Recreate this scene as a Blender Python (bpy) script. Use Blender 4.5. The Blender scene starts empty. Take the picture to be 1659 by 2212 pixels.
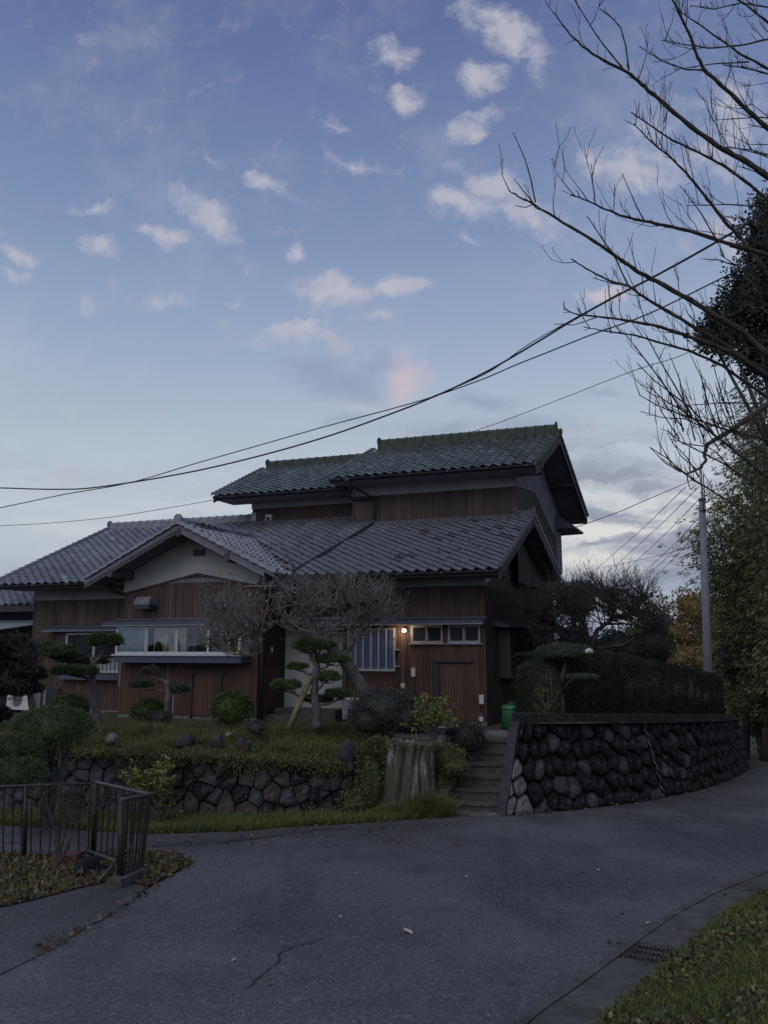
import bpy, math, random
import numpy as np
from mathutils import Vector, Matrix, noise as mn
R = math.radians
rnd = random.Random(7)
rng = np.random.default_rng(11)
SC = bpy.context.scene
COL = SC.collection
# ------------------------------------------------------------------ camera
cam_d = bpy.data.cameras.new('camera'); cam = bpy.data.objects.new('camera', cam_d); COL.objects.link(cam)
CAM = Vector((0, 0, 1.55)); PITCH = R(9.8)
cam.location = CAM; cam.rotation_euler = (math.pi/2 + PITCH, 0, 0)
cam_d.sensor_fit = 'VERTICAL'; cam_d.sensor_height = 24; cam_d.sensor_width = 18
cam_d.lens = 24*1700/2212; cam_d.clip_start = .1; cam_d.clip_end = 3000
SC.camera = cam
SC.view_settings.view_transform = 'Standard'; SC.view_settings.look = 'None'
SC.view_settings.exposure = .42; SC.view_settings.gamma = 1; SC.view_settings.use_curve_mapping = False
SC.cycles.max_bounces = 5; SC.cycles.transparent_max_bounces = 8

# measured points of the photograph (1659 x 2212 survey grid) turned into places in the world
def ray(x, y):
    a = (x-829.5)/1700; b = -(y-1106)/1700
    return Vector((a, math.cos(PITCH)-b*math.sin(PITCH), math.sin(PITCH)+b*math.cos(PITCH)))
GS = .0865
def at(x, y, Y):
    d = ray(x, y); return CAM + d*(Y/d.y)
def gnd(x, y, off=0):
    d = ray(x, y); return CAM + d*((CAM.z-off)/(-GS*d.y-d.z))
def gz(y): return -GS*y if y < 60 else -GS*60

# ------------------------------------------------------------------ sky and sun
class NT:
    def __init__(s, tree): s.t = tree; s.n = tree.nodes; s.l = tree.links
    def new(s, typ, ins=None, **kw):
        nd = s.n.new(typ)
        for k, v in kw.items(): setattr(nd, k, v)
        for k, v in (ins or {}).items():
            if isinstance(v, bpy.types.NodeSocket): s.l.new(v, nd.inputs[k])
            else: nd.inputs[k].default_value = v
        return nd
    def math(s, op, a, b=None, c=None, clamp=False):
        ins = {0: a}
        if b is not None: ins[1] = b
        if c is not None: ins[2] = c
        return s.new('ShaderNodeMath', ins, operation=op, use_clamp=clamp).outputs[0]
    def mix(s, f, a, b, blend='MIX'):
        nd = s.new('ShaderNodeMix', data_type='RGBA', blend_type=blend)
        for i, v in ((0, f), (6, a), (7, b)):
            if isinstance(v, bpy.types.NodeSocket): s.l.new(v, nd.inputs[i])
            elif i and len(v) == 3: nd.inputs[i].default_value = (*v, 1)
            else: nd.inputs[i].default_value = v
        return nd.outputs[2]
    def ramp(s, f, stops, interp='LINEAR'):
        nd = s.new('ShaderNodeValToRGB', {0: f}); cr = nd.color_ramp; cr.interpolation = interp
        while len(cr.elements) < len(stops): cr.elements.new(.5)
        for e, (p, c) in zip(cr.elements, stops):
            e.position = p; e.color = (*c, 1) if not isinstance(c, (int, float)) else (c, c, c, 1)
        return nd.outputs[0]
    def smooth(s, v, lo, hi):
        nd = s.new('ShaderNodeMapRange', {0: v, 1: lo, 2: hi, 3: 0., 4: 1.}, interpolation_type='SMOOTHSTEP'); return nd.outputs[0]

def lin(r, g, b):
    return tuple((c/255/12.92 if c/255 <= .04045 else ((c/255+.055)/1.055)**2.4) for c in (r, g, b))
SUN_EL, SUN_AZ = R(48), R(212)      # the last soft light comes from low behind the viewer, a little left
EK = 8.7          # the colours below are as seen at the exposure set above
W = bpy.data.worlds.new('World'); SC.world = W; W.use_nodes = True
w = NT(W.node_tree); w.n.clear()
tc = w.new('ShaderNodeTexCoord')
sep = w.new('ShaderNodeSeparateXYZ', {0: tc.outputs['Generated']})
X, Yy, Z = sep.outputs
den = w.math('MAXIMUM', w.math('ABSOLUTE', Yy), .12)
px = w.math('DIVIDE', X, den); pz = w.math('DIVIDE', Z, den)
P = w.new('ShaderNodeCombineXYZ', {0: px, 1: pz, 2: 0.}).outputs[0]
sky = w.new('ShaderNodeTexSky', sky_type='NISHITA', sun_disc=False, sun_elevation=SUN_EL, sun_rotation=SUN_AZ, air_density=1.0, dust_density=.6, ozone_density=3.)
base = w.ramp(Z, [(0, lin(158, 166, 174)), (.05, lin(170, 177, 184)), (.13, lin(184, 191, 196)), (.23, lin(173, 184, 196)), (.34, lin(150, 166, 189)), (.49, lin(118, 137, 172)), (.68, lin(86, 102, 145)), (1, lin(74, 89, 130))])
# a wide horizontal trend: the left of the sky is a little deeper
lr = w.smooth(X, -.9, .9)
base = w.mix(lr, w.mix(1., base, (.90, .93, .94), 'MULTIPLY'), w.mix(1., base, (1.08, 1.03, 1.0), 'MULTIPLY'))
base = w.mix(1., base, (EK, EK, EK), 'MULTIPLY')
skyc = w.mix(.04, base, sky.outputs[0])
# cloud masks
warp = w.new('ShaderNodeTexNoise', {'Vector': P, 'Scale': 9., 'Detail': 5., 'Roughness': .62})
wv = w.new('ShaderNodeVectorMath', {0: warp.outputs['Color'], 1: (.5, .5, .5)}, operation='SUBTRACT').outputs[0]
wv = w.new('ShaderNodeVectorMath', {0: wv, 'Scale': .075}, operation='SCALE').outputs[0]
PW = w.new('ShaderNodeVectorMath', {0: P, 1: wv}, operation='ADD').outputs[0]
n1 = w.new('ShaderNodeTexNoise', {'Vector': PW, 'Scale': 20., 'Detail': 7., 'Roughness': .62}).outputs[0]
def blob(x, y, rx, ry, ang):
    c = ray(x, y); cx, cy = c.x/c.y, c.z/c.y
    e = ray(x+10, y); sx = abs(e.x/e.y-cx)/10
    e = ray(x, y-10); sy = abs(e.z/e.y-cy)/10
    m = w.new('ShaderNodeMapping', {'Vector': PW, 'Location': (cx, cy, 0), 'Rotation': (0, 0, R(ang)), 'Scale': (rx*sx, ry*sy, 1)}, vector_type='TEXTURE')
    return w.new('ShaderNodeVectorMath', {0: m.outputs[0]}, operation='LENGTH').outputs['Value']
def group(bl):
    acc = None
    for x, y, rx, ry, ang, k in bl:
        v = w.math('MULTIPLY', w.math('SUBTRACT', 1.0, blob(x, y, rx*1.55, ry*1.75, ang), clamp=True), k)
        acc = v if acc is None else w.math('MAXIMUM', acc, v)
    return acc
veil = w.new('ShaderNodeTexNoise', {'Vector': PW, 'Scale': 4.2, 'Detail': 7., 'Roughness': .66}).outputs[0]
skyc = w.mix(w.math('MULTIPLY', w.smooth(veil, .47, .74), .2), skyc, tuple(c*EK for c in lin(186, 186, 196)))
pale = group([(445, 470, 78, 24, -42, 1.), (355, 515, 48, 16, -12, .9), (218, 540, 42, 18, -5, .8), (45, 555, 40, 18, -15, .95), (30, 595, 44, 10, -10, .7), (195, 448, 70, 20, -3, .55),
    (585, 400, 66, 15, -24, .9), (470, 350, 26, 10, -50, .5), (705, 628, 74, 34, -14, 1.), (865, 620, 70, 20, 14, .95), (635, 545, 26, 16, -30, .7), (815, 695, 44, 16, -8, .85),
    (635, 715, 84, 24, 14, .9), (850, 120, 62, 32, -18, .65), (880, 228, 38, 24, -20, .85), (1040, 170, 46, 32, 35, .85), (985, 290, 48, 22, 20, .7), (1085, 60, 110, 44, -38, .85), (1150, 110, 50, 60, 20, .55), (715, 265, 60, 22, -20, .45),
    (1000, 450, 80, 26, -10, .95), (1065, 410, 80, 26, -25, .9), (1150, 465, 105, 32, -18, .95), (1360, 360, 130, 36, -5, .8), (1400, 290, 100, 30, 10, .5), (1580, 280, 120, 90, 10, .6), (1300, 632, 60, 16, -5, .8), (740, 280, 60, 12, -20, .3), (300, 640, 130, 22, -5, .4), (190, 650, 40, 24, -10, .5), (1600, 520, 120, 60, 0, .5), (1065, 240, 70, 16, 25, .5), (1020, 520, 40, 10, 0, .45), (520, 560, 60, 18, -40, .35), (800, 360, 90, 16, -15, .35), (525, 650, 30, 8, 0, .5)])
pm = w.smooth(w.math('ADD', pale, w.math('MULTIPLY', w.math('SUBTRACT', n1, .5), 1.9)), .06, .86)
pm = w.math('MULTIPLY', pm, w.smooth(pale, .0, .22))
lump = w.new('ShaderNodeTexNoise', {'Vector': PW, 'Scale': 26., 'Detail': 5.}).outputs[0]
palec = w.mix(1., w.mix(lump, lin(146, 152, 176), lin(200, 194, 195)), (EK, EK, EK), 'MULTIPLY')
skyc = w.mix(w.math('MULTIPLY', pm, .8), skyc, palec)
pink = group([(880, 825, 46, 50, -30, .95), (745, 750, 50, 22, -15, .6), (1300, 640, 50, 20, 0, .5), (770, 870, 60, 14, -10, .5)])
pk = w.smooth(w.math('ADD', pink, w.math('MULTIPLY', w.math('SUBTRACT', n1, .5), 2.2)), .15, 1.0)
grey = group([(720, 810, 130, 40, -12, .95), (820, 790, 70, 24, 0, .7), (1050, 855, 110, 18, -3, .85), (960, 925, 90, 26, 5, .8), (1130, 915, 110, 26, 0, .85), (750, 905, 80, 20, -5, .7), (1300, 850, 90, 16, 4, .6), (830, 935, 90, 24, 0, .6), (690, 740, 60, 16, 0, .3)])
gk = w.math('MULTIPLY', w.smooth(w.math('ADD', grey, w.math('MULTIPLY', w.math('SUBTRACT', n1, .5), 1.1)), .15, .85), .62)
skyc = w.mix(gk, skyc, tuple(c*EK for c in lin(132, 142, 168)))
skyc = w.mix(w.math('MULTIPLY', pk, .55), skyc, tuple(c*EK for c in lin(204, 178, 178)))
# long low bars of cloud towards the horizon
SV = w.new('ShaderNodeVectorMath', {0: PW, 1: (3.4, 26., 1.)}, operation='MULTIPLY').outputs[0]
n2 = w.new('ShaderNodeTexNoise', {'Vector': SV, 'Scale': 1., 'Detail': 6., 'Roughness': .58, 'Distortion': .35}).outputs[0]
band = w.math('MULTIPLY', w.smooth(pz, .02, .09), w.math('SUBTRACT', 1., w.smooth(pz, .2, .33)))
side = w.math('ADD', w.math('MULTIPLY', w.smooth(px, -.05, .22), .85), .15)
bm = w.math('MULTIPLY', w.math('MULTIPLY', w.smooth(n2, .40, .60), band), side)
skyc = w.mix(w.math('MULTIPLY', bm, .85), skyc, tuple(c*EK for c in lin(128, 134, 152)))
sm = w.math('MULTIPLY', w.math('SUBTRACT', w.math('SUBTRACT', 1., w.smooth(pz, .035, .13)), 0.), w.smooth(n2, .25, .5))
skyc = w.mix(w.math('MULTIPLY', sm, .75), skyc, tuple(c*EK for c in lin(112, 122, 152)))
glow = w.math('MULTIPLY', w.math('MULTIPLY', w.smooth(n2, .6, .35), side), w.math('MULTIPLY', w.smooth(pz, .07, .12), w.math('SUBTRACT', 1., w.smooth(pz, .14, .24))))
skyc = w.mix(w.math('MULTIPLY', glow, .7), skyc, tuple(c*EK for c in lin(216, 212, 204)))
bg = w.new('ShaderNodeBackground', {0: skyc, 1: .1})
wo = w.new('ShaderNodeOutputWorld', {0: bg.outputs[0]})
try: W.cycles.sampling_method = 'MANUAL'; W.cycles.sample_map_resolution = 512
except Exception: pass
sd = bpy.data.lights.new('sun', 'SUN'); sd.energy = .72; sd.angle = R(60); sd.color = (1, .93, .87)
sun = bpy.data.objects.new('sun', sd); COL.objects.link(sun)
sdir = Vector((math.sin(SUN_AZ)*math.cos(SUN_EL), math.cos(SUN_AZ)*math.cos(SUN_EL), math.sin(SUN_EL)))
sun.rotation_euler = sdir.to_track_quat('Z', 'Y').to_euler(); sun.location = (0, 0, 30)
SC.view_settings.exposure = .42

# ------------------------------------------------------------------ materials
MATS = {}
def mat(name, c1, c2=None, rough=.8, scale=6., detail=5, bump=0., bscale=None, metal=0., island=0., hue2=None, emit=None, spec=.5, iv=.8, stretch=None, stain=None, coord='Object', trans=0):
    """noise-mixed colour (c1..c2), optional per-leaf variation towards hue2, fine relief, stains with a shape of their own"""
    if name in MATS: return MATS[name]
    m = bpy.data.materials.new(name); m.use_nodes = True; t = NT(m.node_tree); t.n.clear()
    co = t.new('ShaderNodeTexCoord').outputs[coord]
    if stretch: co = t.new('ShaderNodeMapping', {'Vector': co, 'Scale': stretch}).outputs[0]
    c2 = c2 or tuple(min(1, c*1.4) for c in c1)
    nz = t.new('ShaderNodeTexNoise', {'Vector': co, 'Scale': scale, 'Detail': detail, 'Roughness': .65})
    f = t.smooth(nz.outputs[0], .32, .68)
    col = t.mix(f, c1, c2)
    if stain:
        sc, (lo, hi), scol, k = stain
        n3 = t.new('ShaderNodeTexNoise', {'Vector': co, 'Scale': sc, 'Detail': 7., 'Roughness': .7})
        col = t.mix(t.math('MULTIPLY', t.smooth(n3.outputs[0], lo, hi), k), col, scol)
    if island:
        rp = t.new('ShaderNodeNewGeometry').outputs['Random Per Island']
        if hue2: col = t.mix(t.smooth(rp, 1-island, 1.0), col, hue2)
        v = t.math('ADD', t.math('MULTIPLY', t.math('FRACT', t.math('MULTIPLY', rp, 7.31)), iv), 1-iv*.5)
        vc = t.new('ShaderNodeCombineColor', {0: v, 1: v, 2: v}).outputs[0]
        col = t.mix(1., col, vc, 'MULTIPLY')
    b = t.new('ShaderNodeBsdfPrincipled', {'Base Color': col, 'Roughness': rough, 'Metallic': metal, 'Specular IOR Level': spec})
    if bump:
        bn = t.new('ShaderNodeTexNoise', {'Vector': co, 'Scale': bscale or scale*4, 'Detail': 8., 'Roughness': .7})
        bp = t.new('ShaderNodeBump', {'Height': bn.outputs[0], 'Strength': min(1, bump), 'Distance': .03})
        t.l.new(bp.outputs[0], b.inputs['Normal'])
    if emit:
        b.inputs['Emission Color'].default_value = (*emit[0], 1); b.inputs['Emission Strength'].default_value = emit[1]
    o = t.new('ShaderNodeOutputMaterial', {0: b.outputs[0]})
    MATS[name] = m; return m
def glass(name, tint, rough=.05):
    if name in MATS: return MATS[name]
    m = bpy.data.materials.new(name); m.use_nodes = True; t = NT(m.node_tree); t.n.clear()
    g = t.new('ShaderNodeBsdfGlossy', {'Color': (.9, .92, 1, 1), 'Roughness': rough}); tr = t.new('ShaderNodeBsdfTransparent', {'Color': (*tint, 1)})
    fr = t.new('ShaderNodeFresnel', {0: 1.5})
    mx = t.new('ShaderNodeMixShader', {0: t.math('ADD', fr.outputs[0], .04), 1: tr.outputs[0], 2: g.outputs[0]})
    t.new('ShaderNodeOutputMaterial', {0: mx.outputs[0]}); MATS[name] = m; return m

M_SIDING = mat('brown_siding', (.068, .033, .024), (.108, .052, .036), rough=.6, scale=3, bump=.3, bscale=40, stretch=(1, 1, .35), stain=(1.1, (.45, .7), (.06, .035, .028), .7), island=.12, hue2=(.14, .085, .06), iv=.6)
M_SIDING_OLD = mat('weathered_brown_siding', (.075, .050, .039), (.118, .080, .061), rough=.65, scale=3, bump=.3, bscale=40, stretch=(1, 1, .35), stain=(1.2, (.45, .7), (.055, .042, .038), .7), island=.15, hue2=(.14, .105, .085), iv=.65)
M_SIDEWALL = mat('shaded_side_siding', (.028, .018, .014), (.045, .027, .02), rough=.7, scale=3, bump=.3)  # brown siding darkened: the shade of the turned-away side is in the colour
M_PLASTER = mat('grey_plaster', (.33, .335, .36), (.40, .405, .43), rough=.95, scale=2.2, bump=.35, bscale=90, stain=(.9, (.5, .8), (.16, .165, .16), .45))
M_PLASTERLIGHT = mat('pale_plaster', (.37, .37, .365), (.46, .46, .45), rough=.95, scale=1.5, bump=.35, bscale=90, stain=(1.1, (.5, .8), (.25, .26, .25), .5))
M_SOFFIT = mat('grey_soffit_board', (.15, .15, .18), (.20, .20, .235), rough=.9, scale=3, bump=.2)
M_BLUE = mat('blue_grey_sheet_metal', (.052, .058, .095), (.07, .076, .12), rough=.5, scale=5, bump=.15, stain=(3, (.55, .8), (.04, .045, .07), .6))
M_DARK = mat('dark_gutter_metal', (.022, .022, .027), (.036, .036, .042), rough=.55, scale=6)
M_GREYWOOD = mat('weathered_grey_board', (.055, .054, .06), (.09, .088, .092), rough=.85, scale=5, bump=.5, bscale=30, stretch=(1, 1, 4))
M_TILE = mat('silver_grey_roof_tile', (.165, .175, .20), (.24, .255, .285), rough=.36, scale=1.3, bump=.2, bscale=30, island=.06, hue2=(.33, .335, .35), iv=.28, stain=(2.2, (.5, .75), (.11, .11, .115), .55), stretch=(1, .35, .35))
M_TILEDARK = mat('leaf_darkened_roof_tile', (.05, .05, .06), (.10, .10, .115), rough=.6, scale=8, bump=.3)
M_TILEGREEN = mat('green_grey_roof_tile', (.088, .108, .10), (.15, .175, .163), rough=.32, scale=1.3, bump=.15, bscale=30, island=.06, hue2=(.22, .245, .235), iv=.28, stain=(2.2, (.5, .75), (.06, .075, .06), .55), stretch=(1, .35, .35))
M_RIDGEGREEN = mat('mossy_ridge_tile', (.026, .038, .029), (.06, .074, .058), rough=.7, scale=5, bump=.4)
M_ALU = mat('white_aluminium', (.42, .43, .45), (.50, .51, .53), rough=.4, scale=8)
M_ALUDULL = mat('dull_aluminium', (.22, .23, .25), (.3, .31, .33), rough=.45, scale=8, metal=.3)
M_FROST = mat('frosted_pane', (.26, .285, .28), (.36, .38, .375), rough=.35, scale=1.2)
M_FROSTBLUE = mat('blue_wired_pane', (.085, .105, .21), (.12, .145, .27), rough=.3, scale=6, stain=(14, (.5, .7), (.06, .075, .15), .5))
M_DARKPANE = mat('dark_pane', (.014, .016, .019), (.028, .031, .036), rough=.12, scale=2, spec=.18)
M_GLASS = glass('clear_glass', (.9, .93, .92))
M_INWALL = mat('glowing_cream_wall', (.40, .36, .22), (.48, .43, .28), rough=.9, scale=2, emit=((1, .82, .48), .03))  # faint emission on the wall stands in for light in the room
M_ROOMDARK = mat('room_dark', (.05, .05, .045), rough=.9)
M_WHITE = mat('white_plastic', (.5, .5, .49), (.6, .6, .58), rough=.5, scale=6)
M_CONC = mat('old_concrete', (.11, .113, .115), (.19, .19, .185), rough=.92, scale=4, bump=.5, bscale=40, stain=(1.6, (.48, .7), (.055, .06, .05), .7))
M_CONCDARK = mat('dark_mossy_concrete', (.05, .052, .05), (.095, .097, .09), rough=.95, scale=5, bump=.6, bscale=30, stain=(2, (.5, .75), (.035, .05, .022), .7))
M_COPING = mat('blackened_coping', (.028, .028, .028), (.065, .064, .06), rough=.95, scale=7, bump=.9, bscale=24, stain=(6, (.55, .68), (.13, .135, .13), .7), spec=.15)
M_GUTTER = mat('weathered_gutter_concrete', (.06, .062, .06), (.115, .116, .11), rough=.92, scale=5, bump=.6, bscale=40, stain=(2.2, (.45, .68), (.04, .04, .032), .8))
M_CHEEK = mat('dark_blue_grey_concrete', (.032, .034, .042), (.062, .065, .075), rough=.92, scale=5, bump=.5, bscale=30, stain=(2.5, (.5, .7), (.03, .032, .03), .7))
M_STONE = mat('dark_wall_stone', (.036, .037, .042), (.085, .087, .093), rough=.85, scale=3.5, bump=.9, bscale=14, stain=(5, (.57, .7), (.24, .245, .25), .55), spec=.15)
M_STONE2 = mat('brownish_wall_stone', (.045, .04, .038), (.092, .082, .075), rough=.88, scale=4, bump=.9, bscale=14, stain=(5, (.6, .75), (.24, .23, .22), .5), spec=.15)
M_STONEPALE = mat('lichen_pale_stone', (.13, .135, .13), (.27, .275, .26), rough=.9, scale=7, bump=.9, bscale=16, stain=(6, (.5, .7), (.07, .07, .07), .6), spec=.15)
M_STONEBLACK = mat('blackened_wall_stone', (.011, .011, .012), (.034, .034, .038), rough=.9, scale=5, bump=1., bscale=14, stain=(7, (.56, .66), (.17, .175, .19), .75), spec=.15)
M_JOINT = mat('wall_joint_earth', (.014, .013, .011), (.028, .026, .02), rough=1, scale=12, bump=.6)
M_BARK = mat('grey_bark', (.085, .08, .075), (.17, .16, .15), rough=.95, scale=9, bump=1., bscale=30, stretch=(1, 1, .4), stain=(4, (.55, .7), (.08, .095, .06), .5))
M_TWIG = mat('grey_brown_twig', (.13, .118, .115), (.21, .19, .18), rough=.9, scale=6)
M_TWIGDARK = mat('dark_twig', (.045, .04, .042), (.085, .075, .072), rough=.9, scale=6)
M_LIMB = mat('cherry_bark', (.045, .036, .034), (.095, .078, .066), rough=.85, scale=10, bump=.7, bscale=50)
M_PINE = mat('pine_needle', (.034, .055, .018), (.07, .105, .032), rough=.7, scale=5, island=.3, hue2=(.08, .12, .045))
M_PINEGREY = mat('grey_green_needle', (.028, .04, .03), (.06, .08, .058), rough=.7, scale=5, island=.3, hue2=(.10, .125, .09))
M_SHRUB = mat('clipped_shrub_leaf', (.036, .056, .014), (.08, .115, .028), rough=.6, scale=4, island=.3, hue2=(.10, .14, .05))
M_SHRUBDARK = mat('dark_shrub_leaf', (.025, .03, .026), (.05, .058, .048), rough=.6, scale=4, island=.3, hue2=(.085, .09, .075))
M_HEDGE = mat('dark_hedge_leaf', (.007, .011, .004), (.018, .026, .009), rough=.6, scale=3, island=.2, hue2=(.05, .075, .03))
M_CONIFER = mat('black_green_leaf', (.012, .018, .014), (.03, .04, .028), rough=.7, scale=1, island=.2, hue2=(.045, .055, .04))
M_YELLOWLEAF = mat('yellow_green_leaf', (.10, .13, .025), (.17, .20, .045), rough=.55, scale=3, island=.4, hue2=(.24, .24, .05))
M_BAMBOO = mat('bamboo_leaf', (.075, .098, .038), (.14, .165, .06), rough=.6, scale=.6, island=.3, hue2=(.15, .17, .06))
M_BROAD = mat('olive_leaf', (.05, .068, .026), (.10, .12, .045), rough=.7, scale=.5, island=.3, hue2=(.14, .12, .04))
M_AUTUMN = mat('autumn_leaf', (.11, .095, .035), (.18, .13, .045), rough=.7, scale=.5, island=.4, hue2=(.26, .15, .05))
M_ORANGE = mat('orange_leaf', (.17, .085, .035), (.26, .15, .055), rough=.7, scale=2, island=.4, hue2=(.30, .25, .09))
M_GRASS = mat('grass_blade', (.055, .085, .018), (.10, .13, .03), rough=.7, scale=1.2, island=.4, hue2=(.17, .17, .05))
M_GRASSTUFT = mat('tall_grass_blade', (.045, .065, .018), (.12, .125, .045), rough=.75, scale=1.1, island=.5, hue2=(.16, .14, .06))
M_GRASSDRY = mat('dry_grass_blade', (.10, .095, .03), (.17, .14, .05), rough=.8, scale=1.5, island=.5, hue2=(.20, .12, .05))
M_COVER = mat('creeping_cover_leaf', (.045, .065, .022), (.09, .115, .035), rough=.7, scale=.9, island=.4, hue2=(.15, .15, .06))
M_LITTER = mat('fallen_leaf', (.052, .033, .020), (.105, .068, .036), rough=.8, scale=8, island=.4, hue2=(.19, .14, .075))
M_LEAFPALE = mat('pale_fallen_leaf', (.38, .36, .26), (.5, .48, .38), rough=.8, scale=8)
M_SOIL = mat('garden_soil', (.035, .032, .018), (.07, .06, .032), rough=1, scale=3, bump=.8, bscale=14, stain=(.9, (.45, .65), (.045, .062, .018), .8))
M_SOILLEAF = mat('leafy_soil', (.028, .022, .015), (.058, .044, .028), rough=1, scale=6, bump=.9, bscale=22, stain=(1.4, (.45, .65), (.05, .055, .022), .7))
M_GREENPLASTIC = mat('green_plastic', (.022, .13, .06), (.03, .16, .075), rough=.45, scale=3)
M_POLE = mat('concrete_pole', (.16, .17, .20), (.22, .23, .26), rough=.85, scale=3, bump=.2)
M_RAIL = mat('black_brown_rail', (.008, .007, .006), (.018, .014, .012), rough=.5, scale=12, bump=.3)
M_RAILTOP = mat('worn_grey_rail', (.038, .037, .04), (.07, .07, .074), rough=.45, scale=12)
M_WIRE = mat('cable_sheath', (.03, .03, .034), (.045, .045, .05), rough=.6)
M_BAMBOOPOLE = mat('old_bamboo_pole', (.14, .12, .06), (.22, .19, .10), rough=.7, scale=6, bump=.2)
M_TRUNKCUT = mat('weathered_stump_wood', (.05, .045, .034), (.12, .105, .085), rough=.95, scale=6, bump=1., bscale=16, stretch=(1, 1, .16), stain=(4.6, (.53, .60), (.30, .29, .27), .9))
M_CRACK = mat('asphalt_crack', (.012, .012, .014), rough=1)

def asphalt(name, c1, c2, patch):
    m = bpy.data.materials.new(name); m.use_nodes = True; t = NT(m.node_tree); t.n.clear()
    co = t.new('ShaderNodeTexCoord').outputs['Object']
    a = t.new('ShaderNodeTexNoise', {'Vector': co, 'Scale': .45, 'Detail': 8., 'Roughness': .68}).outputs[0]
    g = t.new('ShaderNodeTexNoise', {'Vector': co, 'Scale': 42., 'Detail': 4., 'Roughness': .85}).outputs[0]
    g2 = t.new('ShaderNodeTexNoise', {'Vector': co, 'Scale': 9., 'Detail': 6., 'Roughness': .8}).outputs[0]
    sp = t.new('ShaderNodeTexVoronoi', {'Vector': co, 'Scale': 75.}).outputs['Distance']
    st = t.new('ShaderNodeMapping', {'Vector': co, 'Scale': (1.4, .28, 1), 'Rotation': (0, 0, R(-28))}).outputs[0]
    tr = t.new('ShaderNodeTexNoise', {'Vector': st, 'Scale': .8, 'Detail': 6., 'Roughness': .7}).outputs[0]
    c = t.mix(t.smooth(a, .38, .62), c1, c2)
    c = t.mix(t.math('MULTIPLY', t.smooth(tr, .46, .62), .8), c, patch)
    c = t.mix(t.math('MULTIPLY', t.smooth(g2, .52, .72), .35), c, tuple(x*1.7 for x in c2))
    c = t.mix(t.math('MULTIPLY', t.smooth(g2, .46, .28), .45), c, tuple(x*.5 for x in c1))
    g3 = t.new('ShaderNodeTexNoise', {'Vector': co, 'Scale': 21., 'Detail': 3., 'Roughness': .9}).outputs[0]
    c = t.mix(t.math('MULTIPLY', t.smooth(g3, .55, .68), .5), c, tuple(x*2.0 for x in c2))
    c = t.mix(t.math('MULTIPLY', t.smooth(g3, .46, .33), .55), c, tuple(x*.4 for x in c1))
    c = t.mix(t.math('MULTIPLY', t.smooth(g, .54, .70), .75), c, tuple(x*2.6 for x in c2))
    c = t.mix(t.math('MULTIPLY', t.smooth(g, .47, .32), .75), c, tuple(x*.3 for x in c1))
    b = t.new('ShaderNodeBsdfPrincipled', {'Base Color': c, 'Roughness': .62, 'Specular IOR Level': .45})
    h = t.math('ADD', g, t.math('MULTIPLY', sp, .8))
    bp = t.new('ShaderNodeBump', {'Height': h, 'Strength': .8, 'Distance': .015}); t.l.new(bp.outputs[0], b.inputs['Normal'])
    t.new('ShaderNodeOutputMaterial', {0: b.outputs[0]}); MATS[name] = m; return m
M_ROAD = asphalt('asphalt', (.074, .074, .078), (.128, .128, .131), (.05, .05, .054))
M_ROADOLD = asphalt('old_asphalt', (.062, .061, .060), (.09, .089, .087), (.045, .044, .04))

# ------------------------------------------------------------------ mesh helpers
class MB:
    def __init__(s): s.v = []; s.f = []
    def add(s, vs, fs):
        n = len(s.v); s.v += [tuple(p) for p in vs]; s.f += [tuple(i+n for i in f) for f in fs]; return s
    def hexa(s, p):      # p: 8 corners, bottom 4 then top 4
        return s.add(p, [(0, 3, 2, 1), (4, 5, 6, 7), (0, 1, 5, 4), (1, 2, 6, 5), (2, 3, 7, 6), (3, 0, 4, 7)])
    def box(s, a0, a1, b0, b1, z0, z1, T=lambda *q: q):
        return s.hexa([T(a0, b0, z0), T(a1, b0, z0), T(a1, b1, z0), T(a0, b1, z0), T(a0, b0, z1), T(a1, b0, z1), T(a1, b1, z1), T(a0, b1, z1)])
    def prism(s, poly, ext, T=lambda *q: q):   # poly of 3-D points, ext vector
        n = len(poly); p1 = [T(*p) for p in poly]; p2 = [T(p[0]+ext[0], p[1]+ext[1], p[2]+ext[2]) for p in poly]
        return s.add(p1+p2, [tuple(range(n))[::-1], tuple(range(n, 2*n))] + [(i, (i+1) % n, n+(i+1) % n, n+i) for i in range(n)])
    def tube(s, pts, rad, sides=5, cap=True):
        pts = [Vector(p) for p in pts]; n = len(pts)
        if not hasattr(rad, '__len__'): rad = [rad]*n
        if n < 2: return s
        t0 = (pts[1]-pts[0]).normalized()
        ref = Vector((0, 0, 1)) if abs(t0.z) < .9 else Vector((1, 0, 0))
        nx = t0.cross(ref).normalized(); vs = []
        for i, p in enumerate(pts):
            t = (pts[min(i+1, n-1)]-pts[max(i-1, 0)])
            if t.length < 1e-9: t = t0.copy()
            t.normalize(); nx = (nx-t*nx.dot(t))
            if nx.length < 1e-6: nx = t.orthogonal()
            nx.normalize(); ny = t.cross(nx)
            for k in range(sides):
                a = 2*math.pi*k/sides; vs.append(p+(nx*math.cos(a)+ny*math.sin(a))*rad[i])
        fs = [(i*sides+k, i*sides+(k+1) % sides, (i+1)*sides+(k+1) % sides, (i+1)*sides+k) for i in range(n-1) for k in range(sides)]
        if cap: fs += [tuple(range(sides))[::-1], tuple(range((n-1)*sides, n*sides))]
        return s.add(vs, fs)
    def obj(s, name, m, parent=None, smooth=False, origin=None):
        o = link_mesh(name, mesh_of(name, s.v, s.f, m, smooth, origin or ((parent_world(parent)) if parent else None)), parent)
        if origin and not parent: o.location = origin
        elif origin: o.location = Vector(origin)-parent_world(parent)
        return o
def parent_world(p):
    l = Vector((0, 0, 0))
    while p is not None: l += p.location; p = p.parent
    return l
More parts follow.
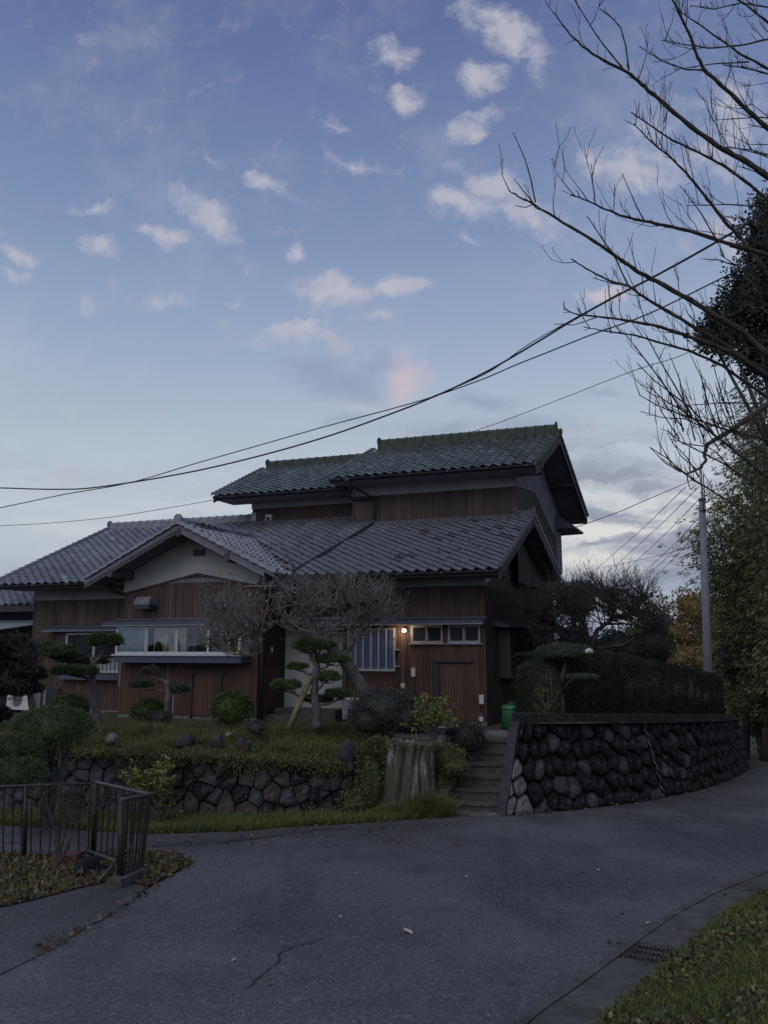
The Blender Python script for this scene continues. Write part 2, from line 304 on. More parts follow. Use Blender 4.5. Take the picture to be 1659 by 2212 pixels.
def mesh_of(name, v, f, m, smooth=False, origin=None):
    me = bpy.data.meshes.new(name)
    if origin is not None: v = [(p[0]-origin[0], p[1]-origin[1], p[2]-origin[2]) for p in v]
    me.from_pydata([tuple(p) for p in v], [], f)
    for q in (m if isinstance(m, (list, tuple)) else [m]): me.materials.append(q)
    if smooth: me.polygons.foreach_set('use_smooth', [True]*len(me.polygons))
    me.update(); return me
def link_mesh(name, me, parent=None):
    o = bpy.data.objects.new(name, me); COL.objects.link(o)
    if parent: o.parent = parent
    return o
def tag(o, label=None, cat=None, group=None, kind=None):
    if label: o['label'] = label
    if cat: o['category'] = cat
    if group: o['group'] = group
    if kind: o['kind'] = kind
    return o
def thing(name, loc, label, cat, group=None):
    o = bpy.data.objects.new(name, None); COL.objects.link(o); o.location = loc; o.empty_display_size = .2
    return tag(o, label, cat, group)
def quads(name, V, m, parent=None, k=4, core=None):
    """V: (N*k,3) array; every k rows make one leaf face. core: (verts, faces) joined to the same mesh"""
    V = np.asarray(V, dtype=np.float32); org = parent_world(parent) if parent else Vector((0, 0, 0))
    n = len(V)//k; me = bpy.data.meshes.new(name)
    cv = np.zeros((0, 3), np.float32); cf = []
    if core: cv = np.array(core[0], dtype=np.float32); cf = core[1]
    allv = np.concatenate([V, cv])-np.array(org, dtype=np.float32)
    me.vertices.add(len(allv)); me.vertices.foreach_set('co', allv.ravel())
    lt = [k]*n+[len(f) for f in cf]; tot = sum(lt)
    me.loops.add(tot); idx = np.concatenate([np.arange(n*k), np.array([i+n*k for f in cf for i in f], dtype=np.int64)]) if cf else np.arange(n*k)
    me.loops.foreach_set('vertex_index', idx.astype(np.int32))
    me.polygons.add(len(lt)); st = np.concatenate([[0], np.cumsum(lt)[:-1]]).astype(np.int32)
    me.polygons.foreach_set('loop_start', st); me.polygons.foreach_set('loop_total', np.array(lt, dtype=np.int32))
    me.materials.append(m); me.update(calc_edges=True); me.validate()
    return link_mesh(name, me, parent)
def unit(a): return a/np.maximum(np.linalg.norm(a, axis=1, keepdims=True), 1e-9)
def leaves(pos, dirs, ln, wd, jit=.35):
    """rhombic leaves at pos pointing along dirs"""
    n = len(pos); d = unit(dirs+rng.normal(0, jit, (n, 3))); r = unit(np.cross(d, rng.normal(0, 1, (n, 3))))
    L = (ln*rng.uniform(.6, 1.3, n))[:, None]; Wd = (wd*rng.uniform(.7, 1.3, n))[:, None]
    out = np.stack([pos, pos+d*L*.5+r*Wd*.5, pos+d*L, pos+d*L*.5-r*Wd*.5], axis=1)
    return out.reshape(-1, 3)
def blades(pos, ln, wd, lean=.35):
    n = len(pos); d = unit(np.stack([rng.normal(0, lean, n), rng.normal(0, lean, n), np.ones(n)], 1))
    r = unit(np.cross(d, rng.normal(0, 1, (n, 3)))); L = (ln*rng.uniform(.4, 1.3, n))[:, None]
    b = pos; return np.stack([b-r*wd*.5, b+r*wd*.5, b+d*L+np.stack([rng.normal(0, .25, n), rng.normal(0, .25, n), np.zeros(n)], 1)*L], axis=1).reshape(-1, 3)
def sph_pts(n): return unit(rng.normal(0, 1, (n, 3)))
def lumpy_core(c, r, k=.82, seg=12, rings=8, amp=.1):
    vs = []; fs = []
    for i in range(rings+1):
        th = math.pi*i/rings
        for j in range(seg):
            ph = 2*math.pi*j/seg; d = Vector((math.sin(th)*math.cos(ph), math.sin(th)*math.sin(ph), math.cos(th)))
            q = k*(1+amp*mn.noise(d*2.3+Vector(c)))
            vs.append((c[0]+d.x*r[0]*q, c[1]+d.y*r[1]*q, c[2]+d.z*r[2]*q))
    for i in range(rings):
        for j in range(seg): fs.append((i*seg+j, i*seg+(j+1) % seg, (i+1)*seg+(j+1) % seg, (i+1)*seg+j))
    return vs, fs
def cores(ells, k=.82, **kw):
    V = []; F = []
    for c, r in ells:
        v, f = lumpy_core(c, r, k, **kw); n = len(V); V += v; F += [tuple(i+n for i in q) for q in f]
    return V, F
def ell_leaves(ells, per, ln, wd, shell=(.82, 1.06), up=.25, jit=.45, bottom=.35, lump=.14):
    """leaf-sized faces over each ellipsoid's outer shell; per = leaves per square metre"""
    out = []
    for c, r in ells:
        c = np.array(c); r = np.array(r); area = 4*math.pi*((r[0]*r[1])**1.6/3+(r[0]*r[2])**1.6/3+(r[1]*r[2])**1.6/3)**(1/1.6)
        n = max(20, int(area*per)); d = sph_pts(n); d = d[(d[:, 2] > -bottom) | (rng.random(n) < .35)]; n = len(d)
        q = rng.uniform(shell[0], shell[1], n)
        nz = np.array([mn.noise(Vector(x*3.1+c*1.7)) for x in d])
        q = q*(1+lump*nz)
        p = c+d*r*q[:, None]; nrm = unit(d/r); nrm[:, 2] += up
        out.append(leaves(p, nrm, ln, wd, jit))
    return np.concatenate(out)
# ------------------------------------------------------------------ ground, road, paths
HY = R(-19)
UU = Vector((math.cos(HY), math.sin(HY), 0)); VV = Vector((-math.sin(HY), math.cos(HY), 0)); WW = VV+.09*UU
HO = at(1051, 1565, 18.0); GZ = HO.z           # the house's near right foot; garden level
def T(a, b, z): return HO+UU*a+WW*b+Vector((0, 0, z-HO.z))

def grid(name, x0, x1, y0, y1, nx, ny, zf, m, kind='structure'):
    V = []; F = []
    for j in range(ny+1):
        for i in range(nx+1):
            x = x0+(x1-x0)*i/nx; y = y0+(y1-y0)*j/ny; V.append((x, y, zf(x, y)))
    for j in range(ny):
        for i in range(nx): k = j*(nx+1)+i; F.append((k, k+1, k+nx+2, k+nx+1))
    return tag(link_mesh(name, mesh_of(name, V, F, m, True)), kind=kind)
# one sheet to the horizon
xs = [-900, -300, -100, -50, -25, -12, -6, 0, 6, 12, 25, 50, 100, 300, 900]; ys = [-300, -60, -20, -8, 0, 4, 8, 12, 16, 20, 28, 40, 50, 60, 90, 150, 400, 1200]
V = [(x, y, gz(max(y, -8))-.012) for y in ys for x in xs]; nx = len(xs)
F = [(j*nx+i, j*nx+i+1, (j+1)*nx+i+1, (j+1)*nx+i) for j in range(len(ys)-1) for i in range(nx-1)]
tag(link_mesh('ground', mesh_of('ground', V, F, M_SOIL)), kind='structure')

def sheet(name, pts, off, m):
    V = [(p[0], p[1], gz(p[1])+off) for p in pts]
    o = link_mesh(name, mesh_of(name, V, [tuple(range(len(V)))], m)); return tag(o, kind='structure')
def G2(x, y): p = gnd(x, y); return (p.x, p.y)
rside = [G2(*q) for q in [(1123, 2212), (1270, 2109), (1343, 2054), (1435, 1988), (1527, 1936), (1637, 1892)]]
dr = Vector((rside[-1][0]-rside[-2][0], rside[-1][1]-rside[-2][1])).normalized()
road_pts = [(-1.2, -7), (1.2, -7), (rside[0][0]-.12, 3.2)]+rside+[(rside[-1][0]+6, rside[-1][1]+3.9), (22, 20), (40, 41), (60, 59), (52, 59.9), (30.5, 60), (27.5, 54), (12.6, 27.2)]
road_pts += [(11.5, 26.), (8.6, 20.9), (6.9, 18.2), (5.2, 16.1), (3.4, 14.5), (1.9, 13.55), (1.0, 13.55), (.1, 12.9)]+[G2(*q) for q in [(700, 1784), (610, 1789), (520, 1797), (420, 1801), (320, 1803)]]
road_pts += [G2(0, 1786), (-22, 14.6), (-22, 10.9), (-5.6, 10.15), G2(60, 1846), G2(320, 1838), G2(385, 1849), G2(422, 1861), G2(405, 1876), G2(330, 1915), G2(272, 1960), G2(180, 2010), G2(95, 2060), G2(-60, 2140), (-3.2, 2.5), (-2.5, -7)]
# densify and wobble the edge so it is not ruler-straight
def wob(pts, amp=.025, step=.35, seed=3):
    out = []; n = len(pts)
    for i in range(n):
        p = Vector(pts[i]+(0,)); q = Vector(pts[(i+1) % n]+(0,)); L = (q-p).length; k = max(1, min(60, int(L/step)))
        for j in range(k):
            r = p.lerp(q, j/k); r2 = r+Vector((mn.noise(r*1.7+Vector((seed, 0, 0))), mn.noise(r*1.7+Vector((0, seed, 5))), 0))*amp*2
            out.append((r2.x, r2.y))
    return out
sheet('road', wob(road_pts), .004, M_ROAD)
# older, rougher asphalt apron at the left of the road and the patched lane edge
sheet('old_asphalt_apron', wob([G2(-80, 2150), G2(95, 2062), G2(180, 2012), G2(272, 1962), G2(322, 1918), G2(255, 1905), G2(120, 1935), G2(0, 1962), G2(-160, 2005), G2(-300, 2140)], .03), .010, M_ROADOLD)
sheet('asphalt_patch', wob([G2(120, 1792), G2(320, 1805), G2(520, 1800), G2(700, 1787), G2(760, 1790), G2(560, 1812), G2(380, 1828), G2(300, 1834), G2(0, 1822)], .05), .008, M_ROADOLD)

# cracks in the asphalt: thin dark ribbons
def crack(pts, w0):
    mb = MB(); P3 = [gnd(*q) for q in pts]; out = []
    for a, b in zip(P3, P3[1:]):
        for j in range(4):
            p = a.lerp(b, j/4); out.append(p+Vector((rnd.uniform(-.02, .02), rnd.uniform(-.03, .03), 0)))
    out.append(P3[-1]); vs = []
    for i, p in enumerate(out):
        d = (out[min(i+1, len(out)-1)]-out[max(0, i-1)]).normalized(); n = Vector((-d.y, d.x, 0))*w0*rnd.uniform(.4, 1.3)*.5
        z = gz(p.y)+.0125; vs += [(p.x+n.x, p.y+n.y, z), (p.x-n.x, p.y-n.y, z)]
    mb.add(vs, [(2*i, 2*i+1, 2*i+3, 2*i+2) for i in range(len(out)-1)])
    return tag(mb.obj('road_crack', M_CRACK), kind='structure')
crack([(535, 2135), (560, 2118), (590, 2092), (605, 2066), (628, 2050), (670, 2040), (700, 2030)], .012)
crack([(300, 1830), (430, 1828), (560, 1812), (700, 1792), (760, 1786)], .02)
crack([(700, 1792), (640, 1786), (560, 1790), (470, 1806)], .015)
crack([(330, 1826), (470, 1818), (610, 1812), (690, 1806)], .012)

# right gutter: concrete cover slabs with joints, an edge strip and an iron grate
inner = [(1200, 2260), (1288, 2186), (1343, 2135), (1413, 2080), (1442, 2043), (1483, 2010), (1545, 1958), (1600, 1922), (1637, 1892), (1720, 1850)]
gut = thing('roadside_gutter', gnd(1380, 2045), 'concrete slab gutter with an iron grate along the grass bank', 'gutter')
rl = [Vector((x, y, 0)) for x, y in rside]; rl = [Vector((rside[0][0]-.55, 3.4, 0)), Vector((rside[0][0]-.2, 4.0, 0))]+rl+[rl[-1]+Vector((dr.x, dr.y, 0))*1.2, rl[-1]+Vector((dr.x, dr.y, 0))*3]
def along(path, s):
    for a, b in zip(path, path[1:]):
        L = (b-a).length
        if s <= L: return a.lerp(b, s/L), (b-a).normalized()
        s -= L
    return path[-1], (path[-1]-path[-2]).normalized()
glen = sum((b-a).length for a, b in zip(rl, rl[1:]))
def strip_piece(s0, s1, w0, w1, z1, name, m, th=.09):
    mb = MB(); n = 3; top = []
    for i in range(n+1):
        p, d = along(rl, s0+(s1-s0)*i/n); nn = Vector((d.y, -d.x, 0))
        for wd in (w0, w1):
            q = p+nn*wd; top.append((q.x, q.y, gz(q.y)+z1))
    k = len(top); bot = [(x, y, z-th) for x, y, z in top]
    fs = [(2*i, 2*i+1, 2*i+3, 2*i+2) for i in range(n)]+[(k+2*i, 2*i, 2*i+2, k+2*i+2) for i in range(n)]+[(2*i+1, k+2*i+1, k+2*i+3, 2*i+3) for i in range(n)]+[(0, k, k+1, 1), (k-2, k-1, 2*k-1, 2*k-2)]
    mb.add(top+bot, [f[::-1] for f in fs]); return mb.obj(name, m, gut)
s = 0; GR0 = None; gs = None
tgt = gnd(1375, 2047)
best = min(range(400), key=lambda i: (along(rl, glen*i/400)[0]-Vector((tgt.x-.25, tgt.y-.05, 0))).length); gs = glen*best/400
s = gs-.22
edges = [s]
while s > .1: s -= .5; edges.append(s)
for a in edges[1:]: strip_piece(max(a, 0)+.007, a+.493, .055, .42, .022+rnd.uniform(-.003, .003), 'cover_slab', M_GUTTER)
s = gs+.22
while s < glen-.5: strip_piece(s+.007, s+.493, .055, .42, .022+rnd.uniform(-.003, .003), 'cover_slab', M_GUTTER); s += .5
s = 0
while s < glen-.6: strip_piece(s+.004, s+.596, -.015, .045, .026, 'edge_strip', M_GUTTER); s += .6
strip_piece(gs-.21, gs+.21, .06, .41, -.03, 'grate_pit', M_JOINT, .02)
gp = MB()
for i in range(13):
    w0 = .07+i*.028; p0, d = along(rl, gs-.205); p1, _ = along(rl, gs+.205); nn = Vector((d.y, -d.x, 0))
    a = p0+nn*w0; b = p1+nn*w0; gp.tube([(a.x, a.y, gz(a.y)+.018), (b.x, b.y, gz(b.y)+.018)], .006 if i % 4 else .011, 4)
for ss in (-.2, -.07, .07, .2):
    p0, d = along(rl, gs+ss); nn = Vector((d.y, -d.x, 0)); a = p0+nn*.065; b = p0+nn*.41
    gp.tube([(a.x, a.y, gz(a.y)+.012), (b.x, b.y, gz(b.y)+.012)], .009, 4)
gp.obj('iron_grate', M_RAILTOP, gut)

# grass bank at the lower right, rising from the gutter
def bank_z(x, y):
    # distance right of the gutter line
    best = 9
    for a, b in zip(rl, rl[1:]):
        d = (b-a); L = d.length; d = d/L; q = Vector((x, y, 0))-a; t = max(0, min(L, q.dot(d))); c = (q-d*t); sgn = 1 if (d.y*q.x-d.x*q.y) > 0 else -1
        if abs(c.length) < abs(best): best = c.length*sgn
    d = best-.36
    if d < 0: return gz(y)-.03 if d < -.03 else gz(y)+.01, d
    return gz(y)+.02+.32*(1-math.exp(-d/.9))*.8+.03*mn.noise(Vector((x*2, y*2, 0)))+.1*d*.5, d
grid('grass_bank', .4, 9.5, 1.0, 12.5, 60, 76, lambda x, y: bank_z(x, y)[0] if bank_z(x, y)[1] > 0 else gz(y)-.06, M_SOILLEAF)

# planting bed at the left with the fence
bed = [G2(-200, 1950), G2(0, 1962), G2(120, 1935), G2(255, 1905), G2(322, 1918), G2(330, 1914), G2(404, 1876), G2(420, 1862), G2(386, 1850), G2(320, 1839), G2(60, 1848), (-5.6, 10.1), (-8, 10.4), (-8, 5)]
V = []; bw = wob(bed, .03, .25)
tag(sheet('planting_bed', bw, .02, M_SOILLEAF))

# ------------------------------------------------------------------ retaining-wall geometry (needed by the garden)
LW = [Vector((-7.6, 14.3, 0)), Vector((-5.7, 13.95, 0)), Vector((-3.3, 13.5, 0)), Vector((-2.05, 13.45, 0)), Vector((-1.2, 13.75, 0)), Vector((-.35, 14.1, 0)), Vector((.45, 14.75, 0))]
LT = [-.20, -.19, -.20, -.24, -.34, -.42, -.46]
RW = [Vector((2.0, 13.68, 0)), Vector((3.45, 14.64, 0)), Vector((5.22, 16.29, 0)), Vector((6.95, 18.36, 0)), Vector((8.75, 21.04, 0)), Vector((11.75, 26.5, 0)), Vector((12.9, 30.5, 0)), Vector((13.2, 35, 0))]
RT = [1.55-.0815*p.y for p in RW]
def path_at(path, tops, s):
    for i, (a, b) in enumerate(zip(path, path[1:])):
        L = (b-a).length
        if s <= L or i == len(path)-2:
            t = s/L; return a.lerp(b, t), (b-a).normalized(), tops[i]*(1-t)+tops[i+1]*t
        s -= L
def plen(path): return sum((b-a).length for a, b in zip(path, path[1:]))

# garden ground: a platform behind the left wall, mounded
def dist_path(path, tops, x, y):
    best = (1e9, 0); q = Vector((x, y, 0))
    for i, (a, b) in enumerate(zip(path, path[1:])):
        d = b-a; L = d.length; d /= L; t = max(0, min(L, (q-a).dot(d))); c = q-(a+d*t); sg = 1 if (-d.y*(q.x-a.x)+d.x*(q.y-a.y)) > 0 else -1
        if c.length < abs(best[0]): best = (c.length*sg, tops[i]*(1-t/L)+tops[i+1]*t/L)
    return best
def garden_z(x, y):
    d, zt = dist_path(LW, LT, x, y)
    f = min(1, max(0, d/2.6)); f = f*f*(3-2*f)
    m = .20*mn.noise(Vector((x*.8, y*.8, 3)))+.10*mn.noise(Vector((x*2.3, y*2.3, 1)))
    bump = .20*math.exp(-((d-1.5)/1.0)**2)
    return (zt-.03)*(1-f)+(GZ-.02)*f+m*min(1, d/.6)*(1-.7*f)+bump*.6
V = []; F = []; NS, NB = 70, 26; LL = plen(LW)
for j in range(NB+1):
    for i in range(NS+1):
        p, d, zt = path_at(LW, LT, LL*i/NS); dep = (j/NB)**1.5*8.5
        n = Vector((-.20, .98, 0)); q = p+n*dep
        if i == 0: q.x -= 14*(j/NB) + 2
        V.append((q.x, q.y, garden_z(q.x, q.y) if j else zt-.06))
for j in range(NB):
    for i in range(NS): k = j*(NS+1)+i; F.append((k, k+1, k+NS+2, k+NS+1))
tag(link_mesh('garden_ground', mesh_of('garden_ground', V, F, M_SOIL, True)), kind='structure')
# terrace behind the right-hand wall and round the house
V = []; F = []; RL = plen(RW)
for i in range(41):
    p, d, zt = path_at(RW, RT, RL*i/40); n = Vector((-d.y, d.x, 0))
    for dep in (.1, .5, 1.5, 4, 9, 16):
        q = p+Vector((.50, 1, 0)).normalized()*dep if i < 5 else p+Vector((n.x*.8-.1+.5*max(0, 1-i/12), abs(n.y)*.8+.3, 0)).normalized()*dep; f = min(1, max(0, dep-.5)/3.0)
        V.append((q.x, q.y, (zt-.16)*(1-f)+(min(GZ, zt-.1) if zt < 0 else GZ)*f))
for i in range(40):
    for j in range(5): k = i*6+j; F.append((k, k+6, k+7, k+1))
tag(link_mesh('terrace_ground', mesh_of('terrace_ground', V, F, M_SOIL, True)), kind='structure')
V = [T(-16, -.0, GZ-.05), T(1.6, -1.6, GZ-.03), T(1.6, 9, GZ-.03), T(-16, 9, GZ-.05)]
tag(link_mesh('house_plot', mesh_of('house_plot', V, [(0, 1, 2, 3)], M_SOIL)), kind='structure')

# ------------------------------------------------------------------ the house
house = thing('house', HO, 'two-storey Japanese house with brown ribbed siding and tiled gable roofs above the stone walls', 'house')
def hp(name, m, f, smooth=False, parent=house):
    mb = MB(); f(mb); return mb.obj(name, m, parent, smooth)
def hbox(name, m, a0, a1, b0, b1, z0, z1, parent=house):
    return hp(name, m, lambda q: q.box(a0, a1, b0, b1, z0, z1, T), parent=parent)
ZB = GZ-.25
# wall bodies (each its own part)
def siding(a0, a1, b, z0, z1, m, name='ribbed_siding', pitch=.07, top=None, parent=house):
    """vertical ribs on a wall face turned to the garden; top(a) gives a sloping head"""
    mb = MB(); n = int((a1-a0)/pitch)
    for i in range(n):
        a = a0+(i+.5)*pitch; zt = top(a) if top else z1
        w2 = pitch*.31; jit = rnd.uniform(-.002, .002)
        p = [(a-w2, b, z0), (a-w2*.5, b-.016+jit, z0), (a+w2*.5, b-.016+jit, z0), (a+w2, b, z0)]
        lo = [T(*q) for q in p]; hi = [T(q[0], q[1], zt) for q in p]
        mb.add(lo+hi, [(0, 1, 5, 4), (1, 2, 6, 5), (2, 3, 7, 6)])
    o = mb.obj(name, m, parent); o['kind'] = 'stuff'; return o
hbox('wall', M_SIDING, -3.32, 0, 0, 7.2, ZB, 3.14)
hbox('wall', M_SIDING_OLD, -12.75, -8.98, 0, 7.2, ZB, 3.14)
hbox('wall', M_SIDING, -8.98, -5.16, -.9, 5, ZB, 3.12)
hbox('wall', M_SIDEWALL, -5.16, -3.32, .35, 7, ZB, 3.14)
hbox('wing_shade_panel', M_SIDEWALL, -5.158, -5.146, -.88, .35, GZ, 3.05)  # thin overlay on the siding, the recess's shade put into its dark colour
def foundation(mb):
    mb.box(-3.33, .01, -.012, 6.9, ZB, GZ+.06, T); mb.box(-12.76, -8.97, -.012, 6.9, ZB, GZ+.06, T); mb.box(-8.99, -5.15, -.912, 1, ZB, GZ+.06, T)
hp('foundation', M_CONC, foundation)
siding(-3.32, 0, -.001, GZ+.06, 2.0, M_SIDING); siding(-3.32, 0, -.003, 2.2, 2.95, M_SIDING_OLD)
siding(-12.75, -8.98, -.001, GZ+.06, 1.9, M_SIDING, pitch=.085); siding(-12.75, -8.98, -.003, 2.0, 2.84, M_SIDING_OLD, pitch=.085)
siding(-8.98, -5.16, -.901, GZ+.06, 1.3, M_SIDING)
WC = -6.86
def wtop(a): return 3.36-abs(a-WC)*.20
siding(-8.98, -5.16, -.903, 2.2, 2.9, M_SIDING_OLD, top=wtop)
# plaster: bands under the eaves, the wing's gable triangle, the side band
hbox('plaster_band', M_PLASTER, -3.34, .012, -.025, 0, 2.96, 3.12)
hbox('plaster_band', M_PLASTER, -12.76, -9.0, -.025, 0, 2.85, 3.13)
def gab(mb):
    zr = 4.34; mb.prism([(-8.99, -.93, 2.93), (WC, -.93, 3.37), (-5.15, -.93, 3.03), (-5.15, -.93, 3.6), (WC, -.93, zr), (-8.99, -.93, 3.42)], (0, .03, 0), T)
hp('gable_plaster', M_PLASTERLIGHT, gab)
hp('gable_trim', M_DARK, lambda q: (q.prism([(-8.99, -.94, 2.88), (WC, -.94, 3.33), (-5.15, -.94, 2.98), (-5.15, -.94, 3.03), (WC, -.94, 3.375), (-8.99, -.94, 2.93)], (0, .045, 0), T)))
hbox('wall_trim', M_DARK, -3.33, .02, -.032, -.02, 2.935, 2.962); hbox('wall_trim', M_DARK, -12.75, -9, -.032, -.02, 2.825, 2.852)
hp('wall_body', M_SIDING_OLD, lambda q: q.prism([(-8.97, -.9, 3.1), (-5.17, -.9, 3.1), (-5.17, -.9, 3.5), (WC, -.9, 4.3), (-8.97, -.9, 3.4)], (0, 3., 0), T))
hbox('gable_vent', M_DARK, -6.98, -6.66, -.97, -.93, 3.80, 3.95)
# side wall of the ground floor: ribbed boards with the side's shade in their colour, plaster under the rake
def side(mb):
    mb.prism([(.0, .0, ZB), (.0, 7.2, ZB), (.0, 7.2, 3.1), (0, 4.6, 3.1), (.0, 2.3, 4.5), (.0, 0, 3.1)], (.012, 0, 0), T)
    for i in range(90):
        b = .03+i*.08; mb.box(.012, .026, b, b+.045, GZ, 2.94 if b < 2.6 else 3.3, T)
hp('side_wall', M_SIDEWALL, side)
hp('plaster_band', M_PLASTER, lambda q: q.prism([(.014, -.01, 2.95), (.014, 2.6, 4.0), (.014, 2.6, 4.5), (.014, -.01, 3.3)], (.014, 0, 0), T))
# upper storey
hbox('upper_wall', M_SIDING_OLD, -4.35, .2, 2.33, 7.6, 4.55, 5.71)
hbox('upper_wall', M_SIDING, -7.85, -4.35, 2.95, 7.6, 3.2, 5.66)
siding(-4.35, .2, 2.329, 4.6, 5.69, M_SIDING_OLD); siding(-7.85, -4.35, 2.949, 4.8, 5.64, M_SIDING_OLD)
hp('plaster_band', M_PLASTER, lambda q: q.box(-4.37, .215, 2.30, 2.4, 5.69, 6.04, T))
hp('plaster_band', M_PLASTER, lambda q: q.box(-7.87, -4.36, 2.92, 3.1, 5.65, 5.98, T))
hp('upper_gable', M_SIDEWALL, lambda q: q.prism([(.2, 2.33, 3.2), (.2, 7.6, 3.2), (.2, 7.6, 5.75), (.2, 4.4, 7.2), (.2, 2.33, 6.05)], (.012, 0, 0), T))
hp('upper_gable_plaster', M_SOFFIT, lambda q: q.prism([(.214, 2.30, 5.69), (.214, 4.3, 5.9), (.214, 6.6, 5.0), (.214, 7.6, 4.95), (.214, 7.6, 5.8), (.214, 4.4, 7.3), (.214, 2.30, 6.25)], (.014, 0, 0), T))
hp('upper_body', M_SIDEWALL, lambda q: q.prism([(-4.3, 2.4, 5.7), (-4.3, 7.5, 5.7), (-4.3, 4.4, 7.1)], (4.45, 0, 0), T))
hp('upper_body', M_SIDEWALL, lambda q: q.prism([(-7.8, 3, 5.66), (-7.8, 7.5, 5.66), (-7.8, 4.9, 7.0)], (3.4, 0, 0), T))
# rear side bay with its hood
hp('side_bay', M_SOFFIT, lambda q: q.box(-.2, .27, 7.0, 7.6, 3.9, 5.25, T))
hp('side_bay_hood', M_BLUE, lambda q: q.prism([(.02, 6.9, 5.86), (.81, 6.9, 5.28), (.80, 6.9, 5.22), (.1, 6.9, 5.2), (.0, 6.9, 5.3)], (0, 1.6, 0), T))

# --- roofs -----------------------------------------------------------------
def tile_mesh(name, m, tw, tl, wave=.030, step=.036, ns=7):
    """one S-shaped pantile: x across, y up the slope, z proud; a step and a thick lip at the lower edge"""
    v = []; f = []
    for y, z0 in ((0, step), (tl, .004)):
        for i in range(ns+1):
            t = i/ns; h = wave*(math.cos(2*math.pi*(t-.30))+.30*math.cos(4*math.pi*(t-.22)))
            v.append(((t-.5)*tw*1.05, y, z0+h+wave*.9))
    for i in range(ns+1): x, y, z = v[i]; v.append((x, y+.003, z-.020))
    for i in range(ns): f += [(i, i+1, i+ns+2, i+ns+1), (i+2*ns+2, i+2*ns+3, i+1, i)]
    return mesh_of(name, v, f, m, False)
def plane_basis(pl):   # pl: dict a-dir unit, up-slope unit, normal
    return pl
def slope_tiles(roof, mesh_list, O3, ax, up, spans, tw, tl, want, name='roof_tile', kindname='tile_field', offs=.0, indiv=None):
    """lay tiles row by row; spans(row_y)->(x0,x1) lengths in metres along ax, O3 = lower-left corner at eave"""
    nrm = ax.cross(up).normalized(); places = []
    for r in range(want[0]):
        y = r*tl-.04
        for c in range(want[1]):
            x = (c+.5)*tw
            p = O3+ax*x+up*y
            if spans(x, y, p): places.append((p, r, c))
    return places, nrm
def tile_matrix(p, ax, up, nrm, sc=1.):
    return Matrix(((ax.x*sc, up.x, nrm.x, p.x), (ax.y*sc, up.y, nrm.y, p.y), (ax.z*sc, up.z, nrm.z, p.z), (0, 0, 0, 1)))
TILE_PLACES = []
def lay(roof, m, O3, ax, up, keep, tw, tl, rows, cols, individual=False, mdark=None, dark=None):
    """individual tiles go to TILE_PLACES (the 300 nearest become parts), the others are joined at once"""
    nrm = ax.cross(up).normalized(); lst = []
    for r in range(rows):
        for c in range(cols):
            p = O3+ax*((c+.5)*tw)+up*(r*tl-.05)
            if keep(p, r, c): lst.append((p+nrm*rnd.uniform(-.003, .003), ax, up, nrm, r, c))
    return lst
def tile_shape(tw, tl, wave=.036, step=.036, ns=7):
    me = tile_mesh('tmp', M_TILE, tw, tl, wave, step, ns); v = np.array([x.co[:] for x in me.vertices]); f = [tuple(p.vertices) for p in me.polygons]; bpy.data.meshes.remove(me); return v, f
def join_tiles(name, lst, shp, m, parent):
    v, f = shp; n = len(v); V = []; F = []
    for k, (p, ax, up, nrm, r, c) in enumerate(lst):
        M = np.array([ax[:], up[:], nrm[:]]); jit = rnd.uniform(-.004, .004)
        V.append(v@M+np.array(p)+np.array(nrm)*jit); F += [tuple(i+k*n for i in q) for q in f]
    if not V: return None
    V = np.concatenate(V); me = mesh_of(name, [tuple(x) for x in V], F, m, False, parent_world(parent)); o = link_mesh(name, me, parent); o['kind'] = 'stuff'; return o
def slab(mb, c, th):   # c: four corners of the top surface (eave L, eave R, ridge R, ridge L)
    up = Vector((0, 0, -th)); mb.hexa([c[0]+up, c[1]+up, c[2]+up, c[3]+up, c[0], c[1], c[2], c[3]])

# lower main roof (front slope from eave b=-.98 up to the ridge)
PIT = .5
def zmain(b): return 3.24+PIT*(b+.95)
def zwing(a): return 4.47-.485*abs(a-WC)
roof = hp('roof', M_SOFFIT, lambda q: (slab(q, [T(-4.4, -.92, zmain(-.92)-.02), T(.60, -.92, zmain(-.92)-.02), T(.60, 2.33, zmain(2.33)-.02), T(-4.4, 2.33, zmain(2.33)-.02)], .10),
    slab(q, [T(-13.1, -.92, zmain(-.92)-.02), T(-4.4, -.92, zmain(-.92)-.02), T(-4.4, 3.2, zmain(3.2)-.02), T(-13.1, 3.2, zmain(3.2)-.02)], .10)))
hp('roof_back', M_TILE, lambda q: (slab(q, [T(-13.1, 7.8, 3.1), T(-7.8, 7.8, 3.1), T(-7.8, 3.2, zmain(3.2)-.01), T(-13.1, 3.2, zmain(3.2)-.01)], .1)), parent=roof)
hp('roof_back', M_SOFFIT, lambda q: (slab(q, [T(-.2, 5.4, 3.55), T(.66, 5.4, 3.55), T(.66, 2.33, zmain(2.33)-.02), T(-.2, 2.33, zmain(2.33)-.02)], .1)), parent=roof)
axr = UU.copy(); upr = (T(0, 1, zmain(1))-T(0, 0, zmain(0))).normalized()
def inv(p):
    d = p-HO; b = d.dot(VV); a = d.dot(UU)-.09*b; return a, b
TW, TL = .268, .232
def keep_main(p, r, c):
    a, b = inv(p)
    if a > .66 or a < -13.2 or b > (2.2 if a > -4.4 else 2.85 if a > -7.9 else 3.05): return False
    if -9.6 < a < -4.2 and zwing(a)+.01 > zmain(b): return False
    return True
ml = lay(roof, None, T(-13.3, -1.0, zmain(-1.0)), axr, upr, keep_main, TW, TL, 22, 54)
ml.sort(key=lambda q: (q[0]-CAM).length); shp = tile_shape(TW, TL)
v, f = shp
tm = mesh_of('roof_tile', [tuple(x) for x in v], f, M_TILE)
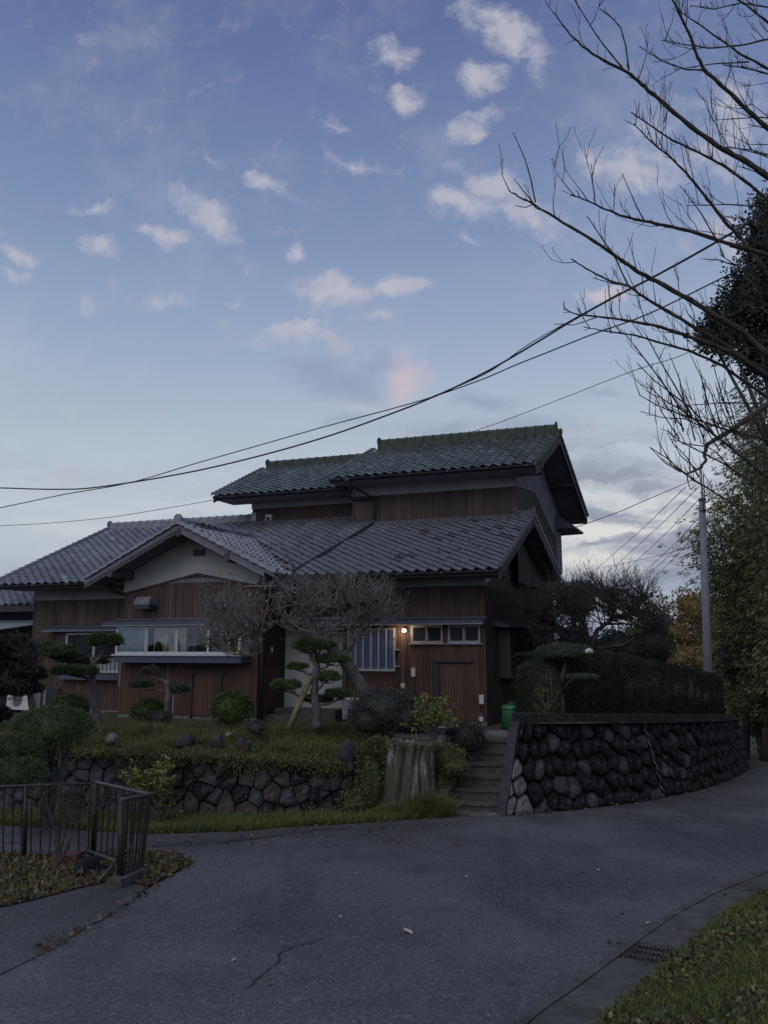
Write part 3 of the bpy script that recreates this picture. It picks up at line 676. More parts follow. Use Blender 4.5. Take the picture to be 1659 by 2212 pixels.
tm2 = mesh_of('roof_tile', [tuple(x) for x in v], f, M_TILEDARK)
nn = 0
for (p, ax, up, nrm, r, c) in ml[:300]:
    a, b = inv(p); ndark = mn.noise(Vector((a*1.5, b*1.6, 4.4)))
    o = bpy.data.objects.new('roof_tile', tm2 if (ndark > .28 and a > -2.2 and rnd.random() < .45) else tm); COL.objects.link(o); o.parent = roof
    q = p-parent_world(roof)+nrm*rnd.uniform(-.006, .006); o.matrix_local = tile_matrix(q, ax, up, nrm)
join_tiles('tile_field', ml[300:], shp, M_TILE, roof)
# a few dead leaves caught on the tiles
V = []
for k in range(70):
    a = rnd.choice([rnd.gauss(-.3, .35), rnd.gauss(-.9, .5), rnd.gauss(-4.9, .35)]); b = rnd.uniform(-.8, 1.2)
    if a > .5 or (a < -4 and zwing(a) > zmain(b)): continue
    p = T(a, b, zmain(b)+.065+rnd.uniform(0, .02)); V.append(leaves(np.array([p[:]]), np.array([[rnd.gauss(0, 1), rnd.gauss(0, 1), .1]]), .09, .05, .2))
o = quads('roof_leaf_litter', np.concatenate(V), M_TWIGDARK, roof); o['kind'] = 'stuff'
# ridge and flashing courses
def ridge(name, P0, P1, m, parent, h=.2, w=.17, layers=3, cap=.075, seg=.27, finial=True):
    d = (P1-P0); L = d.length; d.normalize(); s = Vector((d.y, -d.x, 0)).normalized(); u = Vector((0, 0, 1))
    mb = MB()
    for k in range(layers):
        z0 = h*k/layers; ww = w*(1-.18*k/layers); n = max(1, int(L/seg))
        for i in range(n):
            off = .5*(k % 2); a = (i+off*0)*L/n; b = (i+1)*L/n-.008
            A = P0+d*a; B = P0+d*b; x = s*ww*.5
            mb.hexa([A-x+u*z0, B-x+u*z0, B+x+u*z0, A+x+u*z0, A-x*.96+u*(z0+h/layers-.006), B-x*.96+u*(z0+h/layers-.006), B+x*.96+u*(z0+h/layers-.006), A+x*.96+u*(z0+h/layers-.006)])
    n = max(1, int(L/seg))
    for i in range(n):
        A = P0+d*(i*L/n)+u*h; B = P0+d*((i+1)*L/n)+u*h
        mb.tube([A, A+d*.035, A+d*.036, B], [cap*1.22, cap*1.22, cap, cap], 8)
    if finial:
        for A, sg in ((P0, -1), (P1, 1)):
            mb.tube([A+u*(h+.02)+d*sg*.01, A+u*(h+.02)+d*sg*.07], [cap*1.6, cap*1.45], 10)
            mb.box(-.5*w*1.15, .5*w*1.15, 0, .05, 0, h*.96, lambda a, b, z: A+s*a+d*(b*sg)+u*z)
    return mb.obj(name, m, parent)
ridge('ridge', T(-13.15, 3.2, zmain(3.2)), T(-7.86, 3.2, zmain(3.2)), M_TILE, roof, h=.16)
ridge('ridge', T(-7.85, 2.86, zmain(2.86)+.0), T(-4.4, 2.86, zmain(2.86)), M_TILEDARK, roof, h=.08, layers=1, cap=.05, finial=False)
ridge('ridge', T(-4.42, 2.24, zmain(2.24)), T(.2, 2.24, zmain(2.24)), M_TILEDARK, roof, h=.08, layers=1, cap=.05, finial=False)
ridge('ridge', T(.24, 2.3, zmain(2.3)), T(.62, 2.3, zmain(2.3)), M_TILEDARK, roof, h=.13, layers=2, cap=.07)
# verge tiles and barge boards along a rake
def rake(name, P0, P1, m, parent, w=.14, h=.1, seg=.232):
    mb = MB(); d = P1-P0; L = d.length; d.normalize(); n = max(1, int(L/seg)); s = Vector((d.y, -d.x, 0)).normalized()
    for i in range(n):
        A = P0+d*(i*L/n); B = P0+d*((i+1)*L/n+.02); u = Vector((0, 0, 1))
        x = s*w*.5
        mb.hexa([A-x-u*h*.4+u*.03, B-x-u*h*.4, B+x-u*h*.4, A+x-u*h*.4+u*.03, A-x*.8+u*(h*.5+.035), B-x*.8+u*h*.5, B+x*.8+u*h*.5, A+x*.8+u*(h*.5+.035)])
    return mb.obj(name, m, parent)
rake('verge_tiles', T(.66, -1.0, zmain(-1)+.06), T(.66, 2.3, zmain(2.3)+.05), M_TILEDARK, roof, w=.08, h=.08)
rake('verge_tiles', T(.66, 5.35, 3.62), T(.66, 2.3, zmain(2.3)+.05), M_ALUDULL, roof, w=.06, h=.06)
rake('verge_tiles', T(-13.2, -1.0, zmain(-1)+.06), T(-13.2, 3.2, zmain(3.2)+.05), M_TILE, roof)
def barge(name, P0, P1, m, parent, dep=.22, th=.035):
    mb = MB(); d = (P1-P0).normalized(); s = Vector((d.y, -d.x, 0)).normalized()*th*.5; u = Vector((0, 0, dep))
    mb.hexa([P0-s-u, P1-s-u, P1+s-u, P0+s-u, P0-s, P1-s, P1+s, P0+s]); return mb.obj(name, m, parent)
barge('barge_board', T(.63, -.95, zmain(-.95)), T(.63, 2.35, zmain(2.35)), M_GREYWOOD, roof)
barge('barge_board', T(.63, 2.35, zmain(2.35)), T(.63, 5.4, 3.58), M_GREYWOOD, roof)
barge('barge_board', T(-13.12, -.95, zmain(-.95)), T(-13.12, 3.2, zmain(3.2)), M_GREYWOOD, roof)
# eave: fascia and half-round gutter, soffit
def eave(a0, a1, b, z, bw, parent, zs=None):
    hbox('fascia', M_DARK, a0, a1, b, b+.03, z-.12, z+.0, parent)
    mb = MB(); pts = []
    for i in range(2):
        a = (a0, a1)[i]
        for k in range(7):
            th = math.pi+math.pi*k/6; pts.append(T(a, b-.060+.055*math.cos(th), z-.030+.05*math.sin(th)))
    mb.add(pts, [(k, k+1, k+8, k+7) for k in range(6)]); mb.add([p+Vector((0, 0, .006)) for p in pts], [(k+7, k+8, k+1, k) for k in range(6)]); g = mb.obj('gutter', M_DARK, parent)
    mb = MB(); n = int((a1-a0)/.9)
    for i in range(n):
        a = a0+.3+i*(a1-a0-.5)/max(1, n-1); mb.tube([T(a, b, z-.03), T(a, b-.125, z-.02), T(a, b-.135, z-.07)], .006, 4)
    mb.obj('gutter_bracket', M_ALUDULL, g)
    hbox('soffit', M_SOFFIT, a0, a1, b+.03, bw, z-.10, z-.088, parent)
eave(-4.9, .60, -.98, 3.22, 0.0, roof); eave(-13.15, -9.35, -.98, 3.22, 0.0, roof)
# the wing's gable roof
wr = hp('wing_roof', M_SOFFIT, lambda q: (
    slab(q, [T(-9.5, -1.72, zwing(-9.5)), T(WC, -1.72, zwing(WC)), T(WC, 2.0, zwing(WC)), T(-9.5, .2, zwing(-9.5))], .09),
    slab(q, [T(WC, -1.72, zwing(WC)), T(-4.3, -1.72, zwing(-4.3)), T(-4.3, -.9, zwing(-4.3)), T(WC, 1.6, zwing(WC))], .09)))
dR = (T(-6, 0, zwing(-6))-T(WC, 0, zwing(WC))).normalized()        # down the right slope
axw = (T(0, -1, 0)-T(0, 0, 0)).normalized(); axw = -axw
upw = -dR
axw = (axw-upw*axw.dot(upw)).normalized()
L_R = (T(-4.2, 0, zwing(-4.2))-T(WC, 0, zwing(WC))).length
def keep_wr(p, r, c):
    a, b = inv(p); return b > -1.72 and a > WC and zwing(a) > zmain(b)-.02 and a < -4.2
wl = lay(wr, None, T(-4.22, -1.72, zwing(-4.22)+.0), axw, upw, keep_wr, TW, TL, 14, 16)
join_tiles('tile_field', wl, shp, M_TILE, wr)
upl = (T(WC, 0, zwing(WC))-T(-9, 0, zwing(-9))).normalized(); axl = (T(0, -1, 0)-T(0, 0, 0)).normalized(); axl = (axl-upl*axl.dot(upl)).normalized()
def keep_wl(p, r, c):
    a, b = inv(p); return b > -1.72 and a < WC and zwing(a) > zmain(b)-.02 and b < 1.6
wl = lay(wr, None, T(-9.5, 1.2, zwing(-9.5)), axl, upl, keep_wl, TW, TL, 14, 12)
join_tiles('tile_field', wl, shp, M_TILE, wr)
ridge('ridge', T(WC, -1.72, zwing(WC)), T(WC, 1.75, zwing(WC)), M_TILE, wr, h=.12, layers=2, cap=.075)
rake('verge_tiles', T(-4.22, -1.72, zwing(-4.22)+.04), T(WC, -1.72, zwing(WC)+.05), M_TILE, wr, w=.16, h=.11)
rake('verge_tiles', T(-9.52, -1.72, zwing(-9.52)+.04), T(WC, -1.72, zwing(WC)+.05), M_TILE, wr, w=.10, h=.07)
barge('barge_board', T(-9.5, -1.7, zwing(-9.5)), T(WC, -1.7, zwing(WC)-.0), M_GREYWOOD, wr, .20)
barge('barge_board', T(WC, -1.7, zwing(WC)), T(-4.55, -1.7, zwing(-4.55)), M_SOFFIT, wr, .20)
for a in (WC, -5.52, -8.75):
    hbox('purlin_end', M_GREYWOOD, a-.055, a+.055, -1.74, -.9, zwing(a)-.29, zwing(a)-.09, wr)
# valley gutter and wing eave on the right
hp('valley', M_DARK, lambda q: q.tube([T(-4.25, -1.0, 3.30), T(-4.5, -.5, 3.52), T(-5.6, .75, 4.06)], .035, 6), parent=wr)
hp('wing_eave', M_DARK, lambda q: (q.box(-4.36, -4.26, -1.66, -.9, zwing(-4.3)-.17, zwing(-4.3)-.02, T), q.box(-5.16, -4.3, -1.0, -.94, 2.92, 3.1, T)), parent=wr)
hp('wing_soffit', M_SOFFIT, lambda q: (q.box(-5.16, -4.32, -1.6, .95, 2.94, 2.965, T), q.box(-5.16, -3.32, -.95, .95, 3.05, 3.07, T)), parent=wr)

# upper roofs
Z1, B1, RB1 = 6.06, 1.42, 4.32
def zup(b): return Z1+.5*(b-B1)
ur = hp('upper_roof', M_SOFFIT, lambda q: (slab(q, [T(-4.5, B1+.05, zup(B1+.05)-.02), T(.95, B1+.05, zup(B1+.05)-.02), T(.97, RB1, zup(RB1)-.02), T(-4.6, RB1, zup(RB1)-.02)], .12),
    slab(q, [T(-4.5, 8.1, 5.72), T(1.02, 8.1, 5.72), T(.97, RB1, zup(RB1)-.02), T(-4.6, RB1, zup(RB1)-.02)], .12)))
upu = (T(0, 1, zup(1))-T(0, 0, zup(0))).normalized()
TW2, TL2 = .262, .205
shp2 = tile_shape(TW2, TL2, wave=.03, step=.03)
ul = lay(ur, None, T(-4.62, B1, zup(B1)), axr, upu, lambda p, r, c: -4.66 < inv(p)[0] < .98 and inv(p)[1] < RB1-.08, TW2, TL2, 18, 23)
join_tiles('tile_field', ul, shp2, M_TILEGREEN, ur)
ridge('ridge', T(-4.4, RB1, zup(RB1)), T(.86, RB1, zup(RB1)), M_RIDGEGREEN, ur, h=.24, w=.2, layers=3, cap=.085)
hp('ridge_end', M_RIDGEGREEN, lambda q: q.tube([T(.86, RB1, zup(RB1)+.1), T(1.06, RB1, zup(RB1)+.1)], .085, 8), parent=ur)
rake('verge_tiles', T(.98, B1, zup(B1)+.05), T(.98, RB1, zup(RB1)+.05), M_RIDGEGREEN, ur, w=.11, h=.09, seg=.205)
rake('verge_tiles', T(1.03, 8.1, 5.74), T(.98, RB1, zup(RB1)+.05), M_TILE, ur, w=.10, h=.09)
rake('verge_tiles', T(-4.62, B1, zup(B1)+.05), T(-4.62, RB1, zup(RB1)+.05), M_TILEGREEN, ur, w=.12, h=.08, seg=.205)
barge('barge_board', T(.94, B1+.05, zup(B1)), T(.96, RB1, zup(RB1)), M_GREYWOOD, ur, .26)
barge('barge_board', T(.96, RB1, zup(RB1)), T(1.0, 8.1, 5.7), M_DARK, ur, .2)
hbox('soffit_beam', M_DARK, .22, .95, 6.1, 6.2, 6.36, 6.5, ur); hbox('soffit_beam', M_DARK, .3, 1.0, 7.95, 8.1, 5.5, 5.66, ur)
hbox('purlin_end', M_DARK, .22, .98, 1.95, 2.07, zup(2)-.30, zup(2)-.12, ur)
eave(-4.55, .95, B1-.03, Z1-.02, 2.31, ur)
Z2, B2, RB2 = 5.93, 2.03, 4.75
def zup2(b): return Z2+.5*(b-B2)
u2 = hp('upper_roof', M_SOFFIT, lambda q: (slab(q, [T(-8.5, B2+.05, zup2(B2+.05)-.02), T(-4.3, B2+.05, zup2(B2+.05)-.02), T(-4.3, RB2, zup2(RB2)-.02), T(-8.5, RB2, zup2(RB2)-.02)], .12), slab(q, [T(-8.5, 7.6, 5.9), T(-4.3, 7.6, 5.9), T(-4.3, RB2, zup2(RB2)-.02), T(-8.5, RB2, zup2(RB2)-.02)], .12)))
ul = lay(u2, None, T(-8.62, B2, zup2(B2)), axr, upu, lambda p, r, c: inv(p)[1] < RB2-.08 and inv(p)[0] < -4.3 and (inv(p)[0] < -4.6 or inv(p)[1] < 2.2), TW2, TL2, 18, 18)
join_tiles('tile_field', ul, shp2, M_TILEGREEN, u2)
ridge('ridge', T(-8.45, RB2, zup2(RB2)), T(-4.5, RB2, zup2(RB2)), M_RIDGEGREEN, u2, h=.2, w=.18, layers=3, cap=.08)
rake('verge_tiles', T(-8.6, B2, zup2(B2)+.05), T(-8.66, RB2, zup2(RB2)+.05), M_TILEGREEN, u2, w=.12, h=.08, seg=.205)
barge('barge_board', T(-8.55, B2, zup2(B2)), T(-8.6, RB2, zup2(RB2)), M_GREYWOOD, u2, .2)
eave(-8.5, -4.36, B2-.03, Z2-.02, 2.94, u2)
# rain pipes
def pipe(name, pts, r, m=M_DARK, parent=house, sides=7): return hp(name, m, lambda q: q.tube([T(*p) for p in pts], r, sides), True, parent)
pipe('rain_pipe', [(-4.0, 1.38, 6.0), (-4.0, 1.5, 5.85), (-3.72, 2.24, 5.62), (-3.66, 2.25, 5.5), (-3.66, 2.25, 4.95), (-3.67, 2.1, zmain(2.1)+.1), (-3.9, .8, zmain(.8)+.1), (-4.18, -.55, zmain(-.55)+.1), (-4.3, -.95, zmain(-.95)+.1)], .035)
pipe('rain_pipe', [(-4.55, 2.0, 5.85), (-4.5, 2.2, 5.7), (-4.3, 2.25, 5.6), (-3.72, 2.25, 5.6)], .03)
pipe('rain_pipe', [(-9.35, -1.1, 3.1), (-9.3, -1.0, 2.98), (-9.06, -.12, 2.8), (-9.05, -.12, 2.75), (-9.05, -.12, GZ)], .035)
pipe('rain_pipe', [(-5.08, -.85, 2.95), (-5.08, -.85, GZ)], .035)
hbox('rain_hopper', M_DARK, -4.06, -3.94, 1.27, 1.39, 5.93, 6.03)

# --- windows, doors, hoods --------------------------------------------------
def frame(mb, a0, a1, z0, z1, b0, b1, t=.03, TT=T):
    mb.box(a0, a0+t, b0, b1, z0, z1, TT); mb.box(a1-t, a1, b0, b1, z0, z1, TT); mb.box(a0+t, a1-t, b0, b1, z0, z0+t, TT); mb.box(a0+t, a1-t, b0, b1, z1-t, z1, TT)
def window(a0, a1, z0, z1, b, panes, mfr, mp, name='window', t=.028, dep=.05, sill=.03):
    w_ = hp(name, mfr, lambda q: frame(q, a0-.02, a1+.02, z0-.02, z1+.02, b-dep, b+.0, .022))
    n = len(panes)-1
    for i in range(n):
        x0, x1 = panes[i], panes[i+1]; bb = b-dep+.012+(.012 if i % 2 else 0)
        hp('sash', mfr, lambda q: frame(q, x0+.003, x1-.003, z0+.002, z1-.002, bb-.008, bb+.012, t), parent=w_)
        mm = mp[i] if isinstance(mp, (list, tuple)) else mp
        hbox('pane', mm, x0+t, x1-t, bb, bb+.006, z0+t, z1-t, w_)
    if sill: hbox('sill', mfr, a0-.07, a1+.07, b-dep-.035, b-dep+.02, z0-.05, z0-.022, w_)
    return w_
for a0, a1 in ((-1.70, -.98), (-.82, -.11)):
    window(a0, a1, 1.68, 2.05, -.005, [a0, (a0+a1)/2, a1], M_ALUDULL, M_DARKPANE)
lw_ = window(-3.22, -2.12, 1.06, 1.98, -.02, [-3.22, -2.67, -2.12], M_ALUDULL, M_FROSTBLUE, name='barred_window', sill=0)
for i in range(7):
    a = -3.24+i*(1.14/6); hbox('window_bar', M_ALU, a-.008, a+.008, -.155, -.135, 1.03, 2.0, lw_)
hp('bar_frame', M_ALU, lambda q: (q.box(-3.26, -2.08, -.16, -.13, 1.02, 1.045, T), q.box(-3.26, -2.08, -.16, -.13, 1.985, 2.005, T), q.box(-2.1, -2.0, -.15, -.02, 1.12, 1.14, T), q.box(-2.1, -2.0, -.15, -.02, 1.5, 1.52, T), q.box(-3.25, -3.23, -.14, -.02, 1.02, 1.04, T), q.box(-2.1, -2.08, -.14, -.02, 1.02, 1.04, T)), parent=lw_)
hp('wire_grid', M_BLUE, lambda q: ([q.box(-3.18+i*.09, -3.174+i*.09, -.078, -.072, 1.08, 1.96, T) for i in range(12)], [q.box(-3.2, -2.14, -.078, -.072, 1.14+i*.09, 1.146+i*.09, T) for i in range(9)]), parent=lw_)
# long hood over the windows of the right part
def hood(a0, a1, b, z0, z1, dep):
    h = hp('window_hood', M_BLUE, lambda q: q.prism([(a0, b, z0), (a0, b-dep, z0), (a0, b-dep, z0+(z1-z0)*.55), (a0, b, z1)], (a1-a0, 0, 0), T))
    hp('hood_edge', M_ALUDULL, lambda q: (q.box(a0-.01, a1+.01, b-dep-.012, b-dep, z0-.012, z0+.008, T), q.tube([T(a0, b-.01, z1+.008), T(a1, b-.01, z1+.008)], .01, 4)), parent=h); return h
hood(-4.9, .05, -.02, 2.085, 2.23, .30)
hood(-12.1, -8.7, -.02, 2.0, 2.12, .30)
hood(-9.22, -5.1, -.92, 2.09, 2.25, .42)
# the bay window of the wing: sliding panes over a blue skirt, behind them a cream panel whose glow imitates room light
BA0, BA1, BB = -8.86, -5.38, -1.27
hp('bay_skirt', M_BLUE, lambda q: (q.box(BA0-.03, BA1+.03, BB-.02, -.905, 1.20, 1.36, T)))
hbox('bay_sill', M_ALU, BA0-.06, BA1+.05, BB-.06, -.905, 1.362, 1.40)
hbox('bay_end', M_ALU, BA0, BA0+.03, BB, -.905, 1.40, 2.09); hbox('bay_end', M_ALU, BA1-.03, BA1, BB, -.905, 1.40, 2.09)
dv = [BA0+.03, -7.98, -7.14, -6.26, BA1-.03]
bw_ = hp('bay_window', M_ALU, lambda q: frame(q, BA0+.03, BA1-.03, 1.40, 2.09, BB-.01, BB+.05, .03))
for i in range(4):
    x0, x1 = dv[i], dv[i+1]; bb = BB+(.0 if i % 3 == 0 else .02)
    hp('sash', M_ALU, lambda q: frame(q, x0+.004, x1-.004, 1.43, 2.06, bb, bb+.018, .03), parent=bw_)
    hbox('pane', M_GLASS, x0+.034, x1-.034, bb+.006, bb+.012, 1.46, 2.03, bw_)
for x0, x1 in ((dv[0], dv[1]-.03), (dv[3]+.02, dv[4])):
    mb = MB(); n = 26; V_ = []
    for i in range(n+1):
        a = x0+.03+(x1-x0-.05)*i/n; bb = BB+.10+.012*math.sin(i*1.9)
        V_ += [T(a, bb, 1.42), T(a, bb+.008*math.sin(i*1.1), 2.07)]
    mb.add(V_, [(2*i, 2*i+2, 2*i+3, 2*i+1) for i in range(n)]); mb.obj('curtain', M_FROST, bw_)
hbox('room_wall', M_INWALL, dv[1]-.05, dv[2]+.05, -.925, -.907, 1.40, 2.09, bw_)
hbox('room_wall', M_ROOMDARK, dv[2]+.05, dv[3]+.05, -.93, -.907, 1.40, 2.09, bw_)
ls = thing('table_lamp', T(-7.55, -1.08, 1.402), 'table lamp with a pale pleated shade on the bay window sill', 'lamp')
mb = MB(); mb.tube([T(-7.50, -1.08, 1.66), T(-7.50, -1.08, 1.88)], [.13, .07], 14, False); mb.obj('lamp_shade', M_WHITE, ls, True)
MB().tube([T(-7.50, -1.08, 1.40), T(-7.50, -1.08, 1.42), T(-7.50, -1.08, 1.44), T(-7.50, -1.08, 1.70)], [.06, .06, .018, .015], 10).obj('lamp_stand', M_CONC, ls, True)
for a, hh, rr, nm, lb in ((-7.78, .30, .10, 'dark_ornament', 'dark rounded ornament on the bay window sill left of the lamp'), (-7.24, .36, .08, 'dark_vase', 'tall dark vase on the bay window sill right of the lamp'), (-6.75, .16, .06, 'small_jar', 'small dark jar on the bay window sill behind the bare tree')):
    o = MB().tube([T(a, -1.06, 1.402), T(a, -1.06, 1.402+hh*.3), T(a, -1.06, 1.402+hh*.65), T(a, -1.06, 1.402+hh)], [rr*.7, rr, rr*.85, rr*.35], 10).obj(nm, M_CONIFER if nm != 'small_jar' else M_CONC, None, True, origin=T(a, -1.06, 1.402)); tag(o, lb, nm.split('_')[-1])
# left window with low grille and a shutter box
wl_ = window(-11.45, -9.62, .95, 1.93, -.02, [-11.45, -10.55, -9.62], M_ALU, [M_DARKPANE, M_DARKPANE], name='window', sill=.03, dep=.10)
hp('lower_light', M_FROST, lambda q: (q.box(-11.4, -10.58, -.105, -.1, .99, 1.28, T), q.box(-10.5, -9.66, -.105, -.1, .99, 1.28, T)), parent=wl_)
for i in range(15):
    a = -11.42+i*.128; hbox('grille_bar', M_DARK, a-.006, a+.006, -.22, -.208, .88, 1.36, wl_)
hp('grille_rail', M_DARK, lambda q: (q.box(-11.5, -9.58, -.225, -.2, 1.34, 1.36, T), q.box(-11.5, -9.58, -.225, -.2, .86, .885, T)), parent=wl_)
hbox('window_skirt', M_BLUE, -11.55, -9.55, -.22, -.005, .72, .86)
hbox('shutter_box', M_SOFFIT, -9.58, -9.2, -.25, -.005, .55, 1.98)
hp('window_hole_trim', M_DARK, lambda q: (q.box(-11.75, -11.5, -.10, -.005, .9, 1.98, T), q.box(-9.62, -9.58, -.24, -.005, .6, 1.98, T)))
# service door with its metal drip edge on the right, and the hatch on the wing
dd = hbox('service_door', M_SIDING, -1.05, -.13, -.035, -.002, GZ+.08, 1.20)
hp('door_ribs', M_SIDING, lambda q: [q.box(-1.03+i*.07, -1.0+i*.07, -.046, -.035, GZ+.09, 1.19, T) for i in range(13)], parent=dd)['kind'] = 'stuff'
hp('door_frame', M_DARK, lambda q: (q.box(-1.20, -1.05, -.07, -.002, GZ+.02, 1.27, T), q.box(-1.20, -.28, -.10, -.002, 1.23, 1.30, T)), parent=dd)
hh_ = hbox('hatch', M_SIDING, -6.85, -6.15, -.935, -.902, GZ+.08, .93)
hp('hatch_ribs', M_SIDING, lambda q: [q.box(-6.83+i*.07, -6.80+i*.07, -.946, -.935, GZ+.09, .92, T) for i in range(10)], parent=hh_)['kind'] = 'stuff'
hp('hatch_frame', M_DARK, lambda q: (q.box(-6.93, -6.86, -.96, -.902, GZ+.02, .99, T), q.box(-6.93, -5.95, -.98, -.902, .95, .99, T), q.box(-6.14, -6.07, -.96, -.902, GZ+.3, .95, T), q.box(-7.45, -6.93, -.95, -.902, .52, .55, T)), parent=hh_)
# exhaust hood on the wing
hp('exhaust_hood', M_SOFFIT, lambda q: q.prism([(-8.42, -.9, 2.83), (-8.42, -1.16, 2.80), (-8.42, -1.24, 2.66), (-8.42, -1.24, 2.60), (-8.42, -.9, 2.60)], (.44, 0, 0), T))
hp('exhaust_mouth', M_DARK, lambda q: q.box(-8.42, -7.98, -1.22, -.91, 2.5, 2.598, T))
# small things fixed to the walls
def plate(name, m, a, z, w, h, d=.05, b=-.02): return hbox(name, m, a-w/2, a+w/2, b-d, b, z-h/2, z+h/2)
plate('meter_box', M_WHITE, -1.66, 1.0, .085, .20, .07); plate('socket_box', M_WHITE, -1.92, .69, .10, .11, .06)
plate('switch_plate', M_WHITE, -.09, .42, .10, .20, .04); plate('switch_plate', M_WHITE, -.10, -.0, .09, .10, .05); plate('switch_plate', M_BLUE, -.10, .1, .09, .06, .05)
plate('wall_vent', M_DARK, -2.1, 2.66, .16, .16, .10)
pipe('conduit', [(-1.86, -.035, 1.88), (-1.86, -.035, .75), (-1.92, -.035, .7)], .012); pipe('conduit', [(-1.66, -.035, .9), (-1.66, -.035, .3)], .012)
pipe('conduit', [(-2.02, -.035, 1.5), (-2.02, -.035, .4)], .010)
o = hp('vent_box', M_WHITE, lambda q: q.box(-7.35, -7.15, 2.83, 2.94, 5.26, 5.44, T)); hp('vent_mouth', M_DARK, lambda q: q.box(-7.31, -7.19, 2.80, 2.83, 5.28, 5.36, T), parent=o)
hbox('wall_hatch', M_ALUDULL, -7.86, -7.70, 2.9, 2.945, 5.2, 5.55)
# entrance recess: pale plastered wall, dark door side, concrete steps, letterbox
hbox('entrance_wall', M_PLASTERLIGHT, -5.14, -3.45, .30, .348, .0, 2.3)
hp('entrance_post', M_DARK, lambda q: (q.box(-3.44, -3.33, -.03, .34, GZ, 2.2, T)))
hbox('letterbox', M_CONC, -4.45, -4.27, .22, .3, 1.25, 1.50)
hbox('door_bell', M_WHITE, -5.144, -5.13, -.35, -.28, 1.45, 1.58)
for a0, a1, b0, z1 in ((-5.1, -3.5, -.25, .12), (-5.14, -3.9, -.62, -.01)): hbox('entrance_step', M_CONCDARK, a0, a1, b0, .29, ZB, z1)
# wall lamp
wl = thing('wall_lamp', T(-1.86, -.02, 1.95), 'small lit globe lamp on the brown wall beside the high windows', 'lamp')
hbox('lamp_base', M_DARK, -1.91, -1.81, -.05, -.02, 1.90, 1.99, parent=wl)
M_LAMP = mat('lit_globe', (1, .9, .75), emit=((1, .86, .62), 14.))
lc = T(-1.86, -.115, 1.95)
sv, sf = lumpy_core(lc, (.040, .040, .040), 1, 14, 9, 0); MB().add(sv, sf).obj('lamp_globe', M_LAMP, wl, True)
MB().tube([T(-1.86, -.03, 1.97), T(-1.86, -.10, 1.985), T(-1.86, -.115, 2.005)], [.03, .02, .035], 8).obj('lamp_arm', M_DARK, wl, True)
ld = bpy.data.lights.new('lamp_light', 'POINT'); ld.energy = 3.5; ld.color = (1, .78, .5); ld.shadow_soft_size = .05
lo = bpy.data.objects.new('lamp_light', ld); COL.objects.link(lo); lo.parent = wl; lo.location = T(-1.86, -.23, 1.95)-parent_world(wl)
# side window with hood on the dark right-hand wall
hp('side_window_hood', M_DARK, lambda q: q.prism([(.02, .55, 2.20), (.42, .55, 2.06), (.42, .55, 2.02), (.02, .55, 2.04)], (0, 4.2, 0), T))
sw = hp('side_window', M_DARK, lambda q: (q.box(.03, .30, 1.0, 1.06, .85, 1.98, T), q.box(.03, .30, 3.3, 3.36, .85, 1.98, T), q.box(.03, .30, 1.06, 3.3, .85, .90, T)))
hbox('pane', M_DARKPANE, .27, .28, 1.06, 3.3, .9, 1.98, sw)

# the annex at the far left with its own eave and a lean-to carport
ax_ = thing('annex', T(-14, 1.0, GZ), 'low tiled annex with an open lean-to left of the house', 'outbuilding')
def ab(name, m, *q): return hp(name, m, lambda k: k.box(*q, T), parent=ax_)
ab('annex_wall', M_SIDEWALL, -20, -13.3, 2.2, 6, ZB, 2.7)
ra = hp('annex_roof', M_SOFFIT, lambda q: slab(q, [T(-20, .4, 2.78), T(-12.9, .4, 2.78), T(-12.9, 3.2, 3.9), T(-20, 3.2, 3.9)], .12), parent=ax_)
upa = (T(-14, 3.2, 3.9)-T(-14, .4, 2.78)).normalized()
la = lay(ra, None, T(-15.5, .35, 2.77), axr, upa, lambda p, r, c: inv(p)[0] < -12.85, TW, TL, 8, 10); join_tiles('tile_field', la, shp, M_TILE, ra)
ab('annex_fascia', M_DARK, -20, -12.9, .36, .4, 2.58, 2.75)
ab('annex_plaster', M_SOFFIT, -20, -13.3, 2.14, 2.19, 2.2, 2.7)
ct = hp('carport_roof', M_ALUDULL, lambda q: slab(q, [T(-20, -1.2, 2.0), T(-13.0, -1.2, 2.0), T(-13.0, 2.1, 2.45), T(-20, 2.1, 2.45)], .03), parent=ax_)
for i in range(9): hp('carport_rafter', M_DARK, lambda q: slab(q, [T(-13.1-i*.62, -1.2, 1.96), T(-13.06-i*.62, -1.2, 1.96), T(-13.06-i*.62, 2.1, 2.41), T(-13.1-i*.62, 2.1, 2.41)], .08), parent=ct)
ab('carport_beam', M_DARK, -20, -12.98, -1.2, -1.12, 1.78, 1.9); ab('carport_post', M_DARK, -15.2, -15.1, -1.2, -1.1, ZB, 1.8)
# outdoor unit of the air conditioner on a slab
ac = thing('air_conditioner_unit', T(-12.2, -.75, GZ), 'white outdoor air conditioner unit standing by the left wall of the house', 'air conditioner')
A0, A1 = -12.55, -11.75
hp('case', M_WHITE, lambda q: q.box(A0, A1, -.85, -.55, GZ+.08, GZ+.66, T), parent=ac)
hp('fan_grille', M_ALUDULL, lambda q: [q.tube([T(A0+.3+r*math.cos(t*.524), -.862, GZ+.37+r*math.sin(t*.524)) for t in range(13)], .006, 4) for r in (.06, .11, .16, .21)], parent=ac)
hp('fan_recess', M_CONC, lambda q: q.tube([T(A0+.3, -.858, GZ+.37), T(A0+.3, -.852, GZ+.37)], [.2, .2], 18), parent=ac)
hp('foot', M_CONC, lambda q: (q.box(A0+.05, A0+.15, -.88, -.52, GZ-.05, GZ+.08, T), q.box(A1-.15, A1-.05, -.88, -.52, GZ-.05, GZ+.08, T)), parent=ac)
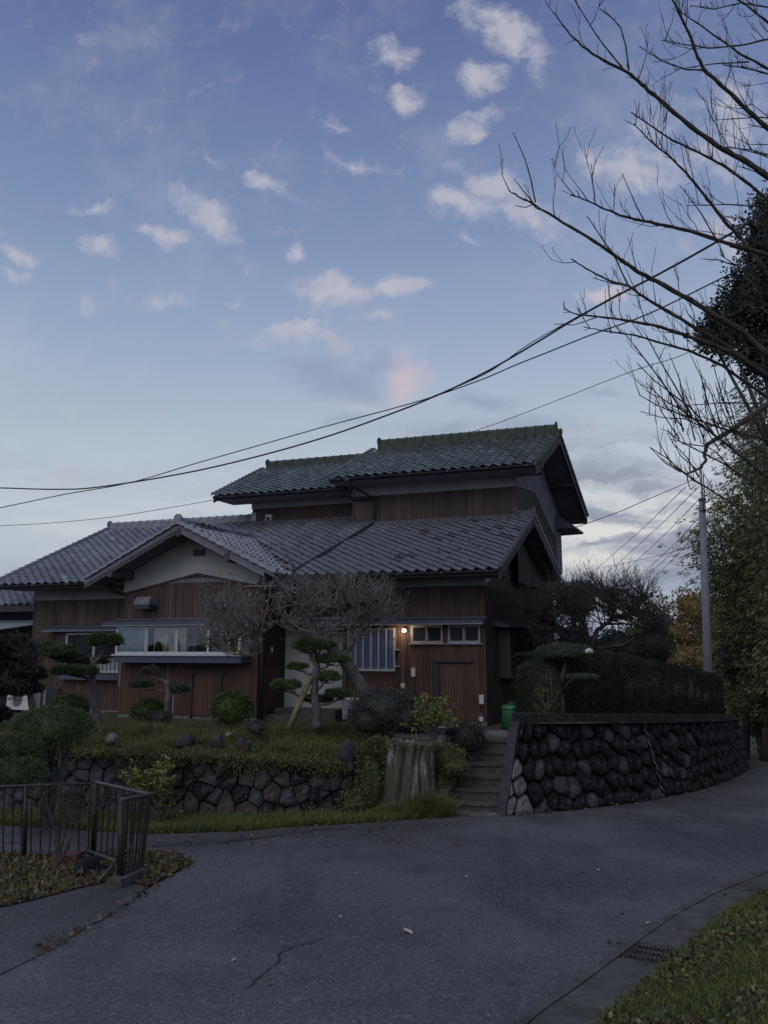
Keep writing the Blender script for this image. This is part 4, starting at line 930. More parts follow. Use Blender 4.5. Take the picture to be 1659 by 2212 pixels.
hp('pipe_cover', M_ALUDULL, lambda q: q.box(A1+.02, A1+.12, -.5, -.05, GZ, GZ+.62, T), parent=ac)
wb = thing('utility_box', T(-2.9, -.5, GZ), 'white utility box standing under the barred window beside the leaning trunk', 'box')
hp('case', M_ALUDULL, lambda q: q.box(-3.2, -2.6, -.5, -.2, GZ+.06, GZ+.5, T), parent=wb)
hp('case_lid', M_WHITE, lambda q: q.box(-3.22, -2.58, -.52, -.18, GZ+.505, GZ+.53, T), parent=wb)
hp('opening', M_DARK, lambda q: q.box(-3.05, -2.75, -.507, -.5, GZ+.08, GZ+.3, T), parent=wb)
# ------------------------------------------------------------------ stone walls
def clip_poly(poly, nx, ny, d):
    out = []; n = len(poly)
    for i in range(n):
        a = poly[i]; b = poly[(i+1) % n]; da = a[0]*nx+a[1]*ny-d; db = b[0]*nx+b[1]*ny-d
        if da <= 0: out.append(a)
        if (da < 0) != (db < 0) and da != db:
            t = da/(da-db); out.append((a[0]+(b[0]-a[0])*t, a[1]+(b[1]-a[1])*t))
    return out
def voronoi(S, H, cw, ch, seed, jx=.33, jy=.3):
    r = random.Random(seed); pts = []; rows = max(1, round(H/ch)); 
    for j in range(rows):
        k = max(1, round(S/cw))
        for i in range(-1, k+2):
            pts.append(((i+.5+(.5 if j % 2 else 0)+r.uniform(-jx, jx))*S/k, (j+.5+r.uniform(-jy, jy))*H/rows))
    cells = []
    for i, p in enumerate(pts):
        poly = [(p[0]-2, p[1]-2), (p[0]+2, p[1]-2), (p[0]+2, p[1]+2), (p[0]-2, p[1]+2)]
        for j, q in enumerate(pts):
            if i == j or abs(q[0]-p[0]) > 2.5: continue
            nx_, ny_ = q[0]-p[0], q[1]-p[1]; L = math.hypot(nx_, ny_); nx_ /= L; ny_ /= L
            poly = clip_poly(poly, nx_, ny_, ((p[0]+q[0])*nx_+(p[1]+q[1])*ny_)/2)
            if len(poly) < 3: break
        for nx_, ny_, d in ((-1, 0, 0), (1, 0, S), (0, -1, 0), (0, 1, H)):
            if len(poly) >= 3: poly = clip_poly(poly, nx_, ny_, d)
        if len(poly) >= 3: cells.append(poly)
    return cells
def stone_wall(root, path, tops, base, cw, ch, gap, bulge, roundk, batter, mats, seed, thick=.35, t_lim=(0, 1), back_m=M_JOINT, irregular=.0):
    S = plen(path); H = 1.0; r = random.Random(seed)
    def M3(s, t, d):
        p, dd, zt = path_at(path, tops, max(0, min(S, s))); n = Vector((dd.y, -dd.x, 0)); zb = base(p)
        if n.x > .3 and s < 1.2: p = p+Vector((.30*t*(1-s/1.2), 0, 0))
        if n.x > .3 and s < 1.4: n = Vector((.0, -1, 0)).lerp(n, s/1.4).normalized()
        return p+n*(d+batter*(1-t)-batter)+Vector((0, 0, zb+(zt-zb)*t))
    # earth and mortar behind the stones
    mb = MB(); n = max(8, int(S/.7)); vs = []
    for i in range(n+1):
        s = S*i/n
        vs += [M3(s, -.05, -.04), M3(s, .995, -.04), M3(s, .995, -thick), M3(s, -.05, -thick)]
    fs = []
    for i in range(n):
        for k in range(4): fs.append((4*i+k, 4*i+4+k, 4*i+4+(k+1) % 4, 4*i+(k+1) % 4))
    fs += [(0, 1, 2, 3), (4*n+3, 4*n+2, 4*n+1, 4*n)]
    mb.add(vs, fs); mb.obj('backing', back_m, root)
    hgt = sum(tops[i]-base(path[i]) for i in range(len(path)))/len(path)
    cells = voronoi(S, hgt, cw, ch, seed, .42, .38) 
    for ci, c in enumerate(cells):
        cx = sum(p[0] for p in c)/len(c); cy = sum(p[1] for p in c)/len(c)
        # area guard and inset
        rad = sum(math.hypot(p[0]-cx, p[1]-cy) for p in c)/len(c)
        if rad < .05: continue
        k = 1-gap/rad; q = [(cx+(p[0]-cx)*k, cy+(p[1]-cy)*k) for p in c]; cutk = .2 if batter > .2 else .13
        for _ in range(roundk):
            o_ = []
            for i in range(len(q)):
                a = q[i]; b = q[(i+1) % len(q)]
                if math.hypot(a[0]-b[0], a[1]-b[1]) > .03 or True: o_ += [(a[0]*(1-cutk)+b[0]*cutk, a[1]*(1-cutk)+b[1]*cutk), (a[0]*cutk+b[0]*(1-cutk), a[1]*cutk+b[1]*(1-cutk))]
            q = o_
        # merge very short edges
        q2 = [q[0]]
        for p in q[1:]:
            if math.hypot(p[0]-q2[-1][0], p[1]-q2[-1][1]) > .012: q2.append(p)
        q = q2; m = len(q)
        if m < 4: continue
        out = r.uniform(-.02, .045); rings = [(1.0, -.10), (1.0, .0+out*.5), (.93, bulge*.55+out), (.62, bulge*.92+out), (.28, bulge+out)]
        vs = []
        for kk, dd_ in rings:
            for p in q:
                s = cx+(p[0]-cx)*kk; t = cy+(p[1]-cy)*kk
                nzv = mn.noise(Vector((s*5, t*5, seed+ci*.37)))*.022*(1 if dd_ > 0 else .3)+mn.noise(Vector((s*13, t*13, seed)))*.026*(1 if dd_ > 0 else 0)
                vs.append(M3(s, t/hgt, dd_+nzv))
        vs.append(M3(cx, cy/hgt, bulge+out+.004))
        fs = []
        for j in range(len(rings)-1):
            for i in range(m): fs.append((j*m+i, j*m+(i+1) % m, (j+1)*m+(i+1) % m, (j+1)*m+i))
        L0 = (len(rings)-1)*m
        for i in range(m): fs.append((L0+i, L0+(i+1) % m, len(vs)-1))
        mm = mats[0](r, cx/S, cy/hgt)
        org = M3(cx, cy/hgt, 0)
        MB().add(vs, fs).obj('stone', mm, root, False, origin=org)
def wbase(p): return gz(p.y)-.03
lwr = thing('stone_retaining_wall', LW[3]+Vector((0, 0, gz(LW[3].y))), 'low dry-stone retaining wall of large dark fitted stones below the garden', 'stone wall')
stone_wall(lwr, LW, LT, wbase, .29, .255, .006, .05, 1, .10, [lambda r, s, t: r.choice([M_STONE, M_STONE, M_STONE, M_STONE2, M_STONE2, M_STONEBLACK, M_STONEBLACK, M_STONE])], 5)
rwr = thing('stone_roadside_wall', RW[0]+Vector((0, 0, gz(RW[0].y))), 'tall curving wall of blackened rounded stones under a concrete coping along the road', 'stone wall')
RT2 = [z-.13 for z in RT]
stone_wall(rwr, RW[:7], RT2[:7], wbase, .325, .29, .020, .085, 1, .28, [lambda r, s, t: (M_STONEPALE if (s < .022 and t < .6) else r.choice([M_STONEBLACK]*10+[M_STONE]*(2 if s < .4 else 0)))], 9)
# coping, jointed; set back with the batter
mb = None; CL = plen(RW[:7]); n = 15
for i in range(n):
    mb = MB(); vs = []
    for k in range(5):
        s = CL*(i+k/4*.995)/n; p, d, zt = path_at(RW, RT, s); nn_ = Vector((d.y, -d.x, 0)) if s > 1.4 else Vector((.0, -1, 0)).lerp(Vector((d.y, -d.x, 0)), s/1.4).normalized()
        if s < 1.2: p = p+Vector((.24*(1-s/1.2), 0, 0))
        for w_, z_ in ((-.235, zt-.14), (-.235, zt), (-.52, zt), (-.52, zt-.14)): vs.append(p+nn_*w_+Vector((0, 0, z_+.004*mn.noise(Vector((s*3, 0, w_))))))
    fs = [(4*k+j, 4*k+4+j, 4*k+4+(j+1) % 4, 4*k+(j+1) % 4) for k in range(4) for j in range(4)]+[(3, 2, 1, 0), (16, 17, 18, 19)]
    mb.add(vs, fs).obj('coping', M_COPING, rwr)
# moss and small weeds in the joints and along the foot of the wall
P_ = []; D_ = []
for k in range(2600):
    s = rnd.uniform(.4, plen(RW[:7])-.5); p, d, zt = path_at(RW, RT2, s); nn_ = Vector((d.y, -d.x, 0)); t = rnd.choice([rnd.random()**3*.5, 1-rnd.random()**2*.12, rnd.random()])
    if mn.noise(Vector((s*1.9, t*3, 1.5))) < .05: continue
    q = p+nn_*(.28*(1-t)-.28+.03); q.z = gz(p.y)+(zt-gz(p.y))*t; P_.append(q[:]); D_.append((nn_.x, nn_.y, .5))
o = quads('wall_weeds', leaves(np.array(P_), np.array(D_), .05, .022, .6), M_COVER, rwr); o['kind'] = 'stuff'
P_ = []; D_ = []
for k in range(5200):
    s = rnd.uniform(.3, plen(LW)); p, d, zt = path_at(LW, LT, s); nn_ = Vector((d.y, -d.x, 0)); t = rnd.random()
    if mn.noise(Vector((s*1.5, t*1.4, 7.5))) < .14: continue
    q = p+nn_*(.10*(1-t)-.10+.05); q.z = gz(p.y)+(zt-gz(p.y))*t; P_.append(q[:]); D_.append((nn_.x, nn_.y, -.4))
o = quads('wall_weeds', leaves(np.array(P_), np.array(D_), .05, .026, .6), M_COVER, lwr); o['kind'] = 'stuff'
# white lime run down the wall joint
s0 = 4.55
mb = MB(); vs = []
for k in range(22):
    t = k/21; p, d, zt = path_at(RW, RT2, s0+.16*t+.05*math.sin(k*1.7)); nn_ = Vector((d.y, -d.x, 0)); zb = gz(p.y)
    P0 = p+nn_*(-.28+.28*(1-(1-t))+.115+.02*math.sin(k*2.1)); z = zt+(zb-zt)*t; wd = .016+.013*math.sin(k*1.3)**2
    vs += [P0-d*wd+Vector((0, 0, z)), P0+d*wd+Vector((0, 0, z))]
mb.add(vs, [(2*k, 2*k+1, 2*k+3, 2*k+2) for k in range(21)]).obj('lime_run', M_STONEPALE, rwr)

# garden steps with their cheek walls
stp = thing('garden_steps', T(-.8, -4.5, gz(13.8)), 'flight of six dark concrete garden steps between the tree stump and the roadside wall', 'steps')
SD = WW.copy(); SX = Vector((math.cos(R(-12)), math.sin(R(-12)), 0)); s_o = Vector((1.08, 13.98, 0))
for i in range(6):
    zt = gz(13.85)+.178*(i+1)-.0; f = s_o+SD*(.285*i)
    mb = MB(); wdt = .86+.02*i
    def TT(a, b, z): return f+SX*a+SD*b+Vector((0, 0, z+rnd.uniform(-.004, .004)))
    mb.box(0, wdt, .02, .5, zt-.30, zt-.045, TT); mb.box(-.0, wdt, -.012, .5, zt-.045, zt, TT); mb.obj('step', M_CONCDARK, stp)
mb = MB(); mb.box(-.03, .93, -.17, .1, -.1, .035, lambda a, b, z: s_o+SX*a+SD*b+Vector((0, 0, gz(13.8)+z))); mb.obj('landing', M_CONC, stp)
def cheek(pts_b, pts_t, th, nm, m=M_CONC):
    mb = MB(); mb.hexa(pts_b+pts_t); mb.obj(nm, m, stp)
b0 = Vector((1.84, 13.66, gz(13.7)-.05)); top0 = Vector((2.14, 13.86, RT[0]-.14))
cheek([b0, b0+Vector((.15, -.04, 0)), b0+Vector((1.0, 1.75, 0)), b0+Vector((.75, 1.8, 0))], [top0, top0+Vector((.15, -.04, 0)), top0+Vector((.85, 1.65, 0)), top0+Vector((.62, 1.7, 0))], .2, 'cheek_wall', M_CHEEK)
lb = Vector((.90, 13.95, gz(13.9)-.05)); 
cheek([lb, lb+Vector((.18, -.03, 0)), lb+Vector((.75, 1.6, 0)), lb+Vector((.58, 1.65, 0))], [lb+Vector((.03, .0, .42)), lb+Vector((.19, -.03, .42)), lb+Vector((.77, 1.6, .95)), lb+Vector((.6, 1.65, .95))], .2, 'cheek_wall', M_CONCDARK)
V = [s_o+SD*1.6+SX*(-.1)+Vector((0, 0, GZ-.025)), s_o+SD*1.6+SX*1.1+Vector((0, 0, GZ-.025)), s_o+SD*3.2+SX*1.3+Vector((0, 0, GZ-.02)), s_o+SD*3.2+SX*(-.3)+Vector((0, 0, GZ-.02))]
tag(link_mesh('garden_path', mesh_of('garden_path', V, [(0, 1, 2, 3)], M_CONC)), kind='structure')

# ------------------------------------------------------------------ stump
st_c = Vector((.40, 14.05, 0)); zb = gz(14)-.1; zt = at(880, 1603, 14.05).z
def stump():
    vs = []; fs = []; N, Mr = 120, 16
    for j in range(Mr+1):
        t = j/Mr; z = zb+(zt-zb)*t; r0 = .43+.13*(1-t)**1.5
        for i in range(N):
            th = 2*math.pi*i/N; gv = 0
            for gq in (0.5, 1.3, 2.0, 2.9, 3.55, 4.05, 4.42, 4.85, 5.2, 5.75):
                dq = (th-gq-.16*(t-.5)*math.sin(gq*3)+math.pi) % (2*math.pi)-math.pi; gv = max(gv, math.exp(-(dq/.055)**2))
            r = r0-.15*gv*(1-.35*t)+.05*mn.noise(Vector((math.cos(th)*2.5, math.sin(th)*2.5, t*1.5)))+.03*mn.noise(Vector((math.cos(th)*8, math.sin(th)*8, t*2.2)))
            vs.append((st_c.x+r*math.cos(th)+.10*(t-.5), st_c.y+r*math.sin(th)*.9, z+((.07*mn.noise(Vector((math.cos(th)*3, math.sin(th)*3, 1)))+.05*mn.noise(Vector((math.cos(th)*9, math.sin(th)*9, 4)))) if j == Mr else 0)))
    for j in range(Mr):
        for i in range(N): fs.append((j*N+i, j*N+(i+1) % N, (j+1)*N+(i+1) % N, (j+1)*N+i))
    b = len(vs)
    for kk in (.8, .4):
        for i in range(N):
            p = vs[Mr*N+i]; vs.append((st_c.x+(p[0]-st_c.x)*kk, st_c.y+(p[1]-st_c.y)*kk, zt-.015-.02*(1-kk)))
    vs.append((st_c.x, st_c.y, zt-.03))
    for i in range(N):
        fs += [(Mr*N+i, Mr*N+(i+1) % N, b+(i+1) % N, b+i), (b+i, b+(i+1) % N, b+N+(i+1) % N, b+N+i), (b+N+i, b+N+(i+1) % N, len(vs)-1)]
    return vs, fs
sv, sf = stump(); sroot = thing('tree_stump', st_c+Vector((0, 0, gz(14))), 'broad weathered grey tree stump with deep grooves left of the garden steps', 'stump')
MB().add(sv, sf).obj('stump_wood', M_TRUNKCUT, sroot, True)

STUMP_TOP = zt
# ------------------------------------------------------------------ generic plants
def bush(name, label, ells, per, ln, wd, m, cat='shrub', grp=None, stem=None, part='foliage', loc=None, **kw):
    c0 = Vector(ells[0][0]); base_ = loc or Vector((c0.x, c0.y, min(e[0][2]-e[1][2] for e in ells)))
    t = thing(name, base_, label, cat, grp)
    lv = ell_leaves(ells, per, ln, wd, **kw); o = quads(part, lv, m, t, core=cores(ells))
    if stem: stem(t)
    return t
def ell(x0, x1, y0, y1, Y, dep=None):
    """ellipsoid whose outline fills the given survey box at depth Y"""
    a = at((x0+x1)/2, (y0+y1)/2, Y); rx = (x1-x0)/2*Y/1700; rz = (y1-y0)/2*Y/1700*.985
    return (tuple(a), (rx, dep or rx*.85, rz))
bush('round_shrub', 'neatly clipped round green shrub under the bay window right of the hatch', [ell(458, 544, 1496, 1570, 16.6)], 3600, .042, .022, M_SHRUB, grp='clipped shrubs along the house')
bush('round_shrub', 'clipped dark green shrub below the left end of the bay window', [ell(284, 357, 1511, 1566, 17.2)], 3000, .042, .022, M_SHRUB, grp='clipped shrubs along the house')
bush('round_shrub', 'clipped boxy green shrub before the left window with the grille', [ell(110, 188, 1501, 1558, 18.2)], 2600, .045, .024, M_SHRUB, grp='clipped shrubs along the house')
def stems(c, zt, n, spread, m=M_TWIGDARK, r=.02):
    def f(t):
        mb = MB()
        for i in range(n):
            a = rnd.uniform(0, 6.28); e = Vector((math.cos(a)*spread*rnd.uniform(.3, 1), math.sin(a)*spread*rnd.uniform(.3, 1), 0))
            b = Vector((c[0]+e.x*.15, c[1]+e.y*.15, gz(c[1])-.05 if c[2] is None else c[2])); T_ = Vector((c[0]+e.x, c[1]+e.y, zt)); mid = b.lerp(T_, .5)+Vector((-e.x*.2, -e.y*.2, 0))
            mb.tube([b, mid, T_], [r, r*.8, r*.4], 5)
        mb.obj('stems', m, t)
    return f
e1 = ell(38, 192, 1530, 1618, 12.2)
bush('domed_shrub', 'large dome-shaped clipped shrub on bare stems in front of the stone wall', [e1], 4200, .05, .012, M_PINE, stem=stems((e1[0][0], e1[0][1], None), e1[0][2], 26, .42), lump=.1, bottom=.15, loc=Vector((e1[0][0], e1[0][1], gz(12.2))))
bush('low_clipped_shrub', 'low clipped green shrub at the left edge under the large domed shrub', [ell(-40, 88, 1590, 1650, 11.6)], 3800, .05, .012, M_PINE, grp='stacked clipped shrubs at the left edge')
bush('low_clipped_shrub', 'lowest clipped green shrub at the left edge just above the railing', [ell(-30, 96, 1642, 1702, 11.2), ell(-60, 20, 1600, 1690, 11.4)], 3800, .05, .012, M_PINE, grp='stacked clipped shrubs at the left edge')
bush('dense_dark_shrub', 'wide dark grey-green shrub between the leaning trunk and the yellow-leaved plant', [ell(762, 905, 1489, 1578, 15.2), ell(820, 940, 1512, 1590, 15.1), ell(755, 840, 1525, 1590, 15.0)], 3600, .035, .016, M_SHRUBDARK, lump=.3, shell=(.75, 1.12))
bush('low_dark_shrub', 'low dark shrub at the head of the garden steps', [ell(965, 1045, 1560, 1625, 14.9), ell(1000, 1042, 1575, 1612, 15.2)], 3000, .035, .018, M_SHRUBDARK, lump=.3, shell=(.75, 1.15))
bush('small_dark_shrub', 'small dark round shrub on the garden bank left of the bamboo prop', [ell(536, 575, 1557, 1590, 14.6)], 3600, .03, .016, M_SHRUBDARK, lump=.25)
bush('small_dark_shrub', 'small dark shrub at the foot of the middle-left pine', [ell(325, 372, 1536, 1562, 16.6)], 3600, .03, .016, M_SHRUBDARK, lump=.25)
bush('stair_side_plant', 'green leafy plant hanging beside the garden steps', [ell(930, 1000, 1612, 1668, 14.2), ell(955, 1006, 1640, 1672, 14.0)], 2600, .045, .022, M_COVER, lump=.35, shell=(.7, 1.2))

an = rng.uniform(0, 6.28, 2600); rr_ = rng.uniform(.36, .47, 2600); mp = np.stack([st_c.x+.05+rr_*np.cos(an), st_c.y+rr_*.9*np.sin(an), STUMP_TOP+.02-np.abs(rng.normal(0, .07, 2600))], 1)
quads('moss_rim', leaves(mp, np.stack([np.cos(an), np.sin(an), -.3+0*an], 1), .028, .02), M_COVER, sroot)
# leafy plants with visible stems and yellow-green whorls
def whorl_plant(name, label, boxes, base_px, Y, n, m, ln=.09):
    b = at(*base_px, Y); t = thing(name, b, label, 'plant'); mb = MB(); L_ = []
    for i in range(n):
        x0, x1, y0, y1 = rnd.choice(boxes); tip = at(rnd.uniform(x0, x1), rnd.uniform(y0, y1), Y+rnd.uniform(-.3, .3))
        mid = b.lerp(tip, .55)+Vector((rnd.uniform(-.05, .05), rnd.uniform(-.05, .05), .02)); mb.tube([b+Vector((rnd.uniform(-.06, .06), 0, -.05)), mid, tip], [.008, .006, .003], 4)
        k = 11; ang = rng.uniform(0, 6.28, k); d = np.stack([np.cos(ang), np.sin(ang), rng.uniform(-.1, .9, k)], 1); L_.append(leaves(np.repeat([tip[:]], k, 0), d, ln, ln*.36, .15))
        for q in range(3):
            s_ = mid.lerp(tip, rnd.random()); d = rng.normal(0, 1, (4, 3)); L_.append(leaves(np.repeat([s_[:]], 4, 0), d, ln*.8, ln*.3, .2))
    mb.obj('stem', M_TWIG, t); quads('foliage', np.concatenate(L_), m, t)
whorl_plant('yellow_leaved_plant', 'yellow-green leafy plant with pale stems beside the dark shrub', [(872, 985, 1505, 1570), (930, 1000, 1520, 1562), (905, 960, 1500, 1530), (880, 960, 1520, 1560)], (935, 1592), 14.6, 85, M_YELLOWLEAF, .085)
whorl_plant('yellow_leaved_plant', 'yellow-green leafy plant growing against the foot of the stone wall', [(262, 372, 1640, 1700), (290, 350, 1665, 1710), (262, 330, 1675, 1720)], (330, 1760), 12.7, 70, M_YELLOWLEAF, .095)
whorl_plant('garden_lily', 'low dark green leafy plant behind the railing corner', [(310, 375, 1700, 1745), (330, 385, 1715, 1760)], (350, 1765), 12.6, 40, M_COVER, .08)
whorl_plant('flowering_bush', 'pale green sprouting plant left of the hedge behind the bins', [(1150, 1215, 1480, 1540), (1175, 1210, 1435, 1500)], (1190, 1560), 15.4, 50, M_COVER, .06)
o = bush('ivy_mass', 'tangle of ivy hanging over the wall between the stones and the stump', [ell(775, 832, 1612, 1770, 13.95, .22), ell(735, 800, 1715, 1765, 13.7, .15), ell(790, 850, 1600, 1660, 14.1, .3), ell(930, 975, 1660, 1750, 14.2, .15)], 2600, .045, .03, M_COVER, cat='ivy', lump=.35, shell=(.8, 1.2))

# ------------------------------------------------------------------ ground vegetation
def scatter_garden(n, dmin, dmax, ln, wd, m, name, dens=None, fn=blades, smin=0, smax=None):
    P_ = []; S_ = plen(LW) if smax is None else smax
    while len(P_) < n:
        s = rnd.uniform(smin, S_); d = dmin+(dmax-dmin)*rnd.random(); p, dd, zt = path_at(LW, LT, s); q = p+Vector((-.20, .98, 0))*d
        if dens and rnd.random() > dens(q.x, q.y, d): continue
        P_.append((q.x, q.y, garden_z(q.x, q.y)))
    P_ = np.array(P_)
    if fn is blades: return P_, blades(P_, ln, wd)
    d = rng.normal(0, .6, (len(P_), 3)); d[:, 2] = abs(d[:, 2])+.3; return P_, leaves(P_+np.array([0, 0, .02]), d, ln, wd)
nd = lambda k, o=0: (lambda x, y, d: min(1, max(.03, .5+k*mn.noise(Vector((x*1.3+o, y*1.3, 2))))))
tuf = []
for k in range(120):
    s = rnd.uniform(0, plen(LW)); dd0 = rnd.uniform(.05, 3.2)**1.0; p, dd, zt = path_at(LW, LT, s); q = p+Vector((-.20, .98, 0))*dd0; n_ = rnd.randint(120, 420); rad_ = rnd.uniform(.10, .3); an_ = rng.uniform(0, 6.28, n_); rr_ = rad_*np.sqrt(rng.random(n_))
    tuf.append(blades(np.stack([q.x+rr_*np.cos(an_), q.y+rr_*np.sin(an_), np.full(n_, garden_z(q.x, q.y)-.01)], 1), rnd.uniform(.12, .27), .010, .5))
tag(quads('grass_tufts', np.concatenate(tuf), M_GRASSTUFT, k=3), kind='stuff')
_, v1 = scatter_garden(52000, .0, 3.6, .085, .012, M_GRASS, '', nd(1.6))
tag(quads('garden_grass', v1, M_GRASS, k=3), kind='stuff')
_, v2 = scatter_garden(30000, -.05, 3.2, .045, .026, M_COVER, '', nd(1.8, 7), fn=leaves)
# creeping plants trailing over the wall's edge
extra = []
for i in range(9000):
    s = rnd.uniform(0, plen(LW)); k = mn.noise(Vector((s*1.4, 3, 3))); p, dd, zt = path_at(LW, LT, s); n_ = Vector((dd.y, -dd.x, 0))
    h = abs(rnd.gauss(0, .06+.10*max(0, k+.1))); extra.append(p+n_*(.03+rnd.random()*.07)+Vector((0, 0, zt+.03-h)))
extra = np.array([e[:] for e in extra]); dd_ = rng.normal(0, .5, (len(extra), 3)); dd_[:, 2] -= .3; dd_[:, 1] -= .5
tag(quads('ground_cover', np.concatenate([v2, leaves(extra, dd_, .045, .024)]), M_COVER), kind='stuff')
_, v3 = scatter_garden(14000, .0, 3.4, .10, .011, M_GRASSDRY, '', nd(2.4, 20)); tag(quads('dry_grass', v3, M_GRASSDRY, k=3), kind='stuff')
# the verge between the road and the wall
vp = [Vector((-14, 13.6, 0)), Vector((-5.6, 12.6, 0)), Vector((-3.4, 11.65, 0)), Vector((-2.05, 11.95, 0)), Vector((-.9, 12.6, 0)), Vector((.05, 12.95, 0)), Vector((.95, 13.62, 0))]
P_ = []; Pd = []
while len(P_) < 46000:
    x = rnd.uniform(-9, .8)
    for a, b in zip(vp, vp[1:]):
        if a.x <= x <= b.x: yf = a.y+(b.y-a.y)*(x-a.x)/(b.x-a.x)
    yb = None
    for a, b in zip(LW, LW[1:]):
        if a.x <= x <= b.x: yb = a.y+(b.y-a.y)*(x-a.x)/(b.x-a.x)
    if yb is None: yb = 14.4
    t = rnd.random(); y = yf+(yb-.05-yf)*t
    if rnd.random() < .25: y = yf+abs(rnd.gauss(0, .12))-.06
    q = (x, y, gz(y))
    if rnd.random() < .25+.9*t+.3*mn.noise(Vector((x*2, y*2, 0))): P_.append(q)
    elif rnd.random() < .6: Pd.append(q)
P_ = np.array(P_); Pd = np.array(Pd)
tag(quads('verge_grass', blades(P_, .12, .011), M_GRASS, k=3), kind='stuff'); tag(quads('verge_dry_grass', blades(Pd, .06, .012, .6), M_GRASSDRY, k=3), kind='stuff')
# tussock by the stump
def tussock(c, rad, n, ln, m, name):
    a = rng.uniform(0, 6.28, n); rr = rad*np.sqrt(rng.random(n)); p = np.stack([c[0]+rr*np.cos(a), c[1]+rr*np.sin(a)*.7, np.full(n, c[2])+(.16*(1-(rr/rad)**2))], 1); return blades(p, ln, .010, .55)
c = gnd(925, 1765); tb = np.concatenate([tussock((c.x+.0, c.y+.12, c.z), .42, 7000, .24, None, ''), tussock((c.x-.55, c.y-.12, c.z), .4, 3500, .12, None, '')]); tag(quads('grass_tussock', tb, M_GRASS, k=3), 'thick tussock of green grass at the foot of the stump', 'grass tuft')
# bank of grass at the lower right, planting bed litter
P_ = []; Pl = []
while len(P_) < 40000:
    x = rnd.uniform(.6, 8); y = rnd.uniform(2.6, 11.5); z, d = bank_z(x, y)
    if d < -.03 or abs(x) > y*.56+.6: continue
    k = mn.noise(Vector((x*1.6, y*1.6, 9))); 
    if rnd.random() < .62+.5*math.exp(-max(0, d)/.35)+1.3*k-.15*(y < 6): P_.append((x, y, max(z, gz(y)+.02)))
    elif rnd.random() < .28: Pl.append((x, y, z+.01))
P_ = np.array(P_); h = blades(P_, .05, .007, .8); tag(quads('bank_grass', h, M_GRASS, k=3), kind='stuff')
Pl = np.array(Pl); d = rng.normal(0, 1, (len(Pl), 3)); d[:, 2] = abs(d[:, 2])*.35
tag(quads('bank_leaf_litter', leaves(Pl, d, .045, .022), M_LITTER), kind='stuff')
sel = rng.random(len(Pl)) < .9; d = rng.normal(0, .8, (sel.sum(), 3)); d[:, 2] = abs(d[:, 2])
tag(quads('bank_clover', leaves(Pl[sel]+np.array([.01, .01, .01]), d, .035, .026), M_COVER), kind='stuff')
P_ = []; Pg = []
while len(P_) < 5200:
    q = gnd(rnd.uniform(-60, 425), rnd.uniform(1842, 1985))
    # inside the bed polygon?
    ins = False; n = len(bw)
    for i in range(n):
        a = bw[i]; b = bw[(i+1) % n]
        if (a[1] > q.y) != (b[1] > q.y) and q.x < (b[0]-a[0])*(q.y-a[1])/(b[1]-a[1])+a[0]: ins = not ins
    if ins: (P_ if rnd.random() < .80 else Pg).append((q.x, q.y, gz(q.y)+.025))
P_ = np.array(P_); Pg = np.array(Pg); d = rng.normal(0, 1, (len(P_), 3)); d[:, 2] = abs(d[:, 2])*.3
sel2 = rng.random(len(P_)) < .62; P_ = P_[sel2]; d = d[sel2]
tag(quads('bed_leaf_litter', leaves(P_, d, .06, .03), M_LITTER), kind='stuff'); tag(quads('bed_weeds', blades(Pg, .09, .009, .6), M_GRASS, k=3), kind='stuff')
# leaves along the edges of the road
P_ = []
for i in range(640):
    k = rnd.random()
    if k < .38: p, d, zt = path_at(RW, RT, rnd.uniform(0, 16)); q = p+Vector((d.y, -d.x, 0))*(.02+abs(rnd.gauss(0, .14)))
    elif k < .56: a = rnd.choice([(422, 1862, 330, 1915), (330, 1915, 272, 1960), (272, 1960, 180, 2010), (180, 2010, 95, 2060)]); t = rnd.random(); q = gnd(a[0]+(a[2]-a[0])*t+rnd.gauss(0, 9), a[1]+(a[3]-a[1])*t+rnd.gauss(0, 6))
    elif k < .86: q = gnd(rnd.uniform(330, 1000), rnd.uniform(1778, 1835))
    else: p, d = along(rl, rnd.uniform(0, glen)); q = p+Vector((d.y, -d.x, 0))*rnd.gauss(.2, .2)
    if q is not None: P_.append((q.x, q.y, gz(q.y)+.02))
P_ = np.array(P_); d = rng.normal(0, 1, (len(P_), 3)); d[:, 2] = abs(d[:, 2])*.2
tag(quads('roadside_leaves', leaves(P_, d, .055, .028), M_LITTER), kind='stuff')
# single leaves lying out on the asphalt
spots = [(881, 2017, .11, 'large faded leaf lying alone in the middle of the road', M_LEAFPALE), (583, 2130, .07, 'small yellow leaf beside the near end of the long road crack', M_YELLOWLEAF), (735, 1983 , .05, 'small pale leaf on the road left of centre', M_LEAFPALE),
         (1008, 1896, .06, 'pale leaf on the road below the garden steps', M_LEAFPALE), (930, 1821, .07, 'yellowish leaf on the road below the stump', M_YELLOWLEAF), (770, 1889, .05, 'pale fleck of leaf on the road below the stone wall', M_LEAFPALE), (1292, 1882, .06, 'pale leaf on the right part of the road', M_LEAFPALE),
         (590, 1806, .10, 'green-yellow leaf at the road edge by the verge', M_YELLOWLEAF), (1399, 1997, .05, 'white leaf on the asphalt beside the gutter above the grate', M_LEAFPALE), (1260, 1888, .06, 'dry leaf next to the pale one on the right part of the road', M_LITTER), (505, 2078, .05, 'small pale leaf on the road left of the crack', M_LEAFPALE)]
